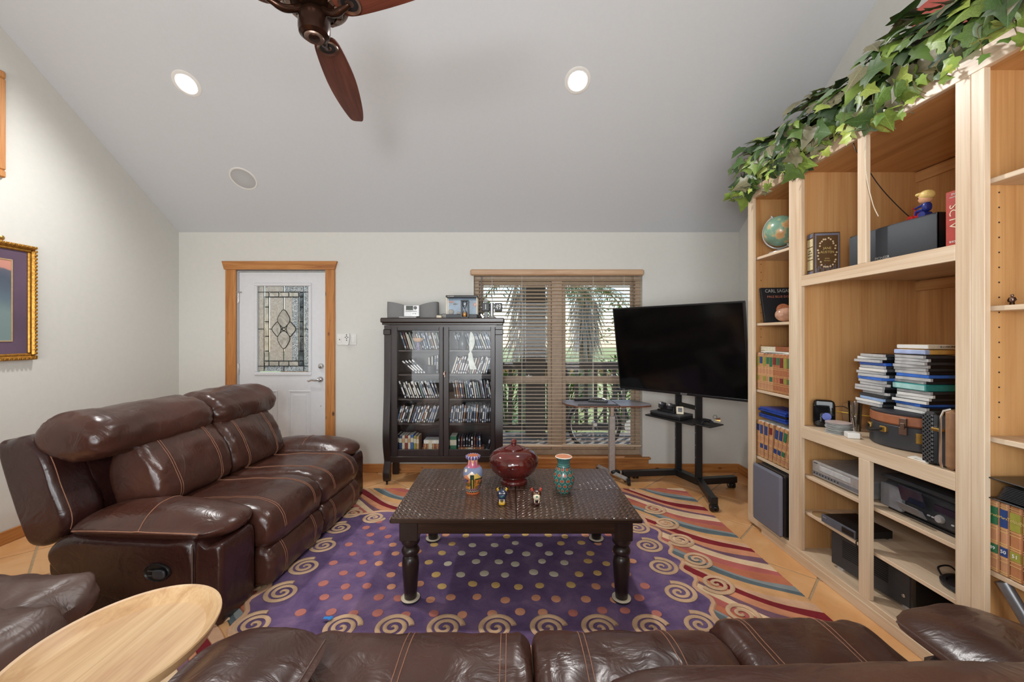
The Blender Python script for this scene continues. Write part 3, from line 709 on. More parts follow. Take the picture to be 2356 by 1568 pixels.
# oval wooden tray table
m_oak = wood('pale_beech', [srgb(178, 136, 94), srgb(204, 168, 124), srgb(216, 186, 144)], 'y', 10, .42, False, .08)
tt = thing('tray_table', (-1.073, 1.12, 0), 'oval pale wooden tray table with a raised rim beside the foreground sofa', 'table')
def oval(f, z): return [(-1.073 + (.217 * f[0]) * math.cos(a * math.pi / 32), 1.12 + (.26 * f[1]) * math.sin(a * math.pi / 32), z) for a in range(64)]
b = B().loft([oval((.80, .82), .500), oval((.94, .95), .518), oval((1.0, 1.0), .548), oval((.995, .996), .553), oval((.955, .962), .551), oval((.83, .86), .522), oval((.81, .84), .518), oval((.02, .02), .518)])
b.build('tray', m_oak, tt, 30)
b = B()
B().tube([(-1.07, 1.12, .02), (-1.07, 1.12, .505)], [.03, .03], 16).build('pedestal', m_oak, tt)
for a in (60, 180, 300): B().tube([(-1.07, 1.12, .06), (-1.07 + .18 * math.cos(R(a)), 1.12 + .18 * math.sin(R(a)), .014)], [.02, .013], 10).build('foot', m_oak, tt)

# ------------------------------------------------------------------ rug
rx0, rx1, ry0, ry1 = -1.87, 1.56, 1.42, 3.70
rg = thing('area_rug', (-.155, 2.56, 0), 'purple area rug with dots and spirals inside a border of wavy coloured stripes', 'rug')
B().box(rx0, rx1, ry0, ry1, .0005, .0075).build('backing', mat('rug_backing', srgb(150, 120, 100), .95), rg)
def pile(name, c, var=.16):
    m, t, p = nodes(name); sets(p, Roughness=.95); p.inputs['Specular IOR Level'].default_value = .08
    f = noise(t, coords(t), 7, 4, .6); t.links.new(ramp(t, [(.3, tuple(x * (1 - var) for x in c)), (.7, tuple(min(1, x * (1 + var)) for x in c))], f), p.inputs['Base Color'])
    bump(t, p, noise(t, coords(t), 260, 2), .5, .004); return m
PAL = {'slate': srgb(96, 108, 112), 'slatel': srgb(140, 146, 146), 'cream': srgb(226, 196, 160), 'peach': srgb(206, 142, 108), 'wine': srgb(128, 44, 50), 'rose': srgb(182, 102, 96), 'purple': srgb(122, 90, 104), 'terra': srgb(190, 116, 88), 'tan': srgb(208, 160, 112), 'sand': srgb(210, 168, 136)}
for k in PAL: M['pile_' + k] = pile('pile_' + k, PAL[k])
seq = [('slate', .052), ('slatel', .042), ('terra', .075), ('rose', .065), ('cream', .085), ('purple', .055), ('peach', .060), ('wine', .070), ('sand', .055), ('tan', .06)]
def wave(x): return -.78 * x - .055 * math.sin(5.2 * x + .9) - .02 * math.sin(11 * x)
tt0 = ry0 - wave(rx0) - 5; tcur = ry0 + .78 * rx0 - .3; k = 0
NX = 70
while tcur < ry1 + .78 * rx1 + .3:
    nm, wd = seq[k % len(seq)]; ta, tb = tcur, tcur + wd; tcur = tb; k += 1
    b = B(); rows = []
    for i in range(NX + 1):
        x = rx0 + (rx1 - rx0) * i / NX; j = .012 * math.sin(9 * x + k * 1.7)
        ya = min(max(ta + wave(x) + .012 * math.sin(9 * x + (k - 1) * 1.7), ry0), ry1); yb = min(max(tb + wave(x) + j, ry0), ry1)
        rows.append((x, ya, yb))
    run = []
    def flush(run):
        if len(run) < 2: return
        z0 = .0135; r1 = [(x, a, .009) for x, a, c in run]; e = .006
        r2 = [(x, min(a + e, (a + c) / 2), z0) for x, a, c in run]; r3 = [(x, max(c - e, (a + c) / 2), z0) for x, a, c in run]; r4 = [(x, c, .009) for x, a, c in run]
        b.grid([r1, r2, r3, r4])
    for i, q in enumerate(rows):
        ok = q[2] - q[1] > 1e-4
        if ok: run.append(q)
        else:
            flush(run); run = []
    flush(run)
    if b.v: b.build('stripe', M['pile_' + nm], rg, 30)
fx0, fx1, fy0, fy1 = -1.34, 1.03, 1.80, 3.20
def field_outline(off=0.0, n=160):
    pts = []
    for i in range(n):
        a = 2 * math.pi * i / n; c, s_ = math.cos(a), math.sin(a); ex = 7
        k2 = (abs(c) ** ex + abs(s_) ** ex) ** (-1 / ex); wv = 1 + .018 * math.cos(26 * a)
        pts.append(((fx0 + fx1) / 2 + c * k2 * ((fx1 - fx0) / 2 * wv + off), (fy0 + fy1) / 2 + s_ * k2 * ((fy1 - fy0) / 2 * wv + off)))
    return pts
fo = field_outline()
m, t, p = nodes('pile_violet'); sets(p, Roughness=.95); p.inputs['Specular IOR Level'].default_value = .08
t.links.new(ramp(t, [(.3, srgb(88, 70, 106)), (.5, srgb(110, 89, 126)), (.72, srgb(136, 111, 141))], noise(t, coords(t), 5.5, 5, .65, .5)), p.inputs['Base Color']); bump(t, p, noise(t, coords(t), 220, 2), .6, .005)
B().loft([[(x, y, .009) for x, y in fo], [(x, y, .0145) for x, y in fo]]).build('field', m, rg)
fo2 = field_outline(.004)
B().tube([(x, y, .0145) for x, y in fo2 + [fo2[0]]], .013, 6, flat=.55).build('border_cord', M['pile_sand'], rg)
M['pile_swirl'] = pile('pile_swirl', srgb(206, 172, 140))
def swirl(cx, cy, r_, a0, sg, name='spiral'):
    pts = []
    for i in range(64):
        u = i / 63; a = a0 + sg * u * 2.3 * 2 * math.pi; q = r_ * (1 - u) ** .85 + .002
        pts.append((cx + q * math.cos(a), cy + q * math.sin(a), .0165))
    B().tube(pts, [.0132 * (1 - .35 * i / 63) for i in range(64)], 6, flat=.5).build(name, M['pile_swirl'], rg, 60)
for k in range(6):
    y = 1.96 + .245 * k if k else 1.96
    swirl(.905, 1.945 + .245 * k, .088, R(100), -1); swirl(-1.222, 1.945 + .245 * k, .088, R(80), 1)
    swirl(1.145, 2.02 + .245 * k, .088, R(200), 1); swirl(-1.455, 2.02 + .245 * k, .088, R(-20), -1)
for k in range(8):
    x = -1.04 + .2433 * k
    if k and k < 8:
        swirl(x + .0, 1.925, .085, R(10), 1)
        swirl(x - .03, 3.09, .082, R(-10), -1); swirl(x + .02, 3.30, .082, R(190), 1)
swirl(-1.03, 3.09, .082, R(-10), -1)
DC = [('cream', srgb(216, 206, 184)), ('yellow', srgb(214, 178, 116)), ('peach', srgb(212, 152, 122)), ('rose', srgb(186, 118, 108))]
for nm, c in DC: M['dot_' + nm] = pile('dot_' + nm, c, .1)
dm = {}
for nm, _ in DC:
    q = [(math.cos(a * math.pi / 7), math.sin(a * math.pi / 7)) for a in range(14)]
    dm[nm] = B().loft([[(.0255 * c, .0255 * s_, 0) for c, s_ in q], [(.0250 * c, .0250 * s_, .003) for c, s_ in q], [(.017 * c, .017 * s_, .005) for c, s_ in q]]).mesh('dot', M['dot_' + nm], 40); recalc(dm[nm])
row = 0; y = 2.03
while y < 3.06:
    x = -1.05 + (.068 if row % 2 else 0)
    while x < .86:
        px_, py_ = x + random.uniform(-.022, .022), y + random.uniform(-.018, .018); x += .137
        d = math.hypot((px_ - .0) / .95, (py_ - 2.52) / .62)
        if min(abs(px_ - .905), abs(px_ + 1.222)) < .115 and False: continue
        if px_ > .80 or px_ < -1.11: continue
        nm = 'cream' if d < .42 else 'yellow' if d < .62 else 'peach' if d < .86 else 'rose'
        o = bpy.data.objects.new('dot', dm[nm]); COL.objects.link(o); o.parent = rg; o.location = (px_ + .155, py_ - 2.56, .0145)
        o.scale = (random.uniform(.9, 1.12), random.uniform(.9, 1.1), 1); o.rotation_euler = (0, 0, random.uniform(0, 6))
    y += .112; row += 1
q = at(755, 1435, 1.39 * 940 / (1435 - 772)); tag(B().box(q.x - .022, q.x + .022, q.y - .008, q.y + .008, .030, .0312).box(q.x + .005, q.x + .018, q.y - .016, q.y + .010, .0305, .0335, .001).build('tape_scrap', mat('blue_tape', srgb(40, 130, 205), .5)), 'scrap of bright blue tape lying on the rug', 'tape')

# ------------------------------------------------------------------ coffee table
ct = thing('coffee_table', (.03, 2.44, .0145), 'dark wooden coffee table with turned legs and a woven-texture top on the rug', 'table')
def weave(name, ang):
    m, t, p = nodes(name); sets(p, Roughness=.22, Coat_Weight=.5, Coat_Roughness=.15); co = coords(t, (1, 1, 1), (0, 0, ang)); sx = t.nodes.new('ShaderNodeSeparateXYZ')
    dn = t.nodes.new('ShaderNodeVectorMath'); dn.operation = 'ADD'
    nn = t.nodes.new('ShaderNodeTexNoise'); nn.inputs['Scale'].default_value = 14; t.links.new(co, nn.inputs['Vector'])
    sc_ = t.nodes.new('ShaderNodeVectorMath'); sc_.operation = 'SCALE'; sc_.inputs[3].default_value = .02; t.links.new(nn.outputs['Color'], sc_.inputs[0])
    t.links.new(co, dn.inputs[0]); t.links.new(sc_.outputs[0], dn.inputs[1]); t.links.new(dn.outputs[0], sx.inputs[0])
    def mt(op, a, b=None):
        n = t.nodes.new('ShaderNodeMath'); n.operation = op
        for i, v_ in enumerate((a, b)):
            if v_ is None: continue
            if isinstance(v_, (int, float)): n.inputs[i].default_value = v_
            else: t.links.new(v_, n.inputs[i])
        return n.outputs[0]
    s1 = mt('SINE', mt('MULTIPLY', sx.outputs[0], 2 * math.pi / .036)); s2 = mt('SINE', mt('MULTIPLY', mt('ADD', sx.outputs[1], mt('MULTIPLY', mt('SIGN', s1), .012)), 2 * math.pi / .056))
    h = mt('ADD', mt('MULTIPLY', mt('ABSOLUTE', s1), .5), mt('MULTIPLY', s2, .5))
    t.links.new(ramp(t, [(.15, (.035, .017, .011)), (.6, (.085, .046, .030)), (1, (.13, .075, .052))], mt('ADD', mt('MULTIPLY', h, .4), .4)), p.inputs['Base Color']); bump(t, p, h, .8, .007); return m
wvA, wvB = weave('woven_hide_a', R(35)), weave('woven_hide_b', R(-35))
X0, X1, Y0, Y1 = -.607, .667, 2.052, 2.826
b = B().box(X0, X1, Y0, Y1, .446, .468, .004)
top = b.build('tabletop', M['dkwoodx'], ct)
for i in (0, 1):
    for j in (0, 1):
        xa, xb = X0 + .004 + i * (X1 - X0) / 2, X0 - .004 + (i + 1) * (X1 - X0) / 2; ya, yb = Y0 + .004 + j * (Y1 - Y0) / 2, Y0 - .004 + (j + 1) * (Y1 - Y0) / 2
        B().box(xa + (.0035 * (i == 1) - .003), xb + .003 * (i == 0), ya, yb + .003, .466, .4725, .0025).build('woven_panel', wvA if (i + j) % 2 else wvB, top)
b = B()
b.box(X0 + .06, X1 - .06, Y0 + .035, Y0 + .06, .378, .446, .003).build('apron', M['dkwoodx'], ct)
B().box(X0 + .06, X1 - .06, Y1 - .06, Y1 - .035, .378, .446, .003).build('apron', M['dkwoodx'], ct)
B().box(X0 + .035, X0 + .06, Y0 + .06, Y1 - .06, .378, .446, .003).build('apron', M['dkwoodx'], ct); B().box(X1 - .06, X1 - .035, Y0 + .06, Y1 - .06, .378, .446, .003).build('apron', M['dkwoodx'], ct)
lp = [(.0, .0155), (.028, .0155), (.031, .02), (.041, .15), (.044, .20), (.040, .232), (.034, .238), (.030, .244), (.040, .250), (.046, .262), (.046, .272), (.038, .287), (.030, .293), (.033, .300), (.044, .306), (.049, .318), (.046, .335), (.0, .335)]
for x in (X0 + .088, X1 - .088):
    for y in (Y0 + .075, Y1 - .075):
        lg = B().lathe(lp, (x, y, 0.01), 28).box(x - .047, x + .047, y - .047, y + .047, .342, .446, .004).build('leg', M['dkwood'], ct)
        cu_ = B().lathe([(0, .001), (.042, .001), (.0475, .008), (.0475, .015), (.045, .015), (.040, .009), (0, .009)], (x, y, .0145), 28).build('furniture_cup', M['dgrey'], lg)
        B().lathe([(.045, .0145), (.0485, .0145), (.0485, .018), (.0465, .019), (.045, .017)], (x, y, .0145), 28).build('cup_rim', M['cream'], ct)
TZ = .4728
# painted vase with a desert landscape
def painted(name, fn):
    """material coloured by angle and height (object space), fn(t, ang, z) -> colour socket"""
    m, t, p = nodes(name); sets(p, Roughness=.18); tc = t.nodes.new('ShaderNodeTexCoord'); sx = t.nodes.new('ShaderNodeSeparateXYZ'); t.links.new(tc.outputs['Object'], sx.inputs[0])
    an = t.nodes.new('ShaderNodeMath'); an.operation = 'ARCTAN2'; t.links.new(sx.outputs[0], an.inputs[0])
    ng = t.nodes.new('ShaderNodeMath'); ng.operation = 'MULTIPLY'; ng.inputs[1].default_value = -1; t.links.new(sx.outputs[1], ng.inputs[0]); t.links.new(ng.outputs[0], an.inputs[1])
    t.links.new(fn(t, an.outputs[0], sx.outputs[2], tc.outputs['Object']), p.inputs['Base Color']); return m
def MT(t, op, a, b=None, c=None):
    n = t.nodes.new('ShaderNodeMath'); n.operation = op
    for i, v_ in enumerate((a, b, c)):
        if v_ is None: continue
        if isinstance(v_, (int, float)): n.inputs[i].default_value = v_
        else: t.links.new(v_, n.inputs[i])
    return n.outputs[0]
def mixc(t, fac, a, b):
    n = t.nodes.new('ShaderNodeMix'); n.data_type = 'RGBA'
    for i, v_ in ((0, fac), (6, a), (7, b)):
        if isinstance(v_, tuple): n.inputs[i].default_value = (*v_, 1)
        elif isinstance(v_, (int, float)): n.inputs[i].default_value = v_
        else: t.links.new(v_, n.inputs[i])
    return n.outputs[2]
def desert(t, a, z, ob):
    sky = srgb(128, 138, 168); c = None
    def peak(h, w_, a0): return MT(t, 'SUBTRACT', h, MT(t, 'MULTIPLY', MT(t, 'ABSOLUTE', MT(t, 'SUBTRACT', a, a0)), w_))
    col = sky
    vo = t.nodes.new('ShaderNodeTexVoronoi'); vo.inputs['Scale'].default_value = 55; t.links.new(ob, vo.inputs['Vector'])
    land = ramp(t, [(0, srgb(176, 60, 36)), (.2, srgb(196, 150, 50)), (.4, srgb(46, 70, 120)), (.6, srgb(206, 120, 60)), (.8, srgb(40, 70, 40)), (1, srgb(90, 40, 70))], vo.outputs['Color']); land_in = t.nodes[-1]
    for cc, h, w_, a0 in ((srgb(236, 214, 188), .138, .05, -.05), (srgb(222, 186, 96), .128, .05, .45), (srgb(216, 138, 96), .120, .06, -.65)):
        f = MT(t, 'LESS_THAN', z, peak(h, w_, a0)); col = mixc(t, f, col, cc)
    f = MT(t, 'LESS_THAN', z, .096); col = mixc(t, f, col, land)
    for cc, a0, w_, h in ((srgb(36, 58, 34), 0, .20, .118), (srgb(196, 150, 40), .02, .05, .09)):
        f = MT(t, 'MULTIPLY', MT(t, 'LESS_THAN', MT(t, 'ABSOLUTE', MT(t, 'SUBTRACT', a, a0)), w_), MT(t, 'MULTIPLY', MT(t, 'LESS_THAN', z, h), MT(t, 'GREATER_THAN', z, .035))); col = mixc(t, f, col, cc)
    moon = MT(t, 'LESS_THAN', MT(t, 'ADD', MT(t, 'POWER', MT(t, 'MULTIPLY', MT(t, 'ADD', a, .8), .05), 2), MT(t, 'POWER', MT(t, 'SUBTRACT', z, .138), 2)), .00008); col = mixc(t, moon, col, srgb(236, 220, 180))
    zig = MT(t, 'ADD', .019, MT(t, 'MULTIPLY', .004, MT(t, 'SINE', MT(t, 'MULTIPLY', a, 22))))
    col = mixc(t, MT(t, 'LESS_THAN', z, .026), col, srgb(34, 18, 16)); col = mixc(t, MT(t, 'LESS_THAN', MT(t, 'ABSOLUTE', MT(t, 'SUBTRACT', z, zig)), .0016), col, srgb(230, 220, 200)); col = mixc(t, MT(t, 'LESS_THAN', z, .011), col, srgb(196, 106, 60))
    vz = MT(t, 'GREATER_THAN', z, .152); tri = MT(t, 'LESS_THAN', MT(t, 'ABSOLUTE', MT(t, 'SINE', MT(t, 'MULTIPLY', a, 3.5))), MT(t, 'MULTIPLY', MT(t, 'SUBTRACT', z, .155), 24))
    pk = mixc(t, MT(t, 'LESS_THAN', MT(t, 'FRACT', MT(t, 'MULTIPLY', a, 6)), .4), srgb(196, 104, 128), srgb(164, 90, 130)); col = mixc(t, vz, col, mixc(t, tri, pk, srgb(222, 170, 126)))
    return col
vl = at(1087, 1136, 2.36); v1 = thing('painted_vase', (-.219, 2.40, TZ), 'small vase painted with a desert landscape on the left of the coffee table', 'vase')
body = B().lathe([(0, .0), (.040, 0), (.041, .008), (.045, .03), (.0535, .075), (.058, .105), (.0575, .125), (.050, .145), (.036, .156), (.031, .161), (.029, .185), (.030, .198), (.026, .2), (.022, .19), (.02, .02), (0, .015)], (0, 0, 0), 40).build('body', painted('desert_glaze', desert), v1, 50, local=True)
stp = painted('striped_rim', lambda t, a, z, ob: ramp(t, [(0, srgb(58, 84, 150)), (.3, srgb(58, 84, 150)), (.34, srgb(160, 84, 84)), (.6, srgb(160, 84, 84)), (.64, srgb(214, 214, 214)), (.78, srgb(214, 214, 214)), (.8, srgb(58, 84, 150))], MT(t, 'FRACT', MT(t, 'MULTIPLY', a, 2.4))))
B().lathe([(.029, .194), (.040, .198), (.045, .207), (.044, .214), (.036, .2185), (.031, .216), (.030, .205)], (0, 0, 0), 36).build('rim', stp, v1, 50, local=True)
B().lathe([(.0305, .2165), (.028, .2175), (.024, .16), (.0, .05), (0, .048), (.022, .15)], (0, 0, 0), 30).build('inside', mat('terracotta', srgb(176, 100, 60), .6), v1, local=True)
# lidded urn
m_ur = mat('oxblood_glaze', (.085, .010, .008), .10, var=.5, sc=9); m_ur.node_tree.nodes['Principled BSDF'].inputs['Coat Weight'].default_value = .6
u_ = thing('lidded_urn', (.022, 2.575, TZ), 'large glossy oxblood lidded urn in the middle of the coffee table', 'urn')
B().lathe([(0, 0), (.086, 0), (.089, .008), (.088, .018), (.078, .026), (.072, .03), (.10, .046), (.136, .078), (.153, .112), (.156, .135), (.148, .165), (.125, .190), (.095, .203), (.06, .208), (0, .208)], (0, 0, 0), 64).build('body', m_ur, u_, 50, local=True)
B().lathe([(0, .204), (.062, .206), (.063, .214), (.052, .220), (.035, .228), (.018, .234), (.016, .242), (.020, .248), (.017, .258), (.008, .270), (0, .272)], (0, 0, 0), 40).build('lid', m_ur, u_, 50, local=True)
# turquoise vase with scales and red flowers
def scales(t, a, z, ob):
    gx = MT(t, 'MULTIPLY', a, 11 / (2 * math.pi)); gz = MT(t, 'MULTIPLY', z, 1 / .031)
    row_ = MT(t, 'FLOOR', gz); sh = MT(t, 'MULTIPLY', MT(t, 'MODULO', row_, 2), .5)
    fx = MT(t, 'SUBTRACT', MT(t, 'FRACT', MT(t, 'ADD', gx, sh)), .5); fz = MT(t, 'SUBTRACT', MT(t, 'FRACT', gz), .55)
    d = MT(t, 'SQRT', MT(t, 'ADD', MT(t, 'POWER', fx, 2), MT(t, 'POWER', MT(t, 'MULTIPLY', fz, 1.0), 2)))
    col = mixc(t, noise(t, ob, 30), srgb(72, 128, 118), srgb(104, 156, 140))
    col = mixc(t, MT(t, 'LESS_THAN', MT(t, 'ABSOLUTE', MT(t, 'SUBTRACT', d, .5)), .05), col, srgb(26, 46, 60))
    col = mixc(t, MT(t, 'LESS_THAN', d, .25), col, srgb(190, 66, 42)); col = mixc(t, MT(t, 'LESS_THAN', d, .15), col, srgb(150, 30, 22)); col = mixc(t, MT(t, 'LESS_THAN', d, .06), col, srgb(226, 170, 90))
    nk = MT(t, 'GREATER_THAN', z, .148); col = mixc(t, nk, col, srgb(84, 138, 128))
    st_ = MT(t, 'MULTIPLY', MT(t, 'GREATER_THAN', z, .168), MT(t, 'LESS_THAN', MT(t, 'FRACT', MT(t, 'MULTIPLY', a, 5)), .5)); col = mixc(t, st_, col, srgb(32, 52, 66))
    for z0 in (.150, .160): col = mixc(t, MT(t, 'LESS_THAN', MT(t, 'ABSOLUTE', MT(t, 'SUBTRACT', z, z0)), .0015), col, srgb(20, 34, 50))
    return mixc(t, MT(t, 'GREATER_THAN', z, .2035), col, srgb(230, 226, 216))
v2 = thing('scale_vase', (.315, 2.41, TZ), 'turquoise vase with scale pattern and red flowers on the right of coffee table', 'vase')
B().lathe([(0, 0), (.036, 0), (.038, .006), (.048, .022), (.060, .055), (.0635, .08), (.060, .105), (.048, .135), (.038, .152), (.0355, .165), (.037, .182), (.044, .198), (.0505, .2055), (.047, .208), (.040, .200), (.033, .17), (.03, .03), (0, .02)], (0, 0, 0), 44).build('body', painted('scale_glaze', scales), v2, 50, local=True)
B().lathe([(.0455, .2065), (.040, .1995), (.033, .168), (.0, .10), (0, .098), (.030, .165)], (0, 0, 0), 30).build('inside', mat('terracotta_b', srgb(200, 128, 90), .6), v2, local=True)
# two painted beast heads
for nm, x, base, c2, lab in (('beast_figurine', -.045, srgb(30, 44, 74), srgb(206, 160, 40), 'small painted beast head with blue and yellow face and open jaws'), ('beast_figurine', .143, srgb(70, 34, 30), srgb(200, 70, 50), 'small painted beast head with red brown face and cream snout')):
    y = 2.235; g = thing(nm, (x, y, TZ), lab, 'figurine'); m1 = mat('beast_paint', base, .3, var=.5, sc=120); m2 = mat('beast_accent', c2, .3); m3 = mat('tooth_paint', srgb(232, 218, 190), .4)
    B().soft((0, .008, .052), (.027, .026, .022), 2.6).soft((0, .018, .02), (.020, .016, .020), 3).build('head', m1, g, local=True); B().soft((0, -.018, .044), (.019, .017, .013), 2.8).build('snout', m1 if x < 0 else m3, g, local=True)
    B().soft((0, -.014, .010), (.018, .020, .0095), 3).build('jaw', m2 if x < 0 else m1, g, local=True)
    B().soft((0, -.006, .026), (.015, .012, .012), 3).build('mouth', M['black'], g, local=True)
    b = B()
    for i in (-1, 1):
        b.tube([(i * .013, -.029, .034), (i * .012, -.031, .018)], [.0035, .0008], 6).tube([(i * .010, -.029, .016), (i * .010, -.030, .028)], [.003, .0008], 6)
        for k in range(3): b.tube([(i * (.003 + .004 * k), -.031, .036), (i * (.003 + .004 * k), -.031, .029)], [.0017, .0005], 5)
    b.build('teeth', m3, g, local=True)
    for i in (-1, 1):
        B().tube([(i * .018, .012, .062), (i * .026, .010, .078), (i * .020, .014, .084)], [.008, .005, .001], 8).build('ear', m2, g, local=True)
        ey = B().ball((i * .012, -.015, .060), .0055, 10, 6).build('eye', m3 if x < 0 else M['brass'], g, local=True); B().ball((i * .012, -.0195, .060), .0026, 8, 6).build('pupil', M['black'], ey, local=True)
    B().ball((0, -.034, .05), (.006, .004, .0045), 10, 6).build('nose', mat('beast_green', srgb(40, 120, 84), .3), g, local=True)
    b = B()
    for k in range(7): b.tube([(.012 * math.cos(k * .9), .012 + .01 * math.sin(k * .9), .068), (.02 * math.cos(k * .9), .016 + .012 * math.sin(k * .9), .084)], [.003, .0006], 5)
    b.build('mane', M['black'], g, local=True)
# ------------------------------------------------------------------ glass-front cabinet
cb = thing('display_cabinet', (-.63, 3.98, 0), 'dark wooden glass-front display cabinet with scrolled side columns left of the window', 'cabinet')
def cx(px): return (px - 1174) / 245
def cz(py): return 1.39 - (py - 772) / 245
YF, YB = 3.84, 4.148
DK, DKX = M['dkwood'], M['dkwoodx']
B().box(cx(878), cx(1160), YF - .05, YB, cz(742), cz(731), .008).box(cx(881), cx(1157), YF - .035, YB, cz(747), cz(742), .004).build('top', DKX, cb)
B().box(cx(900), cx(1140), YF - .005, YF + .03, cz(752), cz(745)).build('frieze', DKX, cb)
for xa, xb in ((cx(884), cx(899)), (cx(1140), cx(1157))):
    zt = cz(748)
    f_ = [(YF - .005, zt), (YF - .005, 1.40), (YF - .008, 1.1), (YF - .018, .85), (YF - .040, .62), (YF - .052, .48), (YF - .045, .36), (YF - .018, .26), (YF - .008, .21), (YF - .028, .17), (YF - .048, .11), (YF - .040, .05), (YF - .015, .028), (YF + .010, .04), (YF + .018, .08), (YF + .008, .115), (YF + .012, .15), (YF + .03, .19), (YF + .03, zt)]
    pr = [(q.x, q.y) for q in crom([(u, w_, 0) for u, w_ in f_[:-2]], 60, False)] + f_[-2:]
    b = B().prism(pr, 'x', xa, xb); b.build('scroll_column', DK, cb, 50)
    B().box(xa - .006, xb + .004, YF - .02, YF + .02, cz(770), cz(757), .006).build('column_collar', DK, cb)
    B().cyl(((xa + xb) / 2, YF - .02, .03), ((xa + xb) / 2, YF - .02, .0), .012, .006, 10).build('caster', M['blackm'], cb)
    B().box(xa, xb, YB - .05, YB, .0, .22, .006).build('rear_leg', DK, cb)
B().box(cx(897), cx(901), YF, YB, .20, cz(747)).build('side_panel', DK, cb); B().box(cx(1140), cx(1144), YF, YB, .20, cz(747)).build('side_panel', DK, cb)
B().box(cx(900), cx(1141), YB - .012, YB, .20, cz(747)).build('back_panel', DK, cb)
B().box(cx(897), cx(1144), YF - .01, YB, cz(1063), cz(1049), .005).build('base_rail', DKX, cb)
ws = []
for y in (807, 863, 920, 977): B().box(cx(902), cx(1139), YF + .035, YB - .012, cz(y) - .008, cz(y) + .008, .002).build('shelf', DKX, cb)
SHZ = [cz(y) + .008 for y in (807, 863, 920, 977)] + [cz(1049) + .001]
for xa, xb, ga, gb in ((901, 1019.5, 914, 1010), (1020.5, 1139, 1032.5, 1129)):
    b = B(); za, zb, g0, g1 = cz(1049), cz(747), cz(1034), cz(760)
    for x0, x1, z0, z1 in ((xa, ga, za, zb), (gb, xb, za, zb), (ga, gb, g1, zb), (ga, gb, za, g0)): b.box(cx(x0) - .0005, cx(x1) + .0005, YF - .004, YF + .022, z0, z1, .003)
    d = b.build('door', DK, cb); B().box(cx(ga) - .004, cx(gb) + .004, YF + .008, YF + .012, g0 - .004, g1 + .004).build('glass', M['glass'], d)
    if xa < 1000: B().box(cx(1023) - .004, cx(1023) + .006, YF - .012, YF - .003, 1.0, 1.06, .002).cyl((cx(1023), YF - .012, 1.04), (cx(1023), YF - .03, 1.04), .004).box(cx(1023) - .008, cx(1023) + .008, YF - .036, YF - .030, 1.025, 1.05, .002).build('key', M['bronzel'], d)
# discs and books inside
CASE = [srgb(206, 206, 204), srgb(168, 176, 186), srgb(60, 66, 82), srgb(34, 34, 40), srgb(212, 206, 190), srgb(92, 116, 146), srgb(150, 104, 70), srgb(230, 232, 234), srgb(90, 42, 40), srgb(124, 140, 130)]
cm = [mat('case_%d' % i, c, .35, sc=150, var=.3) for i, c in enumerate(CASE)]
m_case_dark = M['dgrey']
def casemesh(i, t, d, h):
    b = B().box(0, t, .004, d, 0, h, .0008); b.cur = 1; b.box(.0015, t - .0015, 0, .006, .002, h - .002, .0008); b.cur = 2; b.box(.0018, t - .0018, -.0006, .002, h * .62, h * .82).box(.0018, t - .0018, -.0006, .002, h * .1, h * .2)
    me = b.mesh('disc_case', [m_case_dark, cm[i], cm[(i * 3 + 2) % len(cm)]]); recalc(me); return me
CM = [casemesh(i, .0155, .13, .178) for i in range(10)]
CN = ['grey', 'pale blue', 'dark blue', 'black', 'cream', 'blue', 'brown', 'white', 'dark red', 'grey green']
def row(x0, x1, z, lean, wts, lab, grp, y=YF + .06, gap=0.004, h=1.0):
    x = x0; k = 0
    while x < x1:
        th = R(lean + random.uniform(-2.5, 2.5)); i = random.choices(range(10), wts)[0]; s_ = random.uniform(.86, 1.0) * h
        o = bpy.data.objects.new('disc_case', CM[i]); COL.objects.link(o)
        # a case leaning to the left pivots on its right lower edge
        o.location = (x, y + random.uniform(-.004, .012), z + (.0155 * math.sin(th) if th > 0 else 0)); o.rotation_euler = (0, th, 0); o.scale = (1, 1, s_)
        tag(o, '%s %s disc case from left %s' % (ORD[k], CN[i], lab), 'disc case', grp); x += .0155 / math.cos(th) + gap + random.uniform(0, .0025); k += 1
L0, L1, R0, R1 = cx(905), cx(1008), cx(1030), cx(1136)
mixw = [3, 4, 3, 3, 2, 3, 2, 2, 1, 2]; lite = [4, 3, 1, 2, 3, 1, 1, 5, 0, 1]; dark = [1, 3, 4, 4, 1, 3, 2, 1, 1, 1]
row(L0 + .075, L1 + .01, SHZ[0], -17, mixw, 'on the top left cabinet shelf', 'discs on the cabinet top left shelf', y=YF + .145)
row(R0 + .085, R1 - .02, SHZ[0], -20, dark, 'on the top right cabinet shelf', 'discs on the cabinet top right shelf', y=YF + .145)
row(L0 + .30, L1 + .015, SHZ[1], 0, lite, 'on the second left cabinet shelf', 'upright discs on the second left shelf', gap=.008, y=YF + .15)
row(R0 + .02, R1 - .075, SHZ[1], 17, lite[:8] + [2, 1], 'on the second right cabinet shelf', 'discs on the second right cabinet shelf')
row(L0 + .09, L1 + .01, SHZ[2], -20, lite, 'on the third left cabinet shelf', 'discs on the third left cabinet shelf')
row(R0 + .06, R1 - .01, SHZ[2], -9, mixw, 'on the third right cabinet shelf', 'discs on the third right cabinet shelf')
row(L0 + .01, L1 - .055, SHZ[3], 18, lite, 'on the fourth left cabinet shelf', 'discs on the fourth left cabinet shelf')
row(R0 + .01, R1 - .03, SHZ[3], 6, mixw, 'on the fourth right cabinet shelf', 'discs on the fourth right cabinet shelf')
for k in range(4):
    th = R(-50 + 2 * k); o = bpy.data.objects.new('disc_case', CM[7]); COL.objects.link(o); o.location = (L0 + .20 + .026 * k, YF + .055, SHZ[1] + .003); o.rotation_euler = (0, th, 0)
    tag(o, '%s white disc case from left among four tilted far over on the second cabinet shelf' % ORD[k], 'disc case', 'tilted white discs on the second left shelf')
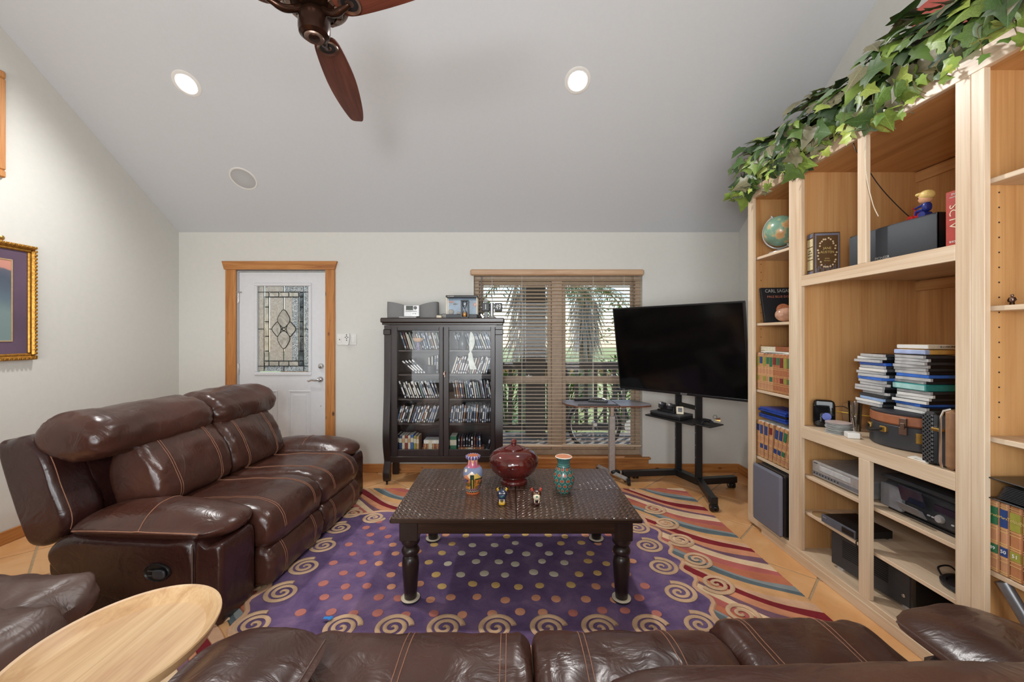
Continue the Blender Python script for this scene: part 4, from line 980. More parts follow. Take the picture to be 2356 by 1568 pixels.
def book(name, x0, x1, y0, y1, z0, z1, cover, spine_axis='y', lab='', grp=None, bands=None, cat='book', bandc=None):
    """book whose spine looks to the low side of spine_axis ('y': back to the camera side, 'x': out of the bookcase)"""
    g = thing(name, ((x0 + x1) / 2, (y0 + y1) / 2, z0), lab, cat, grp); h = z1 - z0
    flat = (z1 - z0) < min(x1 - x0, y1 - y0)
    c = .003
    B().box(x0, x1, y0, y1, z0, z1, c).build('cover', cover, g)
    if spine_axis == 'y':
        e = (x0 + .003, x1 - .003, y0 + .006, y1 + .0007, z0 + .004, z1 + .0007) if not flat else (x0 - .0007, x1 + .0007, y0 + .006, y1 + .0007, z0 + .003, z1 - .003)
    else:
        e = (x0 + .006, x1 + .0007, y0 + .003, y1 - .003, z0 + .004, z1 + .0007) if not flat else (x0 + .006, x1 + .0007, y0 - .0007, y1 + .0007, z0 + .003, z1 - .003)
    B().box(*e).build('pages', M['paper'], g)
    if bands:
        for a, c_, m_ in bands:
            if spine_axis == 'y':
                bb = B().box(x0 - .0003, x1 + .0003, y0 - .0012, y0 + .004, z0 + a * h, z0 + c_ * h) if not flat else B().box(x0 + a * (x1 - x0), x0 + c_ * (x1 - x0), y0 - .0012, y0 + .004, z0 - .0003, z1 + .0003)
            else:
                bb = B().box(x0 - .0012, x0 + .004, y0 - .0003, y1 + .0003, z0 + a * h, z0 + c_ * h) if not flat else B().box(x0 - .0012, x0 + .004, y0 + a * (y1 - y0), y0 + c_ * (y1 - y0), z0 - .0003, z1 + .0003)
            bb.build('spine_band', m_, g)
    return g
cov = {k: mat('cover_' + k, srgb(*c), .5, var=.15, sc=60) for k, c in {'navy': (36, 52, 96), 'black': (26, 26, 30), 'cream': (206, 198, 174), 'red': (140, 48, 40), 'olive': (150, 146, 60), 'blue': (60, 100, 160), 'brown': (146, 86, 54), 'tan': (190, 150, 110), 'green': (44, 104, 70), 'teal': (44, 140, 136), 'white': (226, 226, 222), 'ltan': (170, 104, 66)}.items()}
z = SHZ[4]; x = L0 + .012
names = ['black', 'navy', 'cream', 'red', 'cream', 'blue', 'olive', 'tan']
labs = ['black cover book first in the bottom left shelf of cabinet', 'dark navy book second in the bottom left shelf of cabinet', 'cream book beside the navy book on the bottom cabinet shelf', 'red brown book between two cream books on bottom cabinet shelf', 'cream book right of the red brown book in bottom cabinet shelf', 'blue book standing on the bottom left shelf of cabinet', 'olive book standing on the bottom left shelf of cabinet', 'tan book standing beside the stack on bottom left cabinet shelf']
for k, nm in enumerate(names):
    t_ = random.uniform(.022, .028); h = random.uniform(.165, .185); book('book', x, x + t_, YF + .06, YF + .20, z, z + h, cov[nm], 'y', labs[k], 'standing books on the bottom left shelf', [(.62, .85, cov['cream' if nm != 'cream' else 'tan']), (.08, .14, M['gtxt'])]); x += t_ + .003
gb = [(.12, .15, M['gtxt']), (.3, .33, M['gtxt']), (.36, .56, cov['cream']), (.62, .65, M['gtxt']), (.85, .88, M['gtxt'])]
zz = z
for k in range(4):
    h = .033 if k < 3 else .036; book('book', cx(967) + .006 * k, cx(1010) - .004 * k, YF + .06, YF + .19, zz, zz + h - .001, cov['brown' if k < 3 else 'white'], 'y', ['gilt banded brown book lowest of the stack in bottom left shelf', 'gilt banded brown book second from below in bottom left stack', 'gilt banded brown book third from below in bottom left stack', 'white book topmost of the stack on bottom left cabinet shelf'][k], 'book stack on the bottom left shelf', gb); zz += h
zz = z; x0_ = cx(1051)
for k in range(2):
    book('book', x0_ + .005 * k, cx(1112), YF + .06, YF + .19, zz, zz + .031, cov['brown'], 'y', ['gilt banded brown book lowest in the bottom right shelf stack', 'gilt banded brown book second in the bottom right shelf stack'][k], 'book stack on the bottom right shelf', gb); zz += .032
row(x0_ + .004, cx(1106), zz + .001, 0, [0, 2, 4, 2, 0, 4, 1, 1, 2, 0], 'standing on the bottom right cabinet book stack', 'small volumes on top of the bottom right stack', h=.62, gap=.008)
book('book', cx(1033), cx(1048), YF + .06, YF + .2, z, z + .17, cov['green'], 'y', 'green book at the left end of the bottom right shelf', None, [(.5, .8, cov['cream'])])
row(cx(1118), cx(1134), z, 10, [0, 0, 2, 2, 0, 2, 0, 0, 4, 0], 'at the right end of bottom cabinet shelf', 'leaning volumes at the bottom right end', h=.95)
# ornaments behind the glass
g = thing('tin_canister', (cx(985), YF + .05, SHZ[1]), 'squat dark round tin on the second left cabinet shelf', 'tin')
B().lathe([(0, 0), (.05, 0), (.052, .004), (.052, .06), (0, .06)], (cx(985), YF + .085, SHZ[1]), 28).build('can', M['dgrey'], g); B().lathe([(0, .06), (.056, .06), (.056, .076), (.05, .08), (0, .08)], (cx(985), YF + .085, SHZ[1]), 28).build('lid', M['dgrey'], g)
g = thing('bowl_ornament', (cx(958), YF + .05, SHZ[0]), 'peach bowl ornament on a patterned foot in the top left cabinet shelf', 'ornament')
B().lathe([(0, 0), (.030, 0), (.026, .012), (.020, .05), (.024, .075), (0, .075)], (cx(958), YF + .07, SHZ[0]), 24).build('foot', mat('patterned_glaze', srgb(120, 110, 140), .3, var=.8, sc=60), g)
B().lathe([(0, .072), (.02, .074), (.045, .09), (.056, .112), (.052, .112), (.04, .094), (0, .08)], (cx(958), YF + .07, SHZ[0]), 28).build('bowl', mat('peach_glaze', srgb(232, 190, 152), .3), g)
g = thing('bottle_vase', (cx(1062), YF + .05, SHZ[0]), 'grey bottle vase on the top right shelf of glass-front cabinet', 'vase')
B().lathe([(0, 0), (.034, 0), (.042, .03), (.044, .08), (.03, .12), (.022, .14), (.025, .165), (.02, .165), (0, .15)], (cx(1062), YF + .075, SHZ[0]), 28).build('body', mat('grey_glaze', (.10, .11, .12), .25), g)
g = thing('white_strip', (cx(1086), YF + .03, cz(765)), 'white lace ribbon hanging inside the right glass door', 'strip'); b = B(); rows = []  # narrow off-white sheet behind the right door pane
for i in range(20):
    u = i / 19; zc = cz(763) - u * .355; wd = .006 + .020 * math.sin(min(1, u * 1.9) * math.pi) ** .7 * (u < .53) + (.010 + .018 * (u - .53) * 2 if u >= .53 else 0); xc = cx(1083) + .01 * math.sin(u * 7) + .03 * max(0, u - .5)
    rows.append([(xc - wd, YF + .026 + .003 * math.sin(u * 20), zc), (xc, YF + .022, zc), (xc + wd, YF + .026 + .003 * math.cos(u * 17), zc)])
b.grid(rows).grid([[(x, y + .0012, z) for x, y, z in r_] for r_ in rows]); b.build('strip', mat('matte', srgb(226, 232, 224), .7), g, fix=False)

# things on top of the cabinet
CT = 1.5575 + .0005; yr = 3.95
def rx(px): return (px - 1174) * yr / F
def rz(py): return 1.39 - (py - 772) * yr / F
CT = cz(731) + .0005
g = thing('clock_radio', (rx(951), yr, CT), 'grey bow-tie shaped clock radio standing on the cabinet at left', 'radio'); h = .158
for sgn in (-1, 1):
    xa, xb = (rx(894), rx(934)) if sgn < 0 else (rx(1008), rx(969)); n = 12; rows = []
    for i in range(n + 1):
        u = i / n; x = xa + (xb - xa) * u; hh = h * (1 - .20 * (u ** 1.5)); yo = .035 * (1 - u) ** 2 * 0 - .02 * math.sin(u * 3.14)
        rows.append([(x, yr - .05 + yo, CT + .004), (x, yr - .058 + yo, CT + hh * .5), (x, yr - .05 + yo, CT + hh), (x, yr + .04, CT + hh), (x, yr + .05, CT + .004)])
    for q in rows[:1]: rows[0] = [(p[0] - sgn * 0, p[1] + .01, p[2]) for p in q]
    B().loft(rows).build('speaker_wing', mat('speaker_cloth', srgb(124, 124, 124), .8, sc=300, var=.2), g, 50)
B().box(rx(933.5), rx(969.5), yr - .082, yr + .04, CT + .012, CT + h * .79, .006).build('centre_unit', M['silver'], g)
yk = yr - .083
B().box(rx(939), rx(955), yk - .001, yk + .004, rz(714), rz(704.5), .001).build('display', mat('lcd', (.055, .065, .05), .25), g)
B().lathe([(0, .008), (.013, .008), (.016, .004), (.016, 0), (0, 0)], (rx(960), yk, rz(709)), 24, MX.Rotation(R(90), 3, 'X')).build('dial', M['grey'], g)
b = B()
for k in range(10): b.box(rx(939 + k * 2.5), rx(940.6 + k * 2.5), yk - .0015, yk + .002, rz(717.6), rz(716.2))
for k in range(7): b.box(rx(940 + k * 3.3), rx(941.2 + k * 3.3), yk - .0015, yk + .002, rz(714.9), rz(714.1))
for k in (955, 960): b.ball((rx(k), yk, rz(722)), .004, 10, 6)
tag(b.build('button', M['black'], g), kind='stuff')
B().box(rx(924), rx(963), yr - .10, yr - .05, CT, CT + .012, .003).build('cd_flap', M['lgrey'], g)
g = thing('power_adapter', (rx(1012), yr - .03, CT), 'small white power adapter with black plug on the cabinet top', 'adapter')
B().box(rx(1006.5), rx(1018), yr - .06, yr - .01, CT, CT + .027, .004).build('block', M['cream'], g); B().box(rx(1008), rx(1017), yr - .057, yr - .013, CT + .027, CT + .034, .002).build('plug', M['black'], g)
b = B().tube([(rx(1016), yr - .03, CT + .03), (rx(1020), yr - .02, CT + .042), (rx(1027), yr - .005, CT + .04)], .0025, 6); b.build('cord', M['black'], g)
ya = 3.97
g = thing('aquarium_lamp', (rx(1063), ya, CT), 'black framed toy aquarium lamp with painted fish on cabinet top', 'lamp'); xa, xb = rx(1028), rx(1099); tp = rz(680)
B().box(xa, xb, ya - .07, ya + .06, CT, CT + .038, .004).build('base', M['dgrey'], g); B().box(xa - .003, xb + .003, ya - .073, ya + .063, tp - .022, tp, .004).build('lid', M['black'], g)
text('AQUARIUM', .012, (xa + .045, ya - .0745, tp - .011), m=M['wtxt'], parent=g, **FRONT)
B().box(xa + .008, xb - .008, ya + .045, ya + .05, CT + .038, tp - .022).build('backdrop', mat('aquarium_print', srgb(138, 164, 188), .5, var=.25, sc=14), g)
b = B()
for x in (xa + .004, xb - .004):
    for y in (ya - .066, ya + .056): b.box(x - .004, x + .004, y - .004, y + .004, CT + .038, tp - .02)
b.build('corner_post', M['cream'], g)
B().box(xa + .006, xb - .006, ya - .066, ya - .064, CT + .038, tp - .022).build('glass', M['glass'], g)
for k, (px, py, c, r_) in enumerate(((1037, 694, srgb(196, 110, 70), (.022, .006, .008)), (1046, 699, srgb(70, 84, 70), (.018, .005, .008)), (1092, 700, srgb(200, 140, 120), (.016, .005, .020)))): B().ball((rx(px), ya - .01, rz(py)), r_, 14, 8).prism([(rx(px) + r_[0] * .8, rz(py)), (rx(px) + r_[0] * 1.5, rz(py) + .008), (rx(px) + r_[0] * 1.5, rz(py) - .008)], 'y', ya - .012, ya - .008).build('fish', mat('fish_%d' % k, c, .4), g)
B().soft((rx(1037), ya + .01, CT + .062), (.026, .02, .026), 2.5, 8, .01).soft((rx(1054), ya + .02, CT + .05), (.02, .02, .014), 2.5, 8, .01).build('rock', mat('rock', srgb(140, 128, 112), .9, var=.3), g)
hy = ya - .105; hx = rx(1071.5)
g = thing('hourglass', (hx, hy, CT), 'black framed hourglass with orange sand before the aquarium lamp', 'hourglass')
for z in (CT + .0, CT + .158): B().box(hx - .036, hx + .036, hy - .03, hy + .03, z, z + .010, .002).build('end_plate', M['black'], g)
for dx in (-.031, .031): B().box(hx + dx - .006, hx + dx + .006, hy - .008, hy + .022, CT + .01, CT + .158).build('post', M['black'], g)
B().lathe([(.002, .010), (.016, .012), (.022, .03), (.020, .05), (.008, .076), (.003, .084), (.008, .092), (.020, .118), (.022, .138), (.016, .156), (.002, .158)], (hx, hy, CT), 24).build('bulb', glass('hourglass_glass', (1, 1, 1), .12), g)
B().lathe([(0, .012), (.014, .013), (.020, .03), (.018, .042), (.006, .054), (0, .056)], (hx, hy, CT), 20).build('sand', mat('orange_sand', srgb(222, 158, 70), .8), g)
g = thing('flip_clock', (rx(1132), yr, CT), 'flip clock showing 1 49 on two black blocks before the window blind', 'clock')
fx_ = rx(1131.5)
B().lathe([(0, 0), (.046, 0), (.044, .008), (.03, .018), (.012, .026), (0, .026)], (fx_, yr, CT), 24).build('base', M['silver'], g)
B().tube([(fx_, yr, CT + .02), (fx_, yr, CT + .15)], [.018, .022], 12).tube([(fx_ - .10, yr, rz(707)), (fx_ + .105, yr, rz(707))], .008, 10).build('post', M['silver'], g)
for pa, pb, s_ in ((1109.5, 1126.5, '1'), (1138, 1155.5, '49')):
    B().box(rx(pa), rx(pb), yr - .045, yr + .03, rz(716), rz(697.5), .005).build('number_block', M['dgrey'], g); xm = (rx(pa) + rx(pb)) / 2
    text(s_, .068, (xm, yr - .0465, rz(706.7)), m=M['wtxt'], parent=g, sx=.8, **FRONT); B().box(rx(pa) + .002, rx(pb) - .002, yr - .0470, yr - .046, rz(706.9), rz(706.5)).build('split_line', M['black'], g)
g = thing('horn_ornament', (rx(1118), yr + .05, CT), 'upright grey horn ornament behind the flip clock', 'ornament')
B().tube([(rx(1118), yr + .06, CT), (rx(1117), yr + .06, CT + .08), (rx(1116), yr + .06, CT + .17), (rx(1118), yr + .05, CT + .182)], [.022, .018, .017, .022], 14).build('horn', M['lgrey'], g); B().lathe([(0, 0), (.028, 0), (.026, .01), (0, .01)], (rx(1118), yr + .06, CT), 20).build('foot', M['silver'], g)
g = thing('chain_figurine', (rx(1105), yr - .03, CT), 'tiny dark figurine with chain left of the flip clock', 'figurine')
B().soft((rx(1104), yr - .04, CT + .02), (.010, .010, .02), 2.5).ball((rx(1104), yr - .04, CT + .048), .009, 12, 8).build('body', M['blackm'], g)
b = B()
for k in range(5): q = (rx(1108) + .004 * k, yr - .045, CT + .034 - .006 * k); b.tube([(q[0] + .005 * math.cos(a), q[1], q[2] + .005 * math.sin(a)) for a in [i * .628 for i in range(11)]], .0014, 5)
tag(b.build('chain', M['chrome'], g), kind='stuff')

# ------------------------------------------------------------------ over-bed table by the window
ot = thing('rolling_table', (1.0, 3.95, 0), 'rolling side table with a silver post and split top before window', 'table')
yt = 3.95; px_ = (1408 - 1174) * 3.97 / F
def tab(poly, z0, z1, tilt, mt, name):
    b = B().prism(poly, 'z', z0, z1); return b.build(name, mt, ot)
m_lam = mat('grey_laminate', srgb(136, 134, 142), .3); m_edge = mat('brown_edge', srgb(110, 70, 50), .5)
z = .748
lt = [(.505, 3.94), (.525, 3.85), (.60, 3.74), (1.0, 3.74), (1.0, 4.10), (.56, 4.10), (.51, 4.03)]
rt = [(1.006, 3.74), (1.21, 3.74), (1.305, 3.78), (1.325, 3.86), (1.27, 4.02), (1.2, 4.10), (1.006, 4.10)]
for nm, pl in (('main_leaf', lt), ('side_leaf', rt)):
    q = tab(pl, z - .016, z - .001, 0, m_edge, nm); cxx = sum(a for a, _ in pl) / len(pl); cyy = sum(b_ for _, b_ in pl) / len(pl)
    B().prism([(cxx + (a - cxx) * .992, cyy + (b_ - cyy) * .992) for a, b_ in pl], 'z', z - .002, z + .001).build('top_face', m_lam, q)
B().box(.62, .99, 3.742, 3.752, z + .0005, z + .014, .003).build('edge_stop', M['dgrey'], ot)
px_ = .985
B().box(px_ - .019, px_ + .019, 3.95, 3.985, .35, z - .016, .003).build('inner_post', M['nickel'], ot); B().box(px_ - .028, px_ + .028, 3.94, 3.995, .065, .615, .004).build('outer_post', M['silver'], ot)
B().tube([(px_ - .10, 4.12, .075), (px_ + .10, 3.80, .055)], [.022, .022], 4).build('foot_bar', M['silver'], ot); B().tube([(px_, 3.96, .075), (px_ + .09, 3.952, .072)], .014, 8).build('cross_bar', M['silver'], ot)
B().soft((px_ + .03, 3.945, .075), (.045, .03, .02), 3).build('joint', M['black'], ot)
for x, y in ((px_ + .115, 3.795), (px_ - .10, 4.125)): B().cyl((x - .012, y, .027), (x + .012, y, .027), .0265).box(x - .016, x + .016, y - .012, y + .012, .035, .062, .004).build('caster', M['black'], ot)
B().box(px_ - .33, px_ - .31, 3.78, 3.80, z - .05, z - .016, .003).build('bracket', M['lgrey'], ot)
for k, (p0, p1, w_, lab) in enumerate((((.63, 4.03), (.83, 4.045), .020, 'thin black remote control lying at rear of the rolling table'), ((.76, 3.98), (.93, 3.90), .026, 'grey button remote control lying slanted on the rolling table'))):
    g = thing('remote_control', ((p0[0] + p1[0]) / 2, (p0[1] + p1[1]) / 2, z + .0012), lab, 'remote'); d = (V((*p1, 0)) - V((*p0, 0))); n_ = V((-d.y, d.x, 0)).normalized()
    c_ = V(((p0[0] + p1[0]) / 2, (p0[1] + p1[1]) / 2, z + .012)); B().obox(c_, d / 2, n_ * w_, (0, 0, .010), .006).build('case', M['dgrey'] if k else M['black'], g); b = B()
    for i in range(7):
        for j in (-1, 0, 1): b.ball(c_ + d * (-.38 + .12 * i) + n_ * (.4 * w_ * j) + V((0, 0, .010)), (.004, .004, .0025), 8, 4)
    tag(b.build('button', M['lgrey'] if k else M['grey'], g), kind='stuff')

# ------------------------------------------------------------------ television on a rolling stand
Lm, Rm = at(1418.5, 803, 3.965), at(1719, 808.5, 3.10)
dx = (Rm - Lm); dx.z = 0; W2 = dx.length / 2; dx.normalize(); nrm = V((-dx.y * -1, dx.x * -1, 0)); nrm = V((dx.y, -dx.x, 0))      # towards the camera side
if nrm.y > 0: nrm = -nrm
til = R(9.5); up = (V((0, 0, 1)) * math.cos(til) + nrm * math.sin(til)).normalized(); out = (nrm * math.cos(til) - V((0, 0, 1)) * math.sin(til)).normalized()
ctr = (Lm + Rm) / 2; ctr.z = (Lm.z + Rm.z) / 2; H2 = .392
tv = thing('television', ctr, 'large black flat screen television tilted on a stand beside the bookcase', 'television')
B().obox(ctr - out * .02, dx * W2, up * H2, out * .018, .006).build('cabinet', M['black'], tv)
m, t, p = nodes('tv_screen'); sets(p, Base_Color=(.003, .003, .003), Roughness=.10); p.inputs['Specular IOR Level'].default_value = .35; m_scr = m
B().obox(ctr + out * .0, dx * (W2 - .010), up * (H2 - .014), out * .0015, .0005).build('screen', m_scr, tv)
bz = B()
for a, b_, c_, d_ in ((dx * W2, up * .006, up * (H2 - .006), 0), (dx * W2, up * .010, -up * (H2 - .010), 0), (dx * .005, up * H2, dx * (W2 - .005), 0), (dx * .005, up * H2, -dx * (W2 - .005), 0)): bz.obox(ctr + c_ + out * .001, a, b_, out * .003, .001)
bz.build('bezel', M['black'], tv)
text('SONY', .022, ctr - up * (H2 - .0105) + out * .0048 + dx * .06, dx, up, M['stxt'], tv)
B().obox(ctr - out * .06 - up * .1, dx * .35, up * .2, out * .03, .01).build('rear_bulge', M['dgrey'], tv)
st = thing('television_stand', (1.60, 3.80, 0), 'black metal rolling television stand with two poles and splayed feet', 'stand')
P1, P2 = V((1.617, 3.93, 0)), V((1.690, 3.665, 0)); back = -nrm
for q in (P1, P2):
    b = B().box(q.x - .028, q.x + .028, q.y - .02, q.y + .02, .08, 1.30, .006); o = b.build('pole', M['blackm'], st)
    bb = B()
    for k in range(6): bb.cyl((q.x - .0285, q.y, .3 + .11 * k), (q.x - .0292, q.y, .3 + .11 * k), .005, None, 8)
    tag(bb.build('bolt_hole', M['lgrey'], o), kind='stuff')
def bar(p0, p1, hw, hh, name='base_bar', mt='blackm'):
    p0, p1 = V(p0), V(p1); d = (p1 - p0) / 2; n_ = V((-d.y, d.x, 0)).normalized(); return B().obox((p0 + p1) / 2, d, n_ * hw, V((0, 0, hh)), .004).build(name, M[mt], st)
bar((1.07, 3.885, .082), (1.62, 3.935, .082), .03, .026); bar((1.60, 3.94, .085), (1.70, 3.655, .085), .035, .03); bar((1.68, 3.68, .082), (2.06, 3.74, .082), .03, .028); bar((1.695, 3.665, .095), (1.612, 3.245, .085), .026, .026)
B().box(1.585, 1.64, 3.22, 3.275, .058, .115, .004).build('foot_block', M['blackm'], st)
for x, y in ((1.612, 3.235), (1.11, 3.89), (2.02, 3.735), (1.22, 3.99)):
    w_ = B().cyl((x - .026, y, .030), (x - .008, y, .030), .0295).cyl((x + .008, y, .030), (x + .026, y, .030), .0295).box(x - .028, x + .028, y - .016, y + .016, .036, .060, .004).build('caster', M['black'], st)
    B().cyl((x - .0275, y, .03), (x + .0275, y, .03), .01).build('hub', M['nickel'], w_)
for q in (P1, P2): B().obox((q.x + nrm.x * .06, q.y + nrm.y * .06, 1.2), nrm * .07, dx * .025, V((0, 0, .03)), .004).build('bracket_arm', M['blackm'], st)
B().obox((P1 + P2) / 2 + V((-.01, 0, .74)), (P2 - P1) / 2, (nrm * .008), (0, 0, .02), .003).build('cross_brace', M['blackm'], st)
# its shelf, a sloping tray before the poles
a0, a1 = at(1490, 962, 3.62), at(1590, 976, 3.36); a2 = at(1640, 966, 3.62)
S0, S1 = V((1.235, 3.75, .665)), V((1.50, 3.36, .655)); sd = (S1 - S0) / 2; sn = V((sd.y, -sd.x, 0)).normalized(); sn = sn if sn.y > 0 else -sn
sc_ = (S0 + S1) / 2 + sn * .12
B().obox(sc_, sd, sn * .12, (0, 0, .006), .003).build('shelf', M['blackm'], st)
B().obox(sc_ + sn * .02 + sd * 1.25, sd * .30, sn * .10, (0, 0, .005), .003).build('shelf', M['blackm'], st)
zs = sc_.z + .0065; sdn = sd.normalized()
g = thing('game_console', sc_ + V((0, 0, .0065)), 'flat black game console on the television stand shelf', 'console')
cc = V((sc_.x, sc_.y, zs)) - sdn * .045
B().obox(cc + V((0, 0, .011)), sdn * .15, sn * .10, (0, 0, .0105), .003).build('lower_half', M['black'], g); B().obox(cc + V((0, 0, .031)), sdn * .15 , sn * .10, (0, 0, .0085), .003).build('upper_half', M['dgrey'], g)
top_ = zs + .0398; gc = V((sc_.x, sc_.y, top_)) - sdn * .075 - sn * .01
g = thing('controller_dock', gc, 'black charging dock with two game controllers on the console', 'dock')
B().obox(gc + V((0, 0, .008)), sdn * .085, sn * .035, (0, 0, .008), .004).obox(gc + V((0, 0, .03)), sdn * .07, sn * .012, (0, 0, .022), .004).build('cradle', M['black'], g)
for k in (-1, 1):
    q = gc + sdn * (.045 * k) + V((0, 0, .052)) - sn * .012; b = B().obox(q, sdn * .012 + sn * .02, sn * .03 - sdn * .0, V((0, 0, .022)), .008); b.soft(q - sn * .01 + V((0, 0, .012)), (.024, .022, .020), 2.5); o = b.build('controller', M['dgrey'], g); B().ball(q - sn * .030 + V((0, 0, .020)), (.010, .010, .010), 12, 8).build('thumbstick', M['lgrey'], o)
gc = V((sc_.x, sc_.y, top_)) + sdn * .055 - sn * .02; tx = sdn * .9 + V((0, 0, 0)); 
g = thing('thermometer', gc, 'small cream digital thermometer standing on the game console', 'thermometer')
fx = V((1, -.25, 0)).normalized(); fn = V((-fx.y, fx.x, 0)); fup = (V((0, 0, 1)) + fn * .2).normalized(); q = gc + V((0, 0, .034)) + fn * .0
B().obox(q, fx * .030, fup * .033, fn * .007, .005).build('case', M['cream'], g); B().obox(q - fn * .0072 + fup * .006, fx * .018, fup * .019, fn * .001, 0).build('display', M['grey'], g)
text('24', .022, q - fn * .0086 + fup * .010, fx, fup, M['black'], g); text('45', .012, q - fn * .0086 - fup * .007, fx, fup, M['black'], g)
sb = V((sc_.x, sc_.y, zs)) + sd * 1.2 + V((0, 0, -.0005))
g = thing('cable_coil', sb, 'loose black headset cable heaped at the end of stand shelf', 'cable'); b = B()
pts = [sb + V((random.uniform(-.06, .06), random.uniform(-.06, .06), .008 + .03 * random.random())) for _ in range(16)]; b.tube(crom(pts, 90, False), .005, 6); b.build('cable', M['black'], g)
kb = sb + sdn * .02 + V((.055, .0, .03))
g = thing('key_ring', kb, 'bunch of keys on a ring at end of stand shelf', 'keys'); b = B().tube([kb + V((.016 * math.cos(i * .5), .004, .030 + .016 * math.sin(i * .5))) for i in range(14)], .0016, 6); b.build('ring', M['blackm'], g)
for k in range(4):
    a = -.5 + .5 * k; d = V((math.cos(a), -.3, math.sin(a) * .3 - .1)).normalized(); q = kb + V((0, 0, .012)); B().obox(q + d * .02, d * .018, d.cross(V((0, 1, 0))).normalized() * .007, V((0, .002, 0))).build('key', [M['brass'], M['nickel'], M['brass'], M['bronzel']][k], g)
# ------------------------------------------------------------------ built-in bookcase on the right
XF, XB = 1.775, 2.52
bc = thing('bookcase', (XF, 1.82, 0), 'tall built-in pale maple bookcase filling the right side of the room', 'bookcase')
def by_(px, X): return F * X / (px - 1174)
def bz_(py, Y): return 1.39 - (py - 772) * Y / F
mz, my, iz, iy = M['mapz'], M['mapy'], M['inz'], M['iny']
for ya, yb in ((2.99, 3.052), (2.547, 2.604), (2.494, 2.5465), (1.5756, 1.631), (1.529, 1.5751), (.60, .66)):
    B().box(XF, XF + .024, ya, yb, .08, 2.396, .002).build('stile', mz, bc)
B().box(XF, XF + .024, .60, 3.052, 2.396, 2.476, .002).build('top_rail', my, bc)
B().box(XF, XF + .024, .60, 3.052, .02, .08, .002).build('bottom_rail', my, bc)
B().box(XF - .008, XF - .0005, .60, 2.877, .0, .055, .002).build('base_strip', my, bc)
for y in (3.03, 2.5475, 2.525, 1.598, 1.555, .60): B().box(XF + .024, XB, y, y + .020, .0, 2.42).build('side_panel', iz, bc)
B().box(XB, XB + .018, .60, 3.052, .0, 2.48).build('back_panel', iz, bc)
B().box(XF + .024, XB, .62, 3.03, 2.40, 2.42).build('top_panel', iy, bc)
B().box(XF + .024, XB, .62, 3.03, .055, .079).build('floor_panel', my, bc)
def shelf(ya, yb, z, th=.019, x=1.808, m_=None, name='shelf'): return B().box(x, XB - .001, ya, yb, z - th, z, .002).build(name, m_ or my, bc)
LB, CB, RB = (2.5675, 3.0295), (1.6185, 2.5245), (.622, 1.5545)
LS = [1.965, 1.482, .998, .512]; RS = [1.982, 1.502, 1.010, .508]
for z in LS: shelf(*LB, z)
for z in RS: shelf(*RB, z)
shelf(*CB, 1.752, .02, XF + .024); B().box(XF, XF + .024, 1.631, 2.494, 1.690, 1.7545, .002).build('shelf_rail', my, bc)
DZ = .840; shelf(*CB, DZ, .02, XF + .024); B().box(XF, XF + .024, 1.631, 2.494, .770, .842, .002).build('deck_rail', my, bc)
B().box(XF, XF + .024, 2.039, 2.09, 1.7545, 2.396, .002).build('divider', mz, bc); B().box(XF, XF + .024, 2.020, 2.084, .08, .770, .002).build('divider', mz, bc)
C1, C2 = .540, .318
shelf(*CB, C1); shelf(*CB, C2)
for z in (2.335, 1.665): B().box(XB - .02, XB - .0005, 1.62, 2.524, z, z + .06, .002).build('cleat', iy, bc)
bp = B()
for (yy, zs_) in ((3.0295, [1.2 + .06 * k for k in range(13)]), (1.5545, [1.08 + .057 * k for k in range(17)])):
    for z in zs_:
        for x in (1.86,): bp.cyl((x, yy + .0002, z), (x, yy - .0006, z), .0032, None, 8)
tag(bp.build('pin_hole', mat('pin_hole_dark', (.03, .015, .006), .9), bc), kind='stuff')

# ---- left bay
g = thing('desk_globe', (1.92, 2.80, LS[0]), 'antique style desk globe on the top shelf of the left bookcase bay', 'globe')
gc = V((1.885, 2.85, LS[0] + .155)); m, t, p = nodes('globe_map'); sets(p, Roughness=.25)
f = noise(t, coords(t, (1, 1, 1)), 11, 5, .55)
t.links.new(ramp(t, [(.47, srgb(116, 150, 130)), (.53, srgb(150, 168, 136)), (.56, srgb(204, 164, 116)), (.7, srgb(186, 138, 94))], f), p.inputs['Base Color'])
B().ball((gc.x, gc.y, gc.z), .105, 36, 24).build('ball', m, g, 60)
b = B(); rg_ = []
ax = V((-.25, .35, .9)).normalized(); sd_ = V((.0, 1, 0)); n1 = (V((-.5, .86, 0)) - ax * V((-.5, .86, 0)).dot(ax)).normalized()
b.tube([gc + (ax * math.cos(a) + n1 * math.sin(a)) * .118 for a in [i * math.pi / 24 for i in range(25)]], .006, 8); b.cyl(gc + ax * .10, gc + ax * .128, .008, None, 10).cyl(gc - ax * .10, gc - ax * .128, .008, None, 10)
b.build('meridian_arm', M['silver'], g); B().lathe([(0, 0), (.072, 0), (.070, .008), (.03, .018), (.014, .03), (0, .032)], (gc.x, gc.y, LS[0] + .0005), 28).build('base', M['silver'], g)
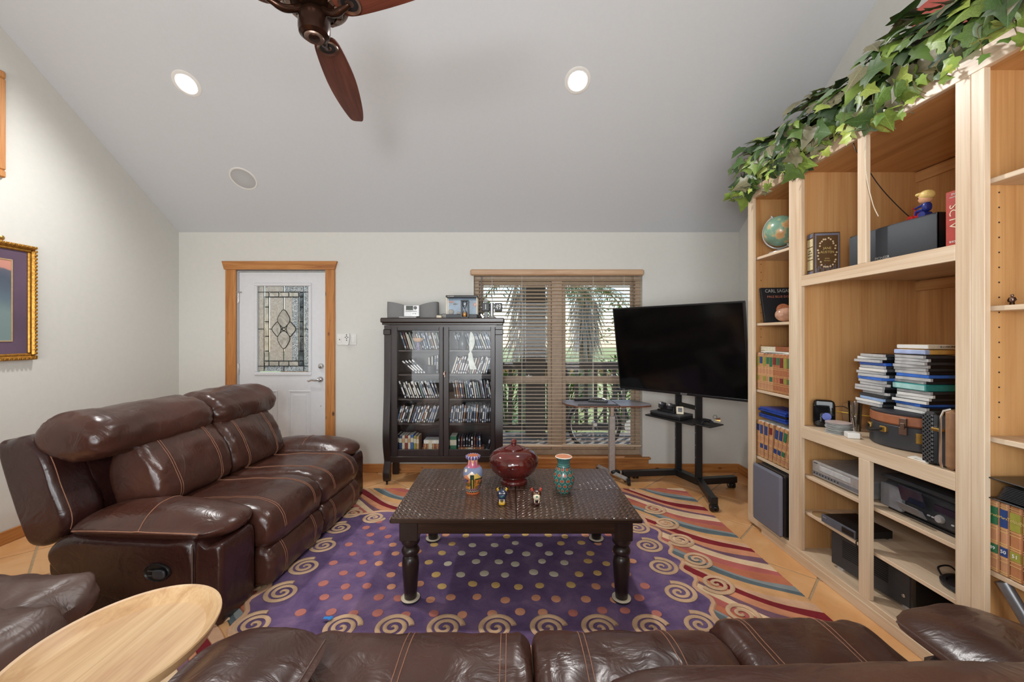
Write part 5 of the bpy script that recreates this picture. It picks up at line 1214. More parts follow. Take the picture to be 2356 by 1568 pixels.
# book about space standing face out, leaning back, shell before it
g = thing('space_book', (2.0, 2.93, LS[1]), 'black hardcover space book standing face out on the second left bookcase shelf', 'book')
b0 = V((1.828, 2.95, LS[1] + .001)); e1 = V((1, -.10, 0)).normalized(); e2 = (V((0, .22, 1))).normalized(); e3 = e1.cross(e2)
cc = b0 + e1 * .125 + e2 * .132; B().obox(cc, e1 * .118, e2 * .130, e3 * .012, .002).build('cover', cov['black'], g); B().obox(cc - e3 * .0 + e1 * .004, e1 * .116, e2 * .127, e3 * .0105).build('pages', M['paper'], g)
fr_ = cc + e3 * .0128
text('CARL SAGAN', .036, fr_ + e2 * .104, e1, e2, M['stxt'], g, sx=.84); text('PALE BLUE DOT', .024, fr_ + e2 * .060, e1, e2, mat('copper_print', srgb(172, 104, 84), .5), g, sx=.95)
B().lathe([(0, 0), (.052, 0), (.052, .001), (0, .001)], fr_ - e2 * .045 + e1 * .02, 28, MX((e1, e2, e3)).transposed()).build('planet_print', mat('planet_print', srgb(206, 130, 92), .5, var=.3, sc=20), g)
text('CARL SAGAN', .017, b0 - e1 * .0005 + e2 * .20 + e3 * .0, -e2, -e3 if False else V((-.10, -1, 0)).normalized(), M['stxt'], g)
g = thing('sea_shell', (1.93, 2.77, LS[1]), 'glossy pearly sea shell in front of the black space book', 'shell')
b = B(); b.soft((1.905, 2.80, LS[1] + .052), (.085, .05, .05), 2.2); b.tube([(1.975, 2.79, LS[1] + .06), (2.025, 2.77, LS[1] + .075), (2.055, 2.76, LS[1] + .08)], [.03, .018, .004], 12); b.build('shell', mat('nacre', srgb(206, 160, 134), .15, .15, .35, 14), g)
g = thing('plate_stand', (2.06, 2.72, LS[1]), 'dark leaf-shaped blade ornament above the sea shell', 'ornament'); B().tube([(2.10, 2.70, LS[1] + .001), (2.10, 2.70, LS[1] + .27)], .004, 6).lathe([(0, .262), (.14, .272), (0, .28)], (2.06, 2.72, LS[1]), 20).build('blade', M['bronze'], g)
# great-books set
SPC = {'green': srgb(44, 110, 74), 'navy': srgb(38, 66, 122), 'olive': srgb(150, 146, 62), 'red': srgb(120, 44, 40)}
spm = {k: mat('spine_' + k, v_, .4) for k, v_ in SPC.items()}
ltans = [cov['ltan'], mat('cover_ltan_pale', srgb(190, 138, 100), .45), mat('cover_ltan_mid', srgb(178, 118, 78), .45)]
def greatbook(y0, y1, x, z, h, col, lab, grp, num=None, title=None, lean=0.0, lay=False):
    g = thing('leather_book', (x, (y0 + y1) / 2, z), lab, 'book', grp); d = .19; w_ = y1 - y0
    mm = MX.Translation((x, y0, z)) @ MX.Rotation(lean, 4, 'X')
    def bb(): return B(mm)
    b = bb().box(.0, d, 0, w_, 0, h, .0065); b.build('cover', ltans[int(y0 * 977) % 3], g)
    bb().box(.006, d + .0006, .003, w_ - .003, .004, h + .0006).build('pages', M['paper'], g)
    for a, c_ in ((.66, .90), (.27, .39)) if (num or int(y0 * 613) % 3) else ((.72, .90),): bb().box(-.0008, .004, .0035, w_ - .0035, a * h, c_ * h).build('spine_label', spm[col], g)
    b = bb()
    for a in (.03, .06, .20, .25, .41, .44, .60, .64, .92, .95): b.box(-.0010, .003, .003, w_ - .003, a * h - .0009, a * h + .0009)
    tag(b.build('gilt_rule', M['gtxt'], g), kind='stuff')
    if num: text(num, .018, mm @ V((-.0016, w_ / 2, .33 * h)), (0, -1, 0), (0, 0, 1), M['wtxt'], g)
    if title: text(title, min(.018, w_ * .46), mm @ V((-.0016, w_ / 2, .79 * h)), (0, -1, 0), (0, 0, 1), M['gtxt'], g, sx=min(1, w_ * 1.55 / (len(title) * min(.018, w_ * .46) * .55 + .001)))
    return g
yy = 3.005; k = 0; cl = ['olive', 'navy', 'olive', 'green', 'green', 'red', 'green', 'red', 'olive', 'green', 'olive', 'green', 'olive']
while yy > 2.60 and k < 13:
    w_ = .031 + .003 * ((k * 7) % 3); greatbook(yy - w_, yy, 1.812, LS[2] + .0005, .268, cl[k], '%s tan leather book from window side on the third left bookcase shelf' % ORD[k], 'leather books on the third left shelf'); yy -= w_ + .003; k += 1
zt = LS[2] + .270
g = thing('folded_papers', (1.95, 2.75, zt), 'loose white papers lying on top of the leather book row', 'papers'); B().box(1.83, 2.0, 2.62, 2.95, zt + .0005, zt + .006, .001).obox((1.90, 2.78, zt + .010), (.08, .02, 0), (-.03, .16, 0), (0, 0, .003), .001).build('sheets', M['paper'], g)
book('book', 1.83, 2.02, 2.66, 2.98, zt + .015, zt + .045, cov['brown'], 'x', 'cream and brown book lying on papers atop the leather book row', None, [(.5, 1.0, cov['cream'])])
yy = 3.005
for k in range(8):
    lean = [0, 0, .03, .06, .14, .16, .18, .20][k]; w_ = .034
    greatbook(yy - w_ , yy, 1.812, LS[3] + .0008 + .0, .262, ['navy', 'navy', 'navy', 'red', 'navy', 'navy', 'green', 'olive'][k], '%s tan leather book from window side on the fourth left bookcase shelf' % ORD[k], 'leather books on the fourth left shelf', lean=lean); yy -= w_ + (.012 if k in (1, 2, 3) else .006)
g = thing('ornate_book', (1.82, 2.64, LS[3]), 'black book with gilt pattern at near end of fourth left shelf', 'book')
m, t, p = nodes('gilt_diamond_print'); ck = t.nodes.new('ShaderNodeTexChecker'); ck.inputs['Scale'].default_value = 60; ck.inputs[1].default_value = (*srgb(30, 26, 22), 1); ck.inputs[2].default_value = (*srgb(176, 140, 60), 1); t.links.new(coords(t, (1, 1, 1), (R(45), 0, 0)), ck.inputs['Vector']); vo = noise(t, coords(t), 90); t.links.new(mixc(t, vo, (.01, .008, .006), ck.outputs['Color']), p.inputs['Base Color'])
B().box(1.812, 2.0, 2.600, 2.632, LS[3] + .0005, LS[3] + .285, .003).build('cover', m, g); B().box(1.82, 2.0007, 2.603, 2.629, LS[3] + .004, LS[3] + .2857).build('pages', M['paper'], g)
g = thing('blue_grey_book', (1.82, 2.66, LS[3]), 'thin blue grey book leaning beside the gilt patterned book', 'book'); B().obox((1.90, 2.645, LS[3] + .145), (.09, 0, 0), (0, .006, 0), (0, -.004, .143), .002).build('cover', cov['white'], g)
zt = LS[3] + .292; bluc = mat('blue_case', srgb(30, 62, 150), .3)
for k in range(5):
    g = tag(B().obox((1.90, 2.83 + .01 * (k % 2), zt + .0075 + .0152 * k), (.085, .006 * (k % 3 - 1), 0), (-.004 * (k % 3), .145 - .01 * (k % 3), 0), (0, 0, .007), .002).build('film_case', [bluc, bluc, M['black'], bluc, bluc][k]), ['blue film case lowest in the stack on leather books', 'blue film case second from below on the leather books', 'black film case in the middle of the blue stack', 'blue film case just above the black one in bookcase', 'blue film case topmost of the stack on leather books'][k], 'film case', 'film cases stacked on the leather books')
g = thing('floor_speaker', (1.74, 2.765, .08), 'large speaker with grey cloth grille at bottom of left bookcase bay', 'speaker')
B().box(1.775 + .026, 2.1, 2.62, 2.93, .08, .488, .006).box(1.762, 1.80, 2.625, 2.925, .090, .484, .008).build('cabinet', M['black'], g)
m_gr = mat('grille_cloth', srgb(106, 106, 118), .8, var=.12, sc=420, bm=.15); B().box(1.735, 1.763, 2.628, 2.928, .088, .486, .012).build('grille', m_gr, g)

# ---- centre bay, upper shelf
UZ = 1.7525
g = thing('novel_book', (1.80, 2.40, UZ), 'brown floral hardcover novel collection with cream spine on the upper shelf', 'book')
yb0 = by_(1866, 1.85); A1 = V((1.815, 2.447, UZ + .0005)); A2 = A1 + V((.155, -.026, 0))
hh = .255; e1 = (A2 - A1).normalized(); e3 = V((e1.y, -e1.x, 0)); wv = .155; tk = .066
s1 = -e3 if False else V((-.55, .83, 0)); s1 = V((e1.y, -e1.x, 0)); s1 = s1 if s1.y > 0 else -s1
c0 = A1 + e1 * .072 + s1 * (tk / 2) + V((0, 0, hh / 2)); brn = mat('brown_cloth', srgb(92, 66, 36), .5)
B().obox(c0, e1 * .072, s1 * (tk / 2), (0, 0, hh / 2), .003).build('cover', brn, g); B().obox(c0 + e1 * .003, e1 * .0705, s1 * (tk / 2 - .004), (0, 0, hh / 2 + .0005)).build('pages', M['gold'], g)
sp0 = A1 + s1 * (tk / 2) - e1 * .0008
def fil(name, c0_, c1_, sc): return gmat(name, c0_, c1_, sc, .1, .5)
m_fil = mat('spine_filigree', srgb(214, 202, 160), .4, var=.25, sc=160); m_lab = mat('spine_dark_label', srgb(70, 58, 40), .5); m_bl = mat('cover_blue_print', srgb(116, 118, 136), .5)
for a, c_, mm_ in ((.02, .10, m_bl), (.13, .36, m_fil), (.38, .66, m_fil), (.68, .86, m_fil), (.89, .98, m_bl)): B().obox(sp0 + V((0, 0, hh * (a + c_) / 2)), e1 * .0006, s1 * (tk / 2 - .004), (0, 0, hh * (c_ - a) / 2)).build('spine_panel', mm_, g)
f0 = A1 + e1 * .074 - s1 * .0008
B().obox(f0 + V((0, 0, hh / 2)), e1 * .065, s1 * .0003, (0, 0, hh * .47)).build('cover_border', m_bl, g); B().obox(f0 + V((0, 0, hh / 2)), e1 * .058, s1 * .0006, (0, 0, hh * .425)).build('cover_field', brn, g)
fl_ = B(); fw = mat('flower_print', srgb(222, 196, 160), .5); n_f = 0
for k in range(26):
    a = k * 2 * math.pi / 26; q = f0 - s1 * .0008 + e1 * (.048 * math.cos(a) + random.uniform(-.004, .004)) + V((0, 0, hh / 2 + .004 + .082 * math.sin(a) + random.uniform(-.006, .006)))
    fl_.lathe([(0, 0), (.0055, 0), (.0055, .0003), (0, .0003)], q, 7, MX((e1, V((0, 0, 1)), -s1)).transposed())
tag(fl_.build('flower_print', fw, g), kind='stuff'); b = B()
for k in range(13): q = f0 - s1 * .0008 + e1 * (-.055 + .009 * k) + V((0, 0, hh * .10 + .012 * (k % 3))); b.obox(q, e1 * .0018, s1 * .0002, (0, 0, .014))
tag(b.build('leaf_print', m_bl, g), kind='stuff')
for s_, z, sz in (('JANE', .62, .020), ('AUSTEN', .53, .020), ('SEVEN', .38, .009), ('NOVELS', .33, .009)): text(s_, sz, f0 - s1 * .0012 + V((0, 0, hh * z)), e1, (0, 0, 1), M['gtxt'], g)
for s_, z in (('JANE', .58), ('AUSTEN', .52), ('NOVELS', .45)): text(s_, .012, sp0 - e1 * .001 + V((0, 0, hh * z)), -s1, (0, 0, 1), m_lab, g)
# centre speaker
g = thing('centre_speaker', (1.9, 1.98, UZ), 'long black centre speaker on the upper bookcase shelf behind the divider', 'speaker')
ys0, ys1 = 1.785, 2.245; B().box(1.865, 2.12, ys0, ys1, UZ + .0005, UZ + .180, .004).build('cabinet', M['black'], g)
rows = []
for i in range(25):
    u = i / 24; y = ys0 + (ys1 - ys0) * u; xo = 1.863 - .022 * math.sin(u * math.pi) ** .6; rows.append([(xo + .01, y, UZ + .003), (xo, y, UZ + .012), (xo, y, UZ + .168), (xo + .01, y, UZ + .177), (1.866, y, UZ + .177), (1.866, y, UZ + .003)])
B().loft(rows).build('grille', mat('speaker_grille', srgb(62, 66, 72), .7, var=.12, sc=400), g, 50)
text('PIONEER', .020, (1.838, 2.02, UZ + .022), m=M['stxt'], parent=g, **LEFTV)
# toy rider
g = thing('toy_rider', (1.93, 1.90, UZ + .181), 'small blond toy figure in a blue suit riding a red toy tractor', 'figurine'); z0 = UZ + .1812; skin = mat('toy_skin', srgb(222, 168, 128), .4); rd = mat('toy_red', srgb(196, 44, 40), .3); bl_ = mat('toy_blue', srgb(34, 46, 120), .3); yl = mat('toy_hair', srgb(226, 196, 120), .4)
y0 = 1.905; x0 = 1.93
b = B().soft((x0, y0 + .02, z0 + .026), (.012, .028, .014), 3); b.build('chassis', rd, g)
B().tube([(x0, y0 + .048, z0 + .03), (x0, y0 + .040, z0 + .058), (x0 - .012, y0 + .045, z0 + .062)], .004, 8).build('steering_column', rd, g)
for yq, r_ in ((y0 + .052, .014), (y0 - .005, .017)): B().cyl((x0 - .018, yq, z0 + r_), (x0 + .018, yq, z0 + r_), r_, None, 20).build('wheel', rd if r_ < .015 else bl_, g)
B().soft((x0, y0 - .012, z0 + .054), (.018, .015, .022), 2.6).build('body', bl_, g); B().tube([(x0 - .012, y0 - .005, z0 + .064), (x0 - .014, y0 + .018, z0 + .058), (x0 - .008, y0 + .036, z0 + .058)], [.006, .005, .004], 8).build('arm', bl_, g)
B().tube([(x0 - .012, y0 - .008, z0 + .042), (x0 - .014, y0 + .022, z0 + .040), (x0 - .013, y0 + .028, z0 + .024)], [.008, .007, .005], 8).build('leg', bl_, g)
hd_ = B().soft((x0, y0 - .006, z0 + .096), (.024, .024, .026), 2.4).build('head', skin, g); B().soft((x0, y0 - .014, z0 + .108), (.027, .024, .022), 2.4).soft((x0 - .004, y0 + .012, z0 + .117), (.020, .016, .009), 2.4).build('hair', yl, hd_)
B().ball((x0 - .022, y0 + .006, z0 + .096), .003, 8, 6).build('eye', M['black'], hd_)
g = thing('boxed_set', (1.84, 1.68, UZ), 'red SCTV boxed disc set standing at near end of the upper shelf', 'box'); red_ = mat('box_red', srgb(176, 62, 52), .45)
B().box(1.812, 2.0, 1.652, 1.702, UZ + .0005, UZ + .232, .003).build('slipcase', red_, g); text('SCTV', .042, (1.8112, 1.672, UZ + .125), (0, 0, -1), (0, -1, 0), mat('box_print', srgb(232, 214, 186), .5), g)
text('DVD', .011, (1.8112, 1.666, UZ + .216), m=M['wtxt'], parent=g, **LEFTV); text('VOLUME ONE', .006, (1.8112, 1.666, UZ + .204), m=M['wtxt'], parent=g, **LEFTV); text('SHOUT', .012, (1.8112, 1.666, UZ + .022), m=M['wtxt'], parent=g, **LEFTV)
g = thing('wooden_dish', (1.97, 1.72, UZ), 'brown round dish standing on edge behind the red boxed set', 'dish'); B().lathe([(0, 0), (.035, .002), (.055, .012), (.057, .014), (.034, .006), (0, .004)], (1.93, 1.715, UZ + .058), 32, MX.Rotation(R(-90), 3, 'X')).build('dish', M['bronze'], g)
def cable(name, pts, r_, m_, lab): return tag(B().tube(crom(pts, 40, False), r_, 6).build(name, m_), lab, 'cable')
cable('speaker_cable', [(1.80, 2.145, 2.42), (1.79, 2.12, 2.36), (1.812, 2.095, 2.28), (1.85, 2.06, 2.16), (1.90, 2.03, 2.06), (1.95, 1.985, 1.96), (1.99, 1.965, UZ + .183)], .0025, M['black'], 'thin black speaker cable dropping from ivy behind the upper divider')
cable('pale_cable', [(1.77, 2.03, 2.46), (1.764, 2.028, 2.38), (1.768, 2.030, 2.2), (1.80, 2.030, 2.05), (1.82, 2.02, 1.98)], .0022, M['cream'], 'pale cord hanging from the ivy down the upper divider')

# ---- centre bay, deck
g = thing('wifi_router', (1.84, 2.42, DZ), 'black rounded router with a blue round button on the bookcase deck', 'router')
rm = MX.Translation((1.895, 2.47, DZ + .0005)) @ MX.Rotation(R(-32), 4, 'Z')
B(rm).soft((0, 0, .082), (.055, .026, .082), 6, 8).build('case', mat('piano_black', (.006, .006, .007), .08), g, 50); bb = B(rm); bb.lathe([(0, .002), (.022, .002), (.023, 0), (0, 0)], (.012, -.0262, .066), 24, MX.Rotation(R(90), 3, 'X')); bb.build('button', mat('button_blue', srgb(96, 110, 190), .4), g)
bb = B(rm)
for k in range(8): bb.ball((-.048, -.022, .128 - .012 * k), .0014, 6, 4)
tag(bb.build('indicator_light', emit('green_led', (.25, .9, .25), 1.5), g), kind='stuff')
g = thing('disc_spindle', (1.87, 2.24, DZ), 'stack of bare shiny discs on the deck beside the router', 'discs'); b = B()
for k in range(12): b.lathe([(.0, 0), (.058, 0), (.060, .0012), (.058, .0024), (0, .0024)], (1.858 + random.uniform(-.005, .005), 2.315 + random.uniform(-.005, .005), DZ + .001 + .0048 * k), 36)
tag(b.build('discs', mat('disc_mirror', (.62, .62, .60), .2, .35), g), kind='stuff'); B().lathe([(.009, 0), (.060, 0), (.060, .0016), (.009, .0016)], (1.858, 2.315, DZ + .060), 36).build('top_disc', mat('disc_label', srgb(198, 182, 178), .35), g)
g = thing('small_box', (1.83, 2.13, DZ), 'small white box lying before the disc stack on the deck', 'box'); B(MX.Translation((1.836, 2.205, DZ + .0006)) @ MX.Rotation(R(-20), 4, 'Z')).box(-.02, .035, -.028, .03, 0, .030, .004).build('carton', M['wht'], g)
g = thing('pen_cup', (1.99, 2.15, DZ), 'clear plastic cup of pens and scissors on the deck behind the box', 'cup')
B().lathe([(.026, 0), (.034, .165), (.036, .168), (.034, .168), (.0245, .003), (0, .003), (0, 0)], (2.0, 2.37, DZ + .0006), 24).build('cup', glass('cup_plastic', (.96, .96, .94), .12, .08), g)
for k in range(5): a = k * 1.25; B().tube([(2.0 + .012 * math.cos(a), 2.37 + .012 * math.sin(a), DZ + .006), (2.0 + .022 * math.cos(a), 2.37 + .022 * math.sin(a), DZ + .12 + .015 * k)], .0035, 6).build('pen', [M['black'], mat('pen_yellow', srgb(214, 180, 60), .4), M['chrome'], M['dgrey'], M['black']][k], g)
g = thing('steel_tongs', (1.885, 2.12, DZ), 'bundle of steel spoons standing on the deck before the clear cup', 'cutlery'); 
for k in range(4): B().tube([(1.872 + .006 * k, 2.225 + .006 * k, DZ + .001), (1.872 + .006 * k, 2.225 + .01 * k, DZ + .05), (1.87 + .010 * (k - 1), 2.225 + .012 * k, DZ + .105)], [.002, .003, .007], 8).build('spoon', M['chrome'], g)
g = thing('wooden_paddle', (2.05, 2.28, DZ), 'pale wooden paddle standing behind the clear cup on the deck', 'paddle'); B().prism([(2.445, DZ + .001), (2.49, DZ + .001), (2.50, DZ + .10), (2.49, DZ + .14), (2.445, DZ + .145), (2.425, DZ + .13), (2.43, DZ + .05)], 'x', 2.03, 2.045).build('blade', m_oak, g)
cable('router_cable', [(1.95, 2.455, DZ + .125), (1.98, 2.42, DZ + .13), (2.01, 2.41, DZ + .10), (2.05, 2.42, DZ + .05), (2.08, 2.42, DZ + .004)], .0022, M['black'], 'thin black cable running from router to back of the deck')
cable('network_cable', [(1.95, 2.455, DZ + .10), (1.97, 2.41, DZ + .098), (2.06, 2.32, DZ + .092), (2.2, 2.30, DZ + .09)], .0025, mat('cable_yellow', srgb(222, 180, 60), .4), 'yellow network cable running from the router across the deck')
# round case
RC = V((2.065, 2.04, DZ + .0006)); g = thing('round_case', RC, 'round black travel case with a tan band and brass latch on the deck', 'case'); rr = .205
def drum(z0, z1, r0, r1, cap=True): return [(0, z0), (r0 - .008, z0), (r0, z0 + .008), (r1, z1 - .006), (r1 - .006, z1), (0, z1)]
vin = mat('black_vinyl', srgb(52, 52, 56), .42, bm=.1, sc=200); tanv = mat('tan_vinyl', srgb(158, 98, 66), .4)
B().lathe(drum(0, .115, rr, rr - .004), RC, 64).build('body', vin, g); B().lathe(drum(.115, .165, rr - .001, rr - .003), RC, 64).build('band', tanv, g); B().lathe([(0, .165), (rr - .004, .165), (rr - .003, .172), (rr - .012, .178), (0, .18)], RC, 64).build('lid', vin, g)
def onrim(deg, z, r_=rr): return RC + V((r_ * math.cos(R(deg)), r_ * math.sin(R(deg)), z))
b = B(); b.tube([onrim(148 + 2.7 * k, .088 - .022 * math.sin(k / 12 * math.pi) * .9, rr + .004 + .018 * math.sin(k / 12 * math.pi)) for k in range(13)], .008, 10); b.build('handle', M['black'], g)
for dg in (147, 181): q = onrim(dg, .086); tn = V((-math.sin(R(dg)), math.cos(R(dg)), 0)); nr = V((math.cos(R(dg)), math.sin(R(dg)), 0)); B().obox(q, tn * .018, nr * .008, (0, 0, .014), .004).build('handle_mount', M['brass'], g)
q = onrim(205, .118); tn = V((-math.sin(R(205)), math.cos(R(205)), 0)); nr = V((math.cos(R(205)), math.sin(R(205)), 0))
B().obox(q - V((0, 0, .024)), tn * .016, nr * .007, (0, 0, .018), .002).obox(q + V((0, 0, .018)), tn * .015, nr * .006, (0, 0, .020), .003).obox(q + nr * .006, tn * .009, nr * .006, (0, 0, .014), .002).build('latch', M['bronzel'], g)
q = onrim(226, .068); tn = V((-math.sin(R(226)), math.cos(R(226)), 0)); nr = V((math.cos(R(226)), math.sin(R(226)), 0)); b = B().obox(q, tn * .032, nr * .003, (0, 0, .024), .002)
for k in range(7): b.obox(q + tn * (-.024 + .008 * k) + nr * .003, tn * .0015, nr * .002, (0, 0, .018))
b.build('badge', M['brass'], g)
# stacks on the round case
zc = RC.z + .1805; sc = 0
st_cols = [M['lgrey'], mat('case_blue', srgb(60, 110, 200), .25), M['lgrey'], M['wht'], M['lgrey'], M['wht'], mat('case_blue2', srgb(50, 96, 190), .25), M['lgrey'], M['lgrey'], M['lgrey'], M['lgrey'], M['lgrey'], M['dgrey'], M['wht'], mat('case_sky', srgb(150, 180, 220), .3), M['lgrey']]
def discstack(x, y, z, n, lab, grp, cols, hx=.068, hy=.095, th=.0152, rz_=R(28), nm='film_case'):
    for k in range(n):
        o = thing(nm, (x + random.uniform(-.012, .012), y + random.uniform(-.018, .018), z), lab % ORD[k], 'film case', grp, rz=rz_ + R(random.uniform(-6, 6)))
        B().box(-hx, hx, -hy, hy, .0004, th - .0004, .0015).build('shell', [M['dgrey'], M['black']][k % 2] if cols[k] is not st_cols[1] and cols[k] is not st_cols[6] else cols[k], o, local=True)
        B().box(-hx - .0008, -hx + .012, -hy - .0004, hy + .0004, .0008, th - .0008).build('page_edge', cols[k], o, local=True)
        z += th
    return z
def mixed(n): return [random.choice([M['lgrey'], M['lgrey'], M['lgrey'], M['wht'], st_cols[1], M['silver']]) for _ in range(n)]
z1_ = discstack(1.985, 2.172, zc, 18, '%s film case from below in the far stack on the round case', 'film cases in the far stack', [M['lgrey'], M['wht'], st_cols[14], M['dgrey'], M['lgrey'], M['lgrey'], M['lgrey'], M['lgrey'], M['lgrey'], st_cols[1], M['lgrey'], M['lgrey'], M['wht'], M['lgrey'], st_cols[6], M['lgrey'], M['wht'], M['lgrey']], .066, .082, rz_=R(-3))
z2_ = discstack(2.035, 1.996, zc, 7, '%s film case from below in the near stack on the round case', 'film cases low in the near stack', [M['wht'], M['lgrey'], st_cols[1], M['wht'], M['wht'], M['wht'], M['lgrey']], .085, .080, rz_=R(0))
g = thing('vinyl_case', (2.035, 1.996, z2_), 'turquoise plastic folder midway up the near film case stack', 'case', rz=R(0)); B().box(-.095, .10, -.086, .080, .0005, .032, .004).build('folder', cov['teal'], g, local=True); B().box(-.0958, -.05, -.082, .076, .005, .028).build('edge', mat('teal_gloss', srgb(170, 214, 210), .15), g, local=True)
z3_ = discstack(2.035, 1.996, z2_ + .0325, 9, '%s film case above the turquoise folder in the near stack', 'film cases above the turquoise folder', [M['lgrey'], M['lgrey'], st_cols[1], M['lgrey'], M['lgrey'], M['lgrey'], M['lgrey'], M['lgrey'], M['lgrey']], .085, .080, rz_=R(0))
g = thing('padded_envelope', (2.035, 1.996, z3_), 'blue and yellow padded envelope near top of the near stack', 'envelope', rz=R(0)); B().soft((0, 0, .015), (.088, .082, .014), 6).build('envelope', mat('envelope_yellow', srgb(206, 160, 84), .5), g, local=True); B().box(-.0905, -.01, -.078, .078, .004, .026, .004).build('lining', mat('pale_blue', srgb(170, 186, 224), .5), g, local=True)
g = thing('board_game', (2.035, 1.996, z3_ + .03), 'cream boxed game topmost on the near film case stack', 'box'); B().box(-.075, .085, -.080, .075, .0005, .020, .002).build('box', M['cream'], g, local=True); text('ILLUSIONIST', .012, (2.06, 1.9155, z3_ + .0405), (1, 0, 0), (0, 0, 1), M['black'], g, sx=1.3); B().box(-.0757, -.06, -.079, .074, .003, .018).build('pages', M['wht'], g, local=True)
# portable lattice radio
g = thing('lattice_radio', (1.80, 1.70, DZ), 'black squeezebox with lattice grille and chrome edges at near deck end', 'instrument')
B().box(1.79, 1.92, 1.722, 1.775, DZ + .002, DZ + .225, .010).build('bass_side', M['black'], g)
m, t, p = nodes('lattice_grille'); sets(p, Roughness=.3, Metallic=.6); sx = t.nodes.new('ShaderNodeSeparateXYZ'); t.links.new(coords(t, (1, 1, 1), (R(45), 0, 0)), sx.inputs[0])
lt_ = MT(t, 'MAXIMUM', MT(t, 'GREATER_THAN', MT(t, 'SINE', MT(t, 'MULTIPLY', sx.outputs[1], 520)), .45), MT(t, 'GREATER_THAN', MT(t, 'SINE', MT(t, 'MULTIPLY', sx.outputs[2], 520)), .45)); t.links.new(mixc(t, lt_, (.01, .01, .01), (.16, .16, .17)), p.inputs['Base Color']); bump(t, p, lt_, .6, .003)
B().box(1.784, 1.792, 1.727, 1.771, DZ + .012, DZ + .215, .002).build('grille', m, g); b = B()
for k in range(6): b.box(1.80, 1.94, 1.712 - .006 * (k % 2), 1.722, DZ + .02 + .034 * k, DZ + .045 + .034 * k, .003)
b = B().prism([(1.700 if k % 2 else 1.712, 0) for k in range(0)] or [(1.69, DZ + .01), (1.722, DZ + .01), (1.722, DZ + .215), (1.69, DZ + .215)], 'x', 1.80, 1.94); b.build('bellows', M['dgrey'], g)
B().box(1.785, 1.95, 1.648, 1.690, DZ + .002, DZ + .248, .014).build('keyboard_side', mat('brown_celluloid', srgb(150, 112, 82), .18), g)
b = B().tube([(1.786, 1.69, DZ + .006), (1.780, 1.69, DZ + .03), (1.780, 1.69, DZ + .215), (1.786, 1.685, DZ + .240), (1.80, 1.668, DZ + .250)], .005, 8); b.build('chrome_edge', M['chrome'], g); B().box(1.778, 1.80, 1.690, 1.730, DZ + .150, DZ + .164, .003).build('clasp', M['brass'], g)
g = thing('paper_scrap', (1.80, 1.86, DZ), 'crumpled white paper scrap on the deck edge before the round case', 'paper'); B().obox((1.803, 1.80, DZ + .005), (.012, 0, .002), (.002, .045, 0), (0, 0, .0012)).obox((1.806, 1.79, DZ + .009), (.010, .004, .001), (-.004, .035, .003), (0, 0, .0012)).build('sheet', M['paper'], g)

# ---- centre bay, lower shelves
g = thing('video_recorder', (1.9, 2.30, C1), 'silver video recorder on the upper left equipment shelf', 'recorder')
b = B().box(1.84, 2.16, 2.10, 2.485, C1 + .008, C1 + .098, .006).build('body', M['silver'], g); B().box(1.832, 1.842, 2.105, 2.48, C1 + .010, C1 + .096, .004).build('front', M['silver'], g); B().box(1.829, 1.834, 2.20, 2.42, C1 + .052, C1 + .082, .002).build('tape_door', M['lgrey'], g); B().box(1.831, 1.8335, 2.11, 2.475, C1 + .018, C1 + .040, .001).build('control_strip', M['grey'], g)
b = B()
for k in range(9): b.ball((1.831, 2.46 - .022 * k, C1 + .029), (.003, .005, .005), 10, 6)
tag(b.build('button', M['black'], g), kind='stuff'); text('TOSHIBA', .008, (1.8315, 2.45, C1 + .088), m=M['black'], parent=g, **LEFTV)
for y in (2.14, 2.45): B().cyl((1.88, y, C1), (1.88, y, C1 + .009), .012).build('foot', M['black'], g)
g = thing('photo_printer', (1.9, 1.83, C1), 'wide black printer with a lifted display on the right equipment shelf', 'printer')
B().box(1.86, 2.26, 1.64, 2.04, C1 + .012, C1 + .150, .02).build('body', M['dgrey'], g); B().box(1.84, 2.20, 1.645, 2.035, C1 + .150, C1 + .172, .010).build('lid', M['dgrey'], g); B().box(1.835, 1.862, 1.92, 2.03, C1 + .02, C1 + .13, .006).build('card_panel', M['grey'], g)
B().obox((1.832, 1.865, C1 + .118), (.003, 0, .001), (0, .058, 0), (-.010, 0, .036), .003).build('display', mat('screen_navy', (.012, .014, .03), .12), g); B().obox((1.828, 1.862, C1 + .055), (.012, 0, -.006), (0, .052, 0), (-.012, 0, .020), .003).build('paper_tray', M['grey'], g)
B().box(1.852, 1.862, 1.65, 1.79, C1 + .085, C1 + .115, .002).build('lcd', mat('screen_dark', (.02, .014, .03), .15), g); B().lathe([(0, .014), (.014, .014), (.018, .004), (.018, 0), (0, 0)], (1.860, 1.765, C1 + .058), 24, MX.Rotation(R(-90), 3, 'Y')).build('dial', M['silver'], g)
b = B()
for k in range(4): b.box(1.855, 1.862, 1.69 + .018 * (k % 2) + .05 * (k // 2) * 2, 1.702 + .018 * (k % 2) + .05 * (k // 2) * 2, C1 + .050, C1 + .056, .001)
tag(b.build('button', M['lgrey'], g), kind='stuff'); B().box(1.87, 2.2, 1.66, 2.02, C1, C1 + .012).build('foot_rail', M['black'], g)
g = thing('disc_player', (1.9, 2.25, C2), 'slim black disc player on the lower left equipment shelf', 'player')
pm = MX.Translation((1.905, 2.25, C2 + .001)) @ MX.Rotation(R(2), 4, 'Z')
B(pm).box(-.10, .10, -.11, .11, .006, .046, .003).build('body', M['black'], g); B(pm).box(-.108, -.099, -.11, .11, .004, .048, .002).build('front', mat('player_front', srgb(84, 88, 98), .3), g); B(pm).box(-.1095, -.107, -.105, -.03, .010, .040, .001).build('display', M['black'], g)
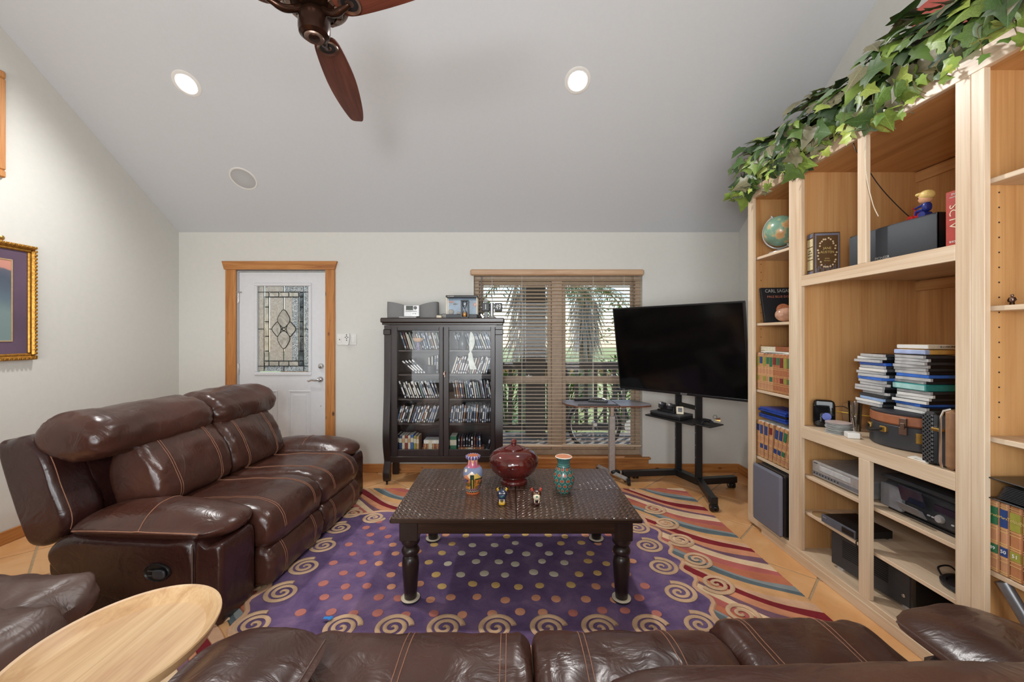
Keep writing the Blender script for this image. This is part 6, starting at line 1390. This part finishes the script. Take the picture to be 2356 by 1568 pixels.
text('SONY', .010, pm @ V((-.1088, .085, .034)), pm.to_3x3() @ V((0, -1, 0)), (0, 0, 1), M['stxt'], g)
for sx_, sy_ in ((-.08, -.09), (-.08, .09), (.08, -.09), (.08, .09)): B(pm).cyl((sx_, sy_, 0), (sx_, sy_, .007), .012, None, 12).build('foot', M['black'], g)
g = thing('loose_disc', (1.86, 2.42, C2), 'loose shiny disc lying flat beside the slim disc player', 'disc'); B().lathe([(.008, 0), (.058, 0), (.058, .0014), (.008, .0014)], (1.872, 2.44, C2 + .0006), 40).build('disc', mat('disc_tan', srgb(190, 168, 130), .15, .5), g)
g = thing('av_receiver', (2.05, 2.15, .08), 'large black receiver with side vents and red power light on the bottom shelf', 'receiver')
am = MX.Translation((2.06, 2.155, .0795)) @ MX.Rotation(R(8), 4, 'Z')
B(am).box(-.20, .22, -.20, .21, .018, .205, .005).build('body', M['dgrey'], g); B(am).box(-.205, .225, -.222, -.199, .016, .208, .006).build('front', mat('receiver_front', (.012, .012, .013), .2), g)
b = B(am)
for k in range(9):
    for j in range(2): b.box(-.2015, -.199, -.10 + .13 * j, .01 + .13 * j, .085 + .011 * k, .090 + .011 * k)
tag(b.build('vent_slot', mat('vent_dark', (.004, .004, .004), .8), g), kind='stuff')
B(am).ball((-.14, -.2225, .17), .003, 8, 6).build('power_light', emit('red_led', (1, .05, .03), 2), g); B(am).lathe([(0, .018), (.024, .018), (.026, 0), (0, 0)], (.12, -.222, .12), 24, MX.Rotation(R(90), 3, 'X')).build('volume_knob', M['dgrey'], g)
B(am).ball((-.2015, -.17, .065), (.002, .008, .008), 14, 8).build('side_screw', M['nickel'], g)
for sx_, sy_ in ((-.17, -.17), (-.17, .17), (.19, -.17), (.19, .17)): B(am).cyl((sx_, sy_, 0), (sx_, sy_, .019), .024, None, 16).build('foot', M['silver'], g)
g = thing('turntable_platter', (1.98, 1.74, C2), 'dark glossy round lens-like platter lying on lower right shelf', 'platter'); B().lathe([(0, .008), (.05, .010), (.075, .012), (.08, .020), (.092, .022), (.10, .016), (.10, .006), (.09, .0), (0, 0)], (1.945, 1.715, C2 + .0006), 48).build('platter', mat('smoke_gloss', (.03, .03, .035), .1, .3), g)
cable('coil_cable', [(1.93, 1.83, C2 + .004), (1.95, 1.86, C2 + .02), (1.99, 1.85, C2 + .03), (2.0, 1.81, C2 + .01), (2.04, 1.80, C2 + .004)], .004, M['black'], 'short black cable end beside the round platter on lower shelf')
cable('player_cable', [(1.83, 2.125, C2 + .004), (1.800, 2.125, C2 + .002), (1.797, 2.115, C2 - .03), (1.802, 2.10, C2 - .10)], .003, M['black'], 'thin black cable drooping from the disc player over shelf edge')

# ---- right bay
yy = 1.548
for k, (w_, col, ti, nu) in enumerate(((.036, 'green', 'Darwin', '49'), (.028, 'navy', 'Marx', '50'), (.037, 'olive', 'Tolstoy', '51'), (.036, 'olive', 'Dostoevsky', '52'))):
    greatbook(yy - w_, yy, 1.806, RS[3] + .0005, .272, col, ['tan leather book with green labels numbered 49 in right bay', 'tan leather book with navy labels numbered 50 in right bay', 'olive labelled leather book beside the navy labelled one in right bay', 'olive labelled leather book second after the navy labelled one in right bay'][k], 'numbered leather books in the right bay', nu, ti); yy -= w_ + .002
for k in range(5):
    greatbook(yy - .036, yy, 1.806, RS[3] + .0005, .272, ['green', 'navy', 'red', 'olive', 'green'][k], '%s tan leather book toward camera after the one numbered 52' % ORD[k], 'numbered leather books in the right bay', str(53 + k), None); yy -= .038
bz0 = RS[3] + .2745
g = thing('ring_binder', (1.85, 1.42, bz0), 'black ring binder lying on the numbered leather books in right bay', 'binder'); B().box(1.79, 2.06, 1.30, 1.535, bz0 + .0005, bz0 + .005, .002).box(1.79, 2.06, 1.30, 1.535, bz0 + .075, bz0 + .080, .002).box(1.785, 1.7905 + .004, 1.53, 1.535, bz0, bz0 + .08, .001).box(2.055, 2.06, 1.30, 1.535, bz0 + .003, bz0 + .078, .001).build('cover', mat('binder_vinyl', (.012, .012, .013), .25), g)
b = B()
for k in range(9): b.box(1.80, 2.04, 1.305, 1.51 - .003 * k, bz0 + .010 + .006 * k, bz0 + .013 + .006 * k)
tag(b.build('sleeves', M['dgrey'], g), kind='stuff'); B().box(1.86, 1.98, 1.505, 1.528, bz0 + .008, bz0 + .04, .004).build('ring_clip', M['nickel'], g)
g = thing('metal_tube', (1.84, 1.48, .08), 'brushed grey metal tube leaning in the bottom of the right bay', 'tube'); B().tube([(1.90, 1.33, .10), (1.815, 1.505, .485)], .020, 18).tube([(1.8625, 1.4075, .27), (1.858, 1.4165, .29)], .0215, 18).build('tube', mat('grey_tube', (.20, .20, .21), .35, .6), g)
g = thing('tiny_robot', (1.85, 1.45, RS[1]), 'tiny dark metal robot figure on the middle right shelf', 'figurine'); q = V((1.83, 1.49, RS[1] + .0005)); B().soft(q + V((0, 0, .020)), (.006, .007, .009), 3).build('torso', M['bronzel'], g); B().soft(q + V((0, 0, .034)), (.004, .0045, .005), 3).build('head', M['bronzel'], g)
for s_ in (-1, 1): B().tube([q + V((0, s_ * .004, .014)), q + V((0, s_ * .005, .0)) ], .003, 8).build('leg', M['bronze'], g); B().tube([q + V((0, s_ * .007, .027)), q + V((0, s_ * .012, .018)), q + V((-.003, s_ * .008, .012))], .0024, 8).build('arm', M['bronze'], g)
# ------------------------------------------------------------------ ivy garland along the top of the bookcase
iv = thing('ivy_garland', (1.80, 2.1, 2.478), 'artificial ivy garland trailing along the top front of the bookcase', 'garland')
GR = [(srgb(64, 92, 42), .22), (srgb(90, 118, 52), .25), (srgb(120, 144, 62), .17), (srgb(158, 174, 82), .09), (srgb(120, 116, 88), .19), (srgb(50, 70, 42), .10)]
gm = []
for k, (c, _) in enumerate(GR):
    m, t, p = nodes('ivy_leaf_%d' % k); sets(p, Roughness=.42); co = coords(t); sx = t.nodes.new('ShaderNodeSeparateXYZ'); t.links.new(co, sx.inputs[0])
    oi = t.nodes.new('ShaderNodeObjectInfo'); hs = t.nodes.new('ShaderNodeHueSaturation'); mr = t.nodes.new('ShaderNodeMapRange'); mr.inputs[3].default_value = .8; mr.inputs[4].default_value = 1.2; t.links.new(oi.outputs['Random'], mr.inputs[0]); t.links.new(mr.outputs[0], hs.inputs['Value'])
    n_ = noise(t, co, 20, 3); base = ramp(t, [(.35, tuple(x * .8 for x in c)), (.65, tuple(min(1, x * 1.2) for x in c))], n_)
    vein = MT(t, 'LESS_THAN', MT(t, 'ABSOLUTE', sx.outputs[0]), .012); base = mixc(t, MT(t, 'MULTIPLY', vein, .6), base, tuple(min(1, x * 1.8 + .03) for x in c))
    t.links.new(base, hs.inputs['Color']); t.links.new(hs.outputs[0], p.inputs['Base Color']); gm.append(m)
m, t, p = nodes('ivy_variegated'); sets(p, Roughness=.4); co = coords(t); sx = t.nodes.new('ShaderNodeSeparateXYZ'); t.links.new(co, sx.inputs[0]); t.links.new(mixc(t, MT(t, 'GREATER_THAN', MT(t, 'ADD', MT(t, 'ABSOLUTE', sx.outputs[0]), MT(t, 'MULTIPLY', noise(t, co, 9), .3)), .42), srgb(112, 132, 100), srgb(206, 212, 192)), p.inputs['Base Color']); gm.append(m)
def leafmesh(m_, wide, curl):
    half = [(0, -.10), (.20, -.22), (.40, -.14), (.36, .06), (.56, .22), (.30, .36), (.18, .58), (.0, 1.0)]
    out = [(x * wide, y) for x, y in half] + [(-x * wide, y) for x, y in half[-2:0:-1]]
    def Z(x, y): return -.28 * abs(x) * curl - .25 * curl * max(0, y - .1) ** 2 + .03 * math.sin(9 * x)
    b = B(); n = len(out); vs = [(x, y, Z(x, y)) for x, y in out] + [(x * .5, y * .5 + .1, Z(x * .5, y * .5 + .1) + .02) for x, y in out] + [(0, .2, .03)]
    b.add(vs, [(i, (i + 1) % n, n + (i + 1) % n, n + i) for i in range(n)] + [(n + i, n + (i + 1) % n, 2 * n) for i in range(n)])
    me = b.mesh('leaf', m_, 80); return me
LM = [[leafmesh(m_, wd, cu) for wd, cu in ((1, .6), (.85, 1.3), (1.1, -.3))] for m_ in gm]
wts = [w_ for _, w_ in GR] + [.07]
def leafpose(front):
    u = random.random(); y = 3.16 - 2.15 * u
    a = random.uniform(-75, 150) if front else random.uniform(-60, 180)       # angle around the bundle, 0 = room side, 90 = up
    rx_, rz_ = .17, .20; k = random.uniform(.72, 1.05) if front else random.uniform(.2, .7)
    lump = 1 + .22 * math.sin(11 * y) + .12 * math.sin(23 * y + 1)
    if y > 3.06: lump *= .75
    c = V((1.86 - rx_ * k * lump * math.cos(R(a)), y, 2.60 + rz_ * k * lump * math.sin(R(a))))
    if c.x > 1.765 and c.z < 2.49: c.z = 2.49 + random.random() * .06
    n = V((-math.cos(R(a)), random.uniform(-.75, .25), math.sin(R(a)) + .25)).normalized()
    tip = V((random.uniform(-.7, .3), random.uniform(-.8, .8), random.uniform(-1.2, .25))); tip = (tip - n * tip.dot(n)).normalized()
    sd = tip.cross(n); s_ = random.uniform(.062, .128)
    return MX((sd * s_, tip * s_, n * s_)).transposed().to_4x4(), c
lv_ = []; random.seed(21)
for i in range(300):
    mm, c = leafpose(True); ci = random.choices(range(7), wts)[0]; o = bpy.data.objects.new('leaf', LM[ci][random.randrange(3)]); COL.objects.link(o); o.parent = iv
    mm.translation = c - V((1.80, 2.1, 2.478)); o.matrix_basis = mm; lv_.append(c)
b = B()
for i in range(520):
    mm, c = leafpose(i % 2 == 0); mm.translation = c; me = LM[0][i % 3]; n = len(b.v); b.v += [mm @ v_.co for v_ in me.vertices]
    k = random.choices(range(7), wts)[0]
    for q in me.polygons: b.f.append([j + n for j in q.vertices]); b.k.append(k)
tag(b.build('foliage', gm, iv, 80, fix=False), kind='stuff')
b = B(); m_stem = mat('ivy_stem', srgb(112, 100, 56), .6)
for k in range(3): b.tube(crom([(1.86 + .04 * math.sin(i * 1.7 + k * 2), 3.15 - .19 * i, 2.55 + .05 * math.sin(i * 1.1 + k)) for i in range(12)], 90, False), .006, 6)
for k in range(26):
    y = 3.18 - .083 * k; x = 1.735 + random.uniform(-.03, .02); L = random.uniform(.05, .15); b.tube(crom([(1.82, y, 2.56), (x, y - .01, 2.53), (x - .012, y - .03, 2.50 - L * .5), (x + random.uniform(-.01, .0), y - random.uniform(.02, .08), 2.50 - L)], 14, False), .0016, 5)
    for j in range(3):
        mm, c = leafpose(True); s_ = .55; mm = mm @ MX.Scale(s_, 4)
        q = V((x - .014 - random.random() * .012, y - .03 + random.uniform(-.03, .03), 2.50 - L * (j + 1) / 3)); mm.translation = q; ci = random.choices(range(7), [1, 2, 4, 5, 1, 1, 3])[0]; me = LM[ci][0]
        bb = B(); bb.v = [mm @ v_.co for v_ in me.vertices]; bb.f = [list(q_.vertices) for q_ in me.polygons]; bb.k = [0] * len(bb.f)
        lv_.append((bb, gm[ci]))
tag(b.build('stem', m_stem, iv), kind='stuff')
bb = B()
for q in lv_:
    if isinstance(q, tuple):
        n = len(bb.v); bb.v += q[0].v; bb.f += [[j + n for j in f] for f in q[0].f]; bb.k += [gm.index(q[1])] * len(q[0].f)
tag(bb.build('hanging_leaves', gm, iv, 80, fix=False), kind='stuff')
g = thing('red_box', (2.1, 1.75, 2.485), 'red cardboard box lying on top of the bookcase behind the ivy', 'box'); B(MX.Translation((2.25, 2.02, 2.4825))).box(-.07, .07, -.2, .2, 0, .66, .004).build('carton', mat('red_card', srgb(196, 92, 80), .6), g)

# ------------------------------------------------------------------ ceiling fan
X0f, Y0f, ZB = -.655, 1.366, 2.475
fn = thing('ceiling_fan', (X0f, Y0f, 2.6), 'dark bronze ceiling fan with reddish wooden blades hanging from the vaulted ceiling', 'fan')
BR, BL_ = M['bronze'], M['bronzel']; o_ = (X0f, Y0f, 0)
B().lathe([(0, 2.385), (.036, 2.387), (.047, 2.395), (.050, 2.41), (.050, 2.45), (.046, 2.462), (.040, 2.47), (0, 2.47)], o_, 40).build('switch_housing', BR, fn, 30)
B().lathe([(.016, 2.384), (.030, 2.382), (.032, 2.388), (.018, 2.390), (.014, 2.395), (0, 2.396), (0, 2.388)], o_, 32).build('cap_ring', BL_, fn, 30); B().lathe([(0, 2.380), (.017, 2.381), (.017, 2.386), (0, 2.386)], o_, 28).build('cap_disc', BR, fn, 30)
B().lathe([(0, 2.475), (.055, 2.475), (.075, 2.482), (.095, 2.492), (.104, 2.51), (.106, 2.56), (.096, 2.60), (.07, 2.625), (.03, 2.64), (.02, 2.67), (0, 2.67)], o_, 48).build('motor_housing', BR, fn, 30)
b = B()
for k in range(16): a = k * math.pi / 8; b.obox((X0f + .079 * math.cos(a), Y0f + .079 * math.sin(a), 2.482), (.009 * math.cos(a), .009 * math.sin(a), .003), (-.011 * math.sin(a), .011 * math.cos(a), 0), (0, 0, .003), .001)
tag(b.build('vent', BL_, fn), kind='stuff')
B().lathe([(.096, 2.494), (.107, 2.50), (.108, 2.512), (.100, 2.516)], o_, 48).build('trim_ring', BL_, fn, 30)
b = B().cyl((X0f, Y0f, 2.66), (X0f, Y0f, ceil_z(Y0f) - .05), .014, None, 16); b.build('down_rod', BR, fn); zc_ = ceil_z(Y0f); B().lathe([(0, zc_ - .14), (.03, zc_ - .14), (.06, zc_ - .08), (.068, zc_ + .02), (0, zc_ + .02)], o_, 32).build('canopy', BR, fn)
m_bl = wood('red_oak_blade', [(.075, .018, .010), (.13, .036, .020), (.19, .065, .040)], 'x', 26, .35, False, .07)
for k, dg in enumerate((98.4, 218.4, 338.4)):
    fm = MX.Translation((X0f, Y0f, 0)) @ MX.Rotation(R(dg), 4, 'Z')
    pm = fm @ MX.Translation((0, 0, 2.458)) @ MX.Rotation(R(-9), 4, 'X')
    oc = crom([(.115, -.036, 0), (.10, 0, 0), (.115, .036, 0), (.20, .050, 0), (.36, .058, 0), (.50, .052, 0), (.62, .038, 0), (.66, .026, 0), (.672, .0, 0), (.664, -.022, 0), (.55, -.042, 0), (.36, -.056, 0), (.20, -.050, 0)], 60)
    bl_o = bpy.data.objects.new('blade', B().loft([[(p.x, p.y, -.003) for p in oc], [(p.x, p.y, .003) for p in oc]]).mesh('blade', m_bl, 40)); COL.objects.link(bl_o); recalc(bl_o.data); bl_o.parent = fn; bl_o.matrix_basis = wm(fn).inverted() @ pm
    B(pm).lathe([(.028, -.005), (.036, -.009), (.038, -.004), (.036, -.002), (.026, -.002), (.022, -.003)], (.150, 0, 0), 32).build('blade_ring', BL_, bl_o); B(pm).lathe([(0, -.0045), (.027, -.0055), (.027, -.003), (0, -.003)], (.150, 0, 0), 24).build('ring_hollow_disc', M['blackm'], bl_o)  # black disc fills each ring, painting in the dark of its hollow
    B(fm).tube(crom([(.040, 0, 2.466), (.062, 0, 2.452), (.09, 0, 2.440), (.118, 0, 2.444), (.148, 0, 2.452)], 20, False), [.012] * 14 + [.011, .010, .010, .009, .009, .008], 12).build('blade_arm', BR, bl_o)

# ------------------------------------------------------------------ recessed lights and ceiling speaker
sl_ = math.atan(SL)
def ceiling_at(px, py):
    t = (EV + SL * YW - 1.39) / (SL + (772 - py) / F); return V(((px - 1174) * t / F, t, 1.39 + (772 - py) / F * t))
CR = MX.Rotation(math.pi - sl_ * 1.0, 3, 'X')
nrm_c = V((0, -math.sin(sl_), -math.cos(sl_)))
cx_, cy_ = V((1, 0, 0)), V((1, 0, 0)).cross(nrm_c) * -1
CM3 = MX((V((1, 0, 0)), nrm_c.cross(V((1, 0, 0))), nrm_c)).transposed()
lamp_m = emit('lamp_glow', (1, .985, .95), 9)
for k, (px, py) in enumerate(((429.5, 192.5), (1329, 185.5))):
    q = ceiling_at(px, py); g = thing('recessed_light', q, ['glowing recessed ceiling light above the front door side', 'glowing recessed ceiling light above the window side'][k], 'light', 'recessed ceiling lights')
    B().lathe([(.068, -.004), (.072, .004), (.088, .005), (.095, .002), (.096, -.003), (.07, -.004)], q, 48, CM3).build('trim_ring', M['wht'], g, 30); B().lathe([(0, .003), (.056, .003), (.064, .002), (.066, -.003), (0, -.003)], q, 40, CM3).build('lens', lamp_m, g)
    o = light('recessed_lamp', 'SPOT', q + nrm_c * .06, 120, (1, .985, .96), (0, 0, 0), spot_size=R(172), spot_blend=1.0, shadow_soft_size=.07); o.rotation_mode = 'QUATERNION'; o.rotation_quaternion = nrm_c.to_track_quat('-Z', 'Y')
q = ceiling_at(560, 411); g = thing('ceiling_speaker', q, 'round pale in-ceiling speaker grille above the front door', 'speaker')
B().lathe([(.098, -.002), (.100, .004), (.112, .004), (.116, -.002)], q, 48, CM3).build('ring', M['wht'], g, 30); B().lathe([(0, .003), (.099, .002), (.099, -.002), (0, -.002)], q, 48, CM3).build('grille', mat('speaker_mesh', srgb(176, 176, 176), .8, sc=500, var=.1), g)

# ------------------------------------------------------------------ framed pictures on the left wall
g = thing('gilt_framed_picture', (XL, 2.55, 1.62), 'gilt framed picture with plum mat hanging low on the left wall', 'picture')
y0, y1, z0, z1 = 2.16, 2.893, 1.222, 2.018; xw = XL + .0005
def yframe(b, y0, y1, z0, z1, w_, x0, x1, c=.006):
    b.box(x0, x1, y0, y1, z1 - w_, z1, c).box(x0, x1, y0, y1, z0, z0 + w_, c).box(x0, x1, y0, y0 + w_, z0 + w_, z1 - w_, c).box(x0, x1, y1 - w_, y1, z0 + w_, z1 - w_, c); return b
yframe(B(), y0, y1, z0, z1, .028, xw, xw + .034, .010).build('outer_frame', M['gold'], g); yframe(B(), y0 + .026, y1 - .026, z0 + .026, z1 - .026, .020, xw, xw + .024, .006).build('inner_frame', M['gold'], g)
b = B()
for k in range(30):
    for zz_ in (z1 - .010, z0 + .010): b.soft((xw + .034, y1 - .012 - .0245 * k, zz_), (.006, .010, .009), 2.4, 4)
for k in range(31): b.soft((xw + .034, y1 - .010, z0 + .02 + .0255 * k), (.006, .009, .010), 2.4, 4)
tag(b.build('carved_ornament', M['gold'], g, 60), kind='stuff')
B().box(xw, xw + .012, y0 + .045, y1 - .045, z0 + .045, z1 - .045).build('mat_board', mat('plum_mat', srgb(96, 76, 96), .85, var=.12, sc=4), g)
yi0, yi1, zi0, zi1 = 2.30, 2.757, 1.356, 1.898
yframe(B(), yi0 - .006, yi1 + .006, zi0 - .006, zi1 + .006, .008, xw + .010, xw + .0165, .001).build('mat_bevel', mat('bevel_tan', srgb(178, 150, 108), .6), g)
m, t, p = nodes('landscape_print'); sets(p, Roughness=.6); sx = t.nodes.new('ShaderNodeSeparateXYZ'); co = coords(t); t.links.new(co, sx.inputs[0]); hgt = MT(t, 'ADD', MT(t, 'MULTIPLY', sx.outputs[2], 1.8), MT(t, 'MULTIPLY', noise(t, co, 4), .35)); t.links.new(ramp(t, [(.0, srgb(120, 140, 140)), (.25, srgb(92, 108, 122)), (.48, srgb(78, 88, 104)), (.56, srgb(96, 96, 110)), (.58, srgb(198, 138, 122)), (1, srgb(214, 158, 140))], hgt), p.inputs['Base Color'])
B().box(xw + .010, xw + .0135, yi0, yi1, zi0, zi1).build('print', m, g); B().lathe([(0, 0), (.014, .002), (.016, .008), (.010, .012), (0, .013)], (xw, 2.71, z1 + .022), 20, MX.Rotation(R(90), 3, 'Y')).build('hanger', M['brass'], g)
g = thing('brown_framed_picture', (XL, 2.40, 2.79), 'brown framed picture hanging high on the left wall edge of view', 'picture'); y0, y1, z0, z1 = 2.05, 2.722, 2.437, 3.143
yframe(B(), y0, y1, z0, z1, .05, xw, xw + .026, .008).build('frame', M['cedarz'], g); B().box(xw, xw + .014, y0 + .05, y1 - .05, z0 + .05, z1 - .05).build('print', mat('dim_print', srgb(150, 140, 120), .7, var=.3, sc=6), g)
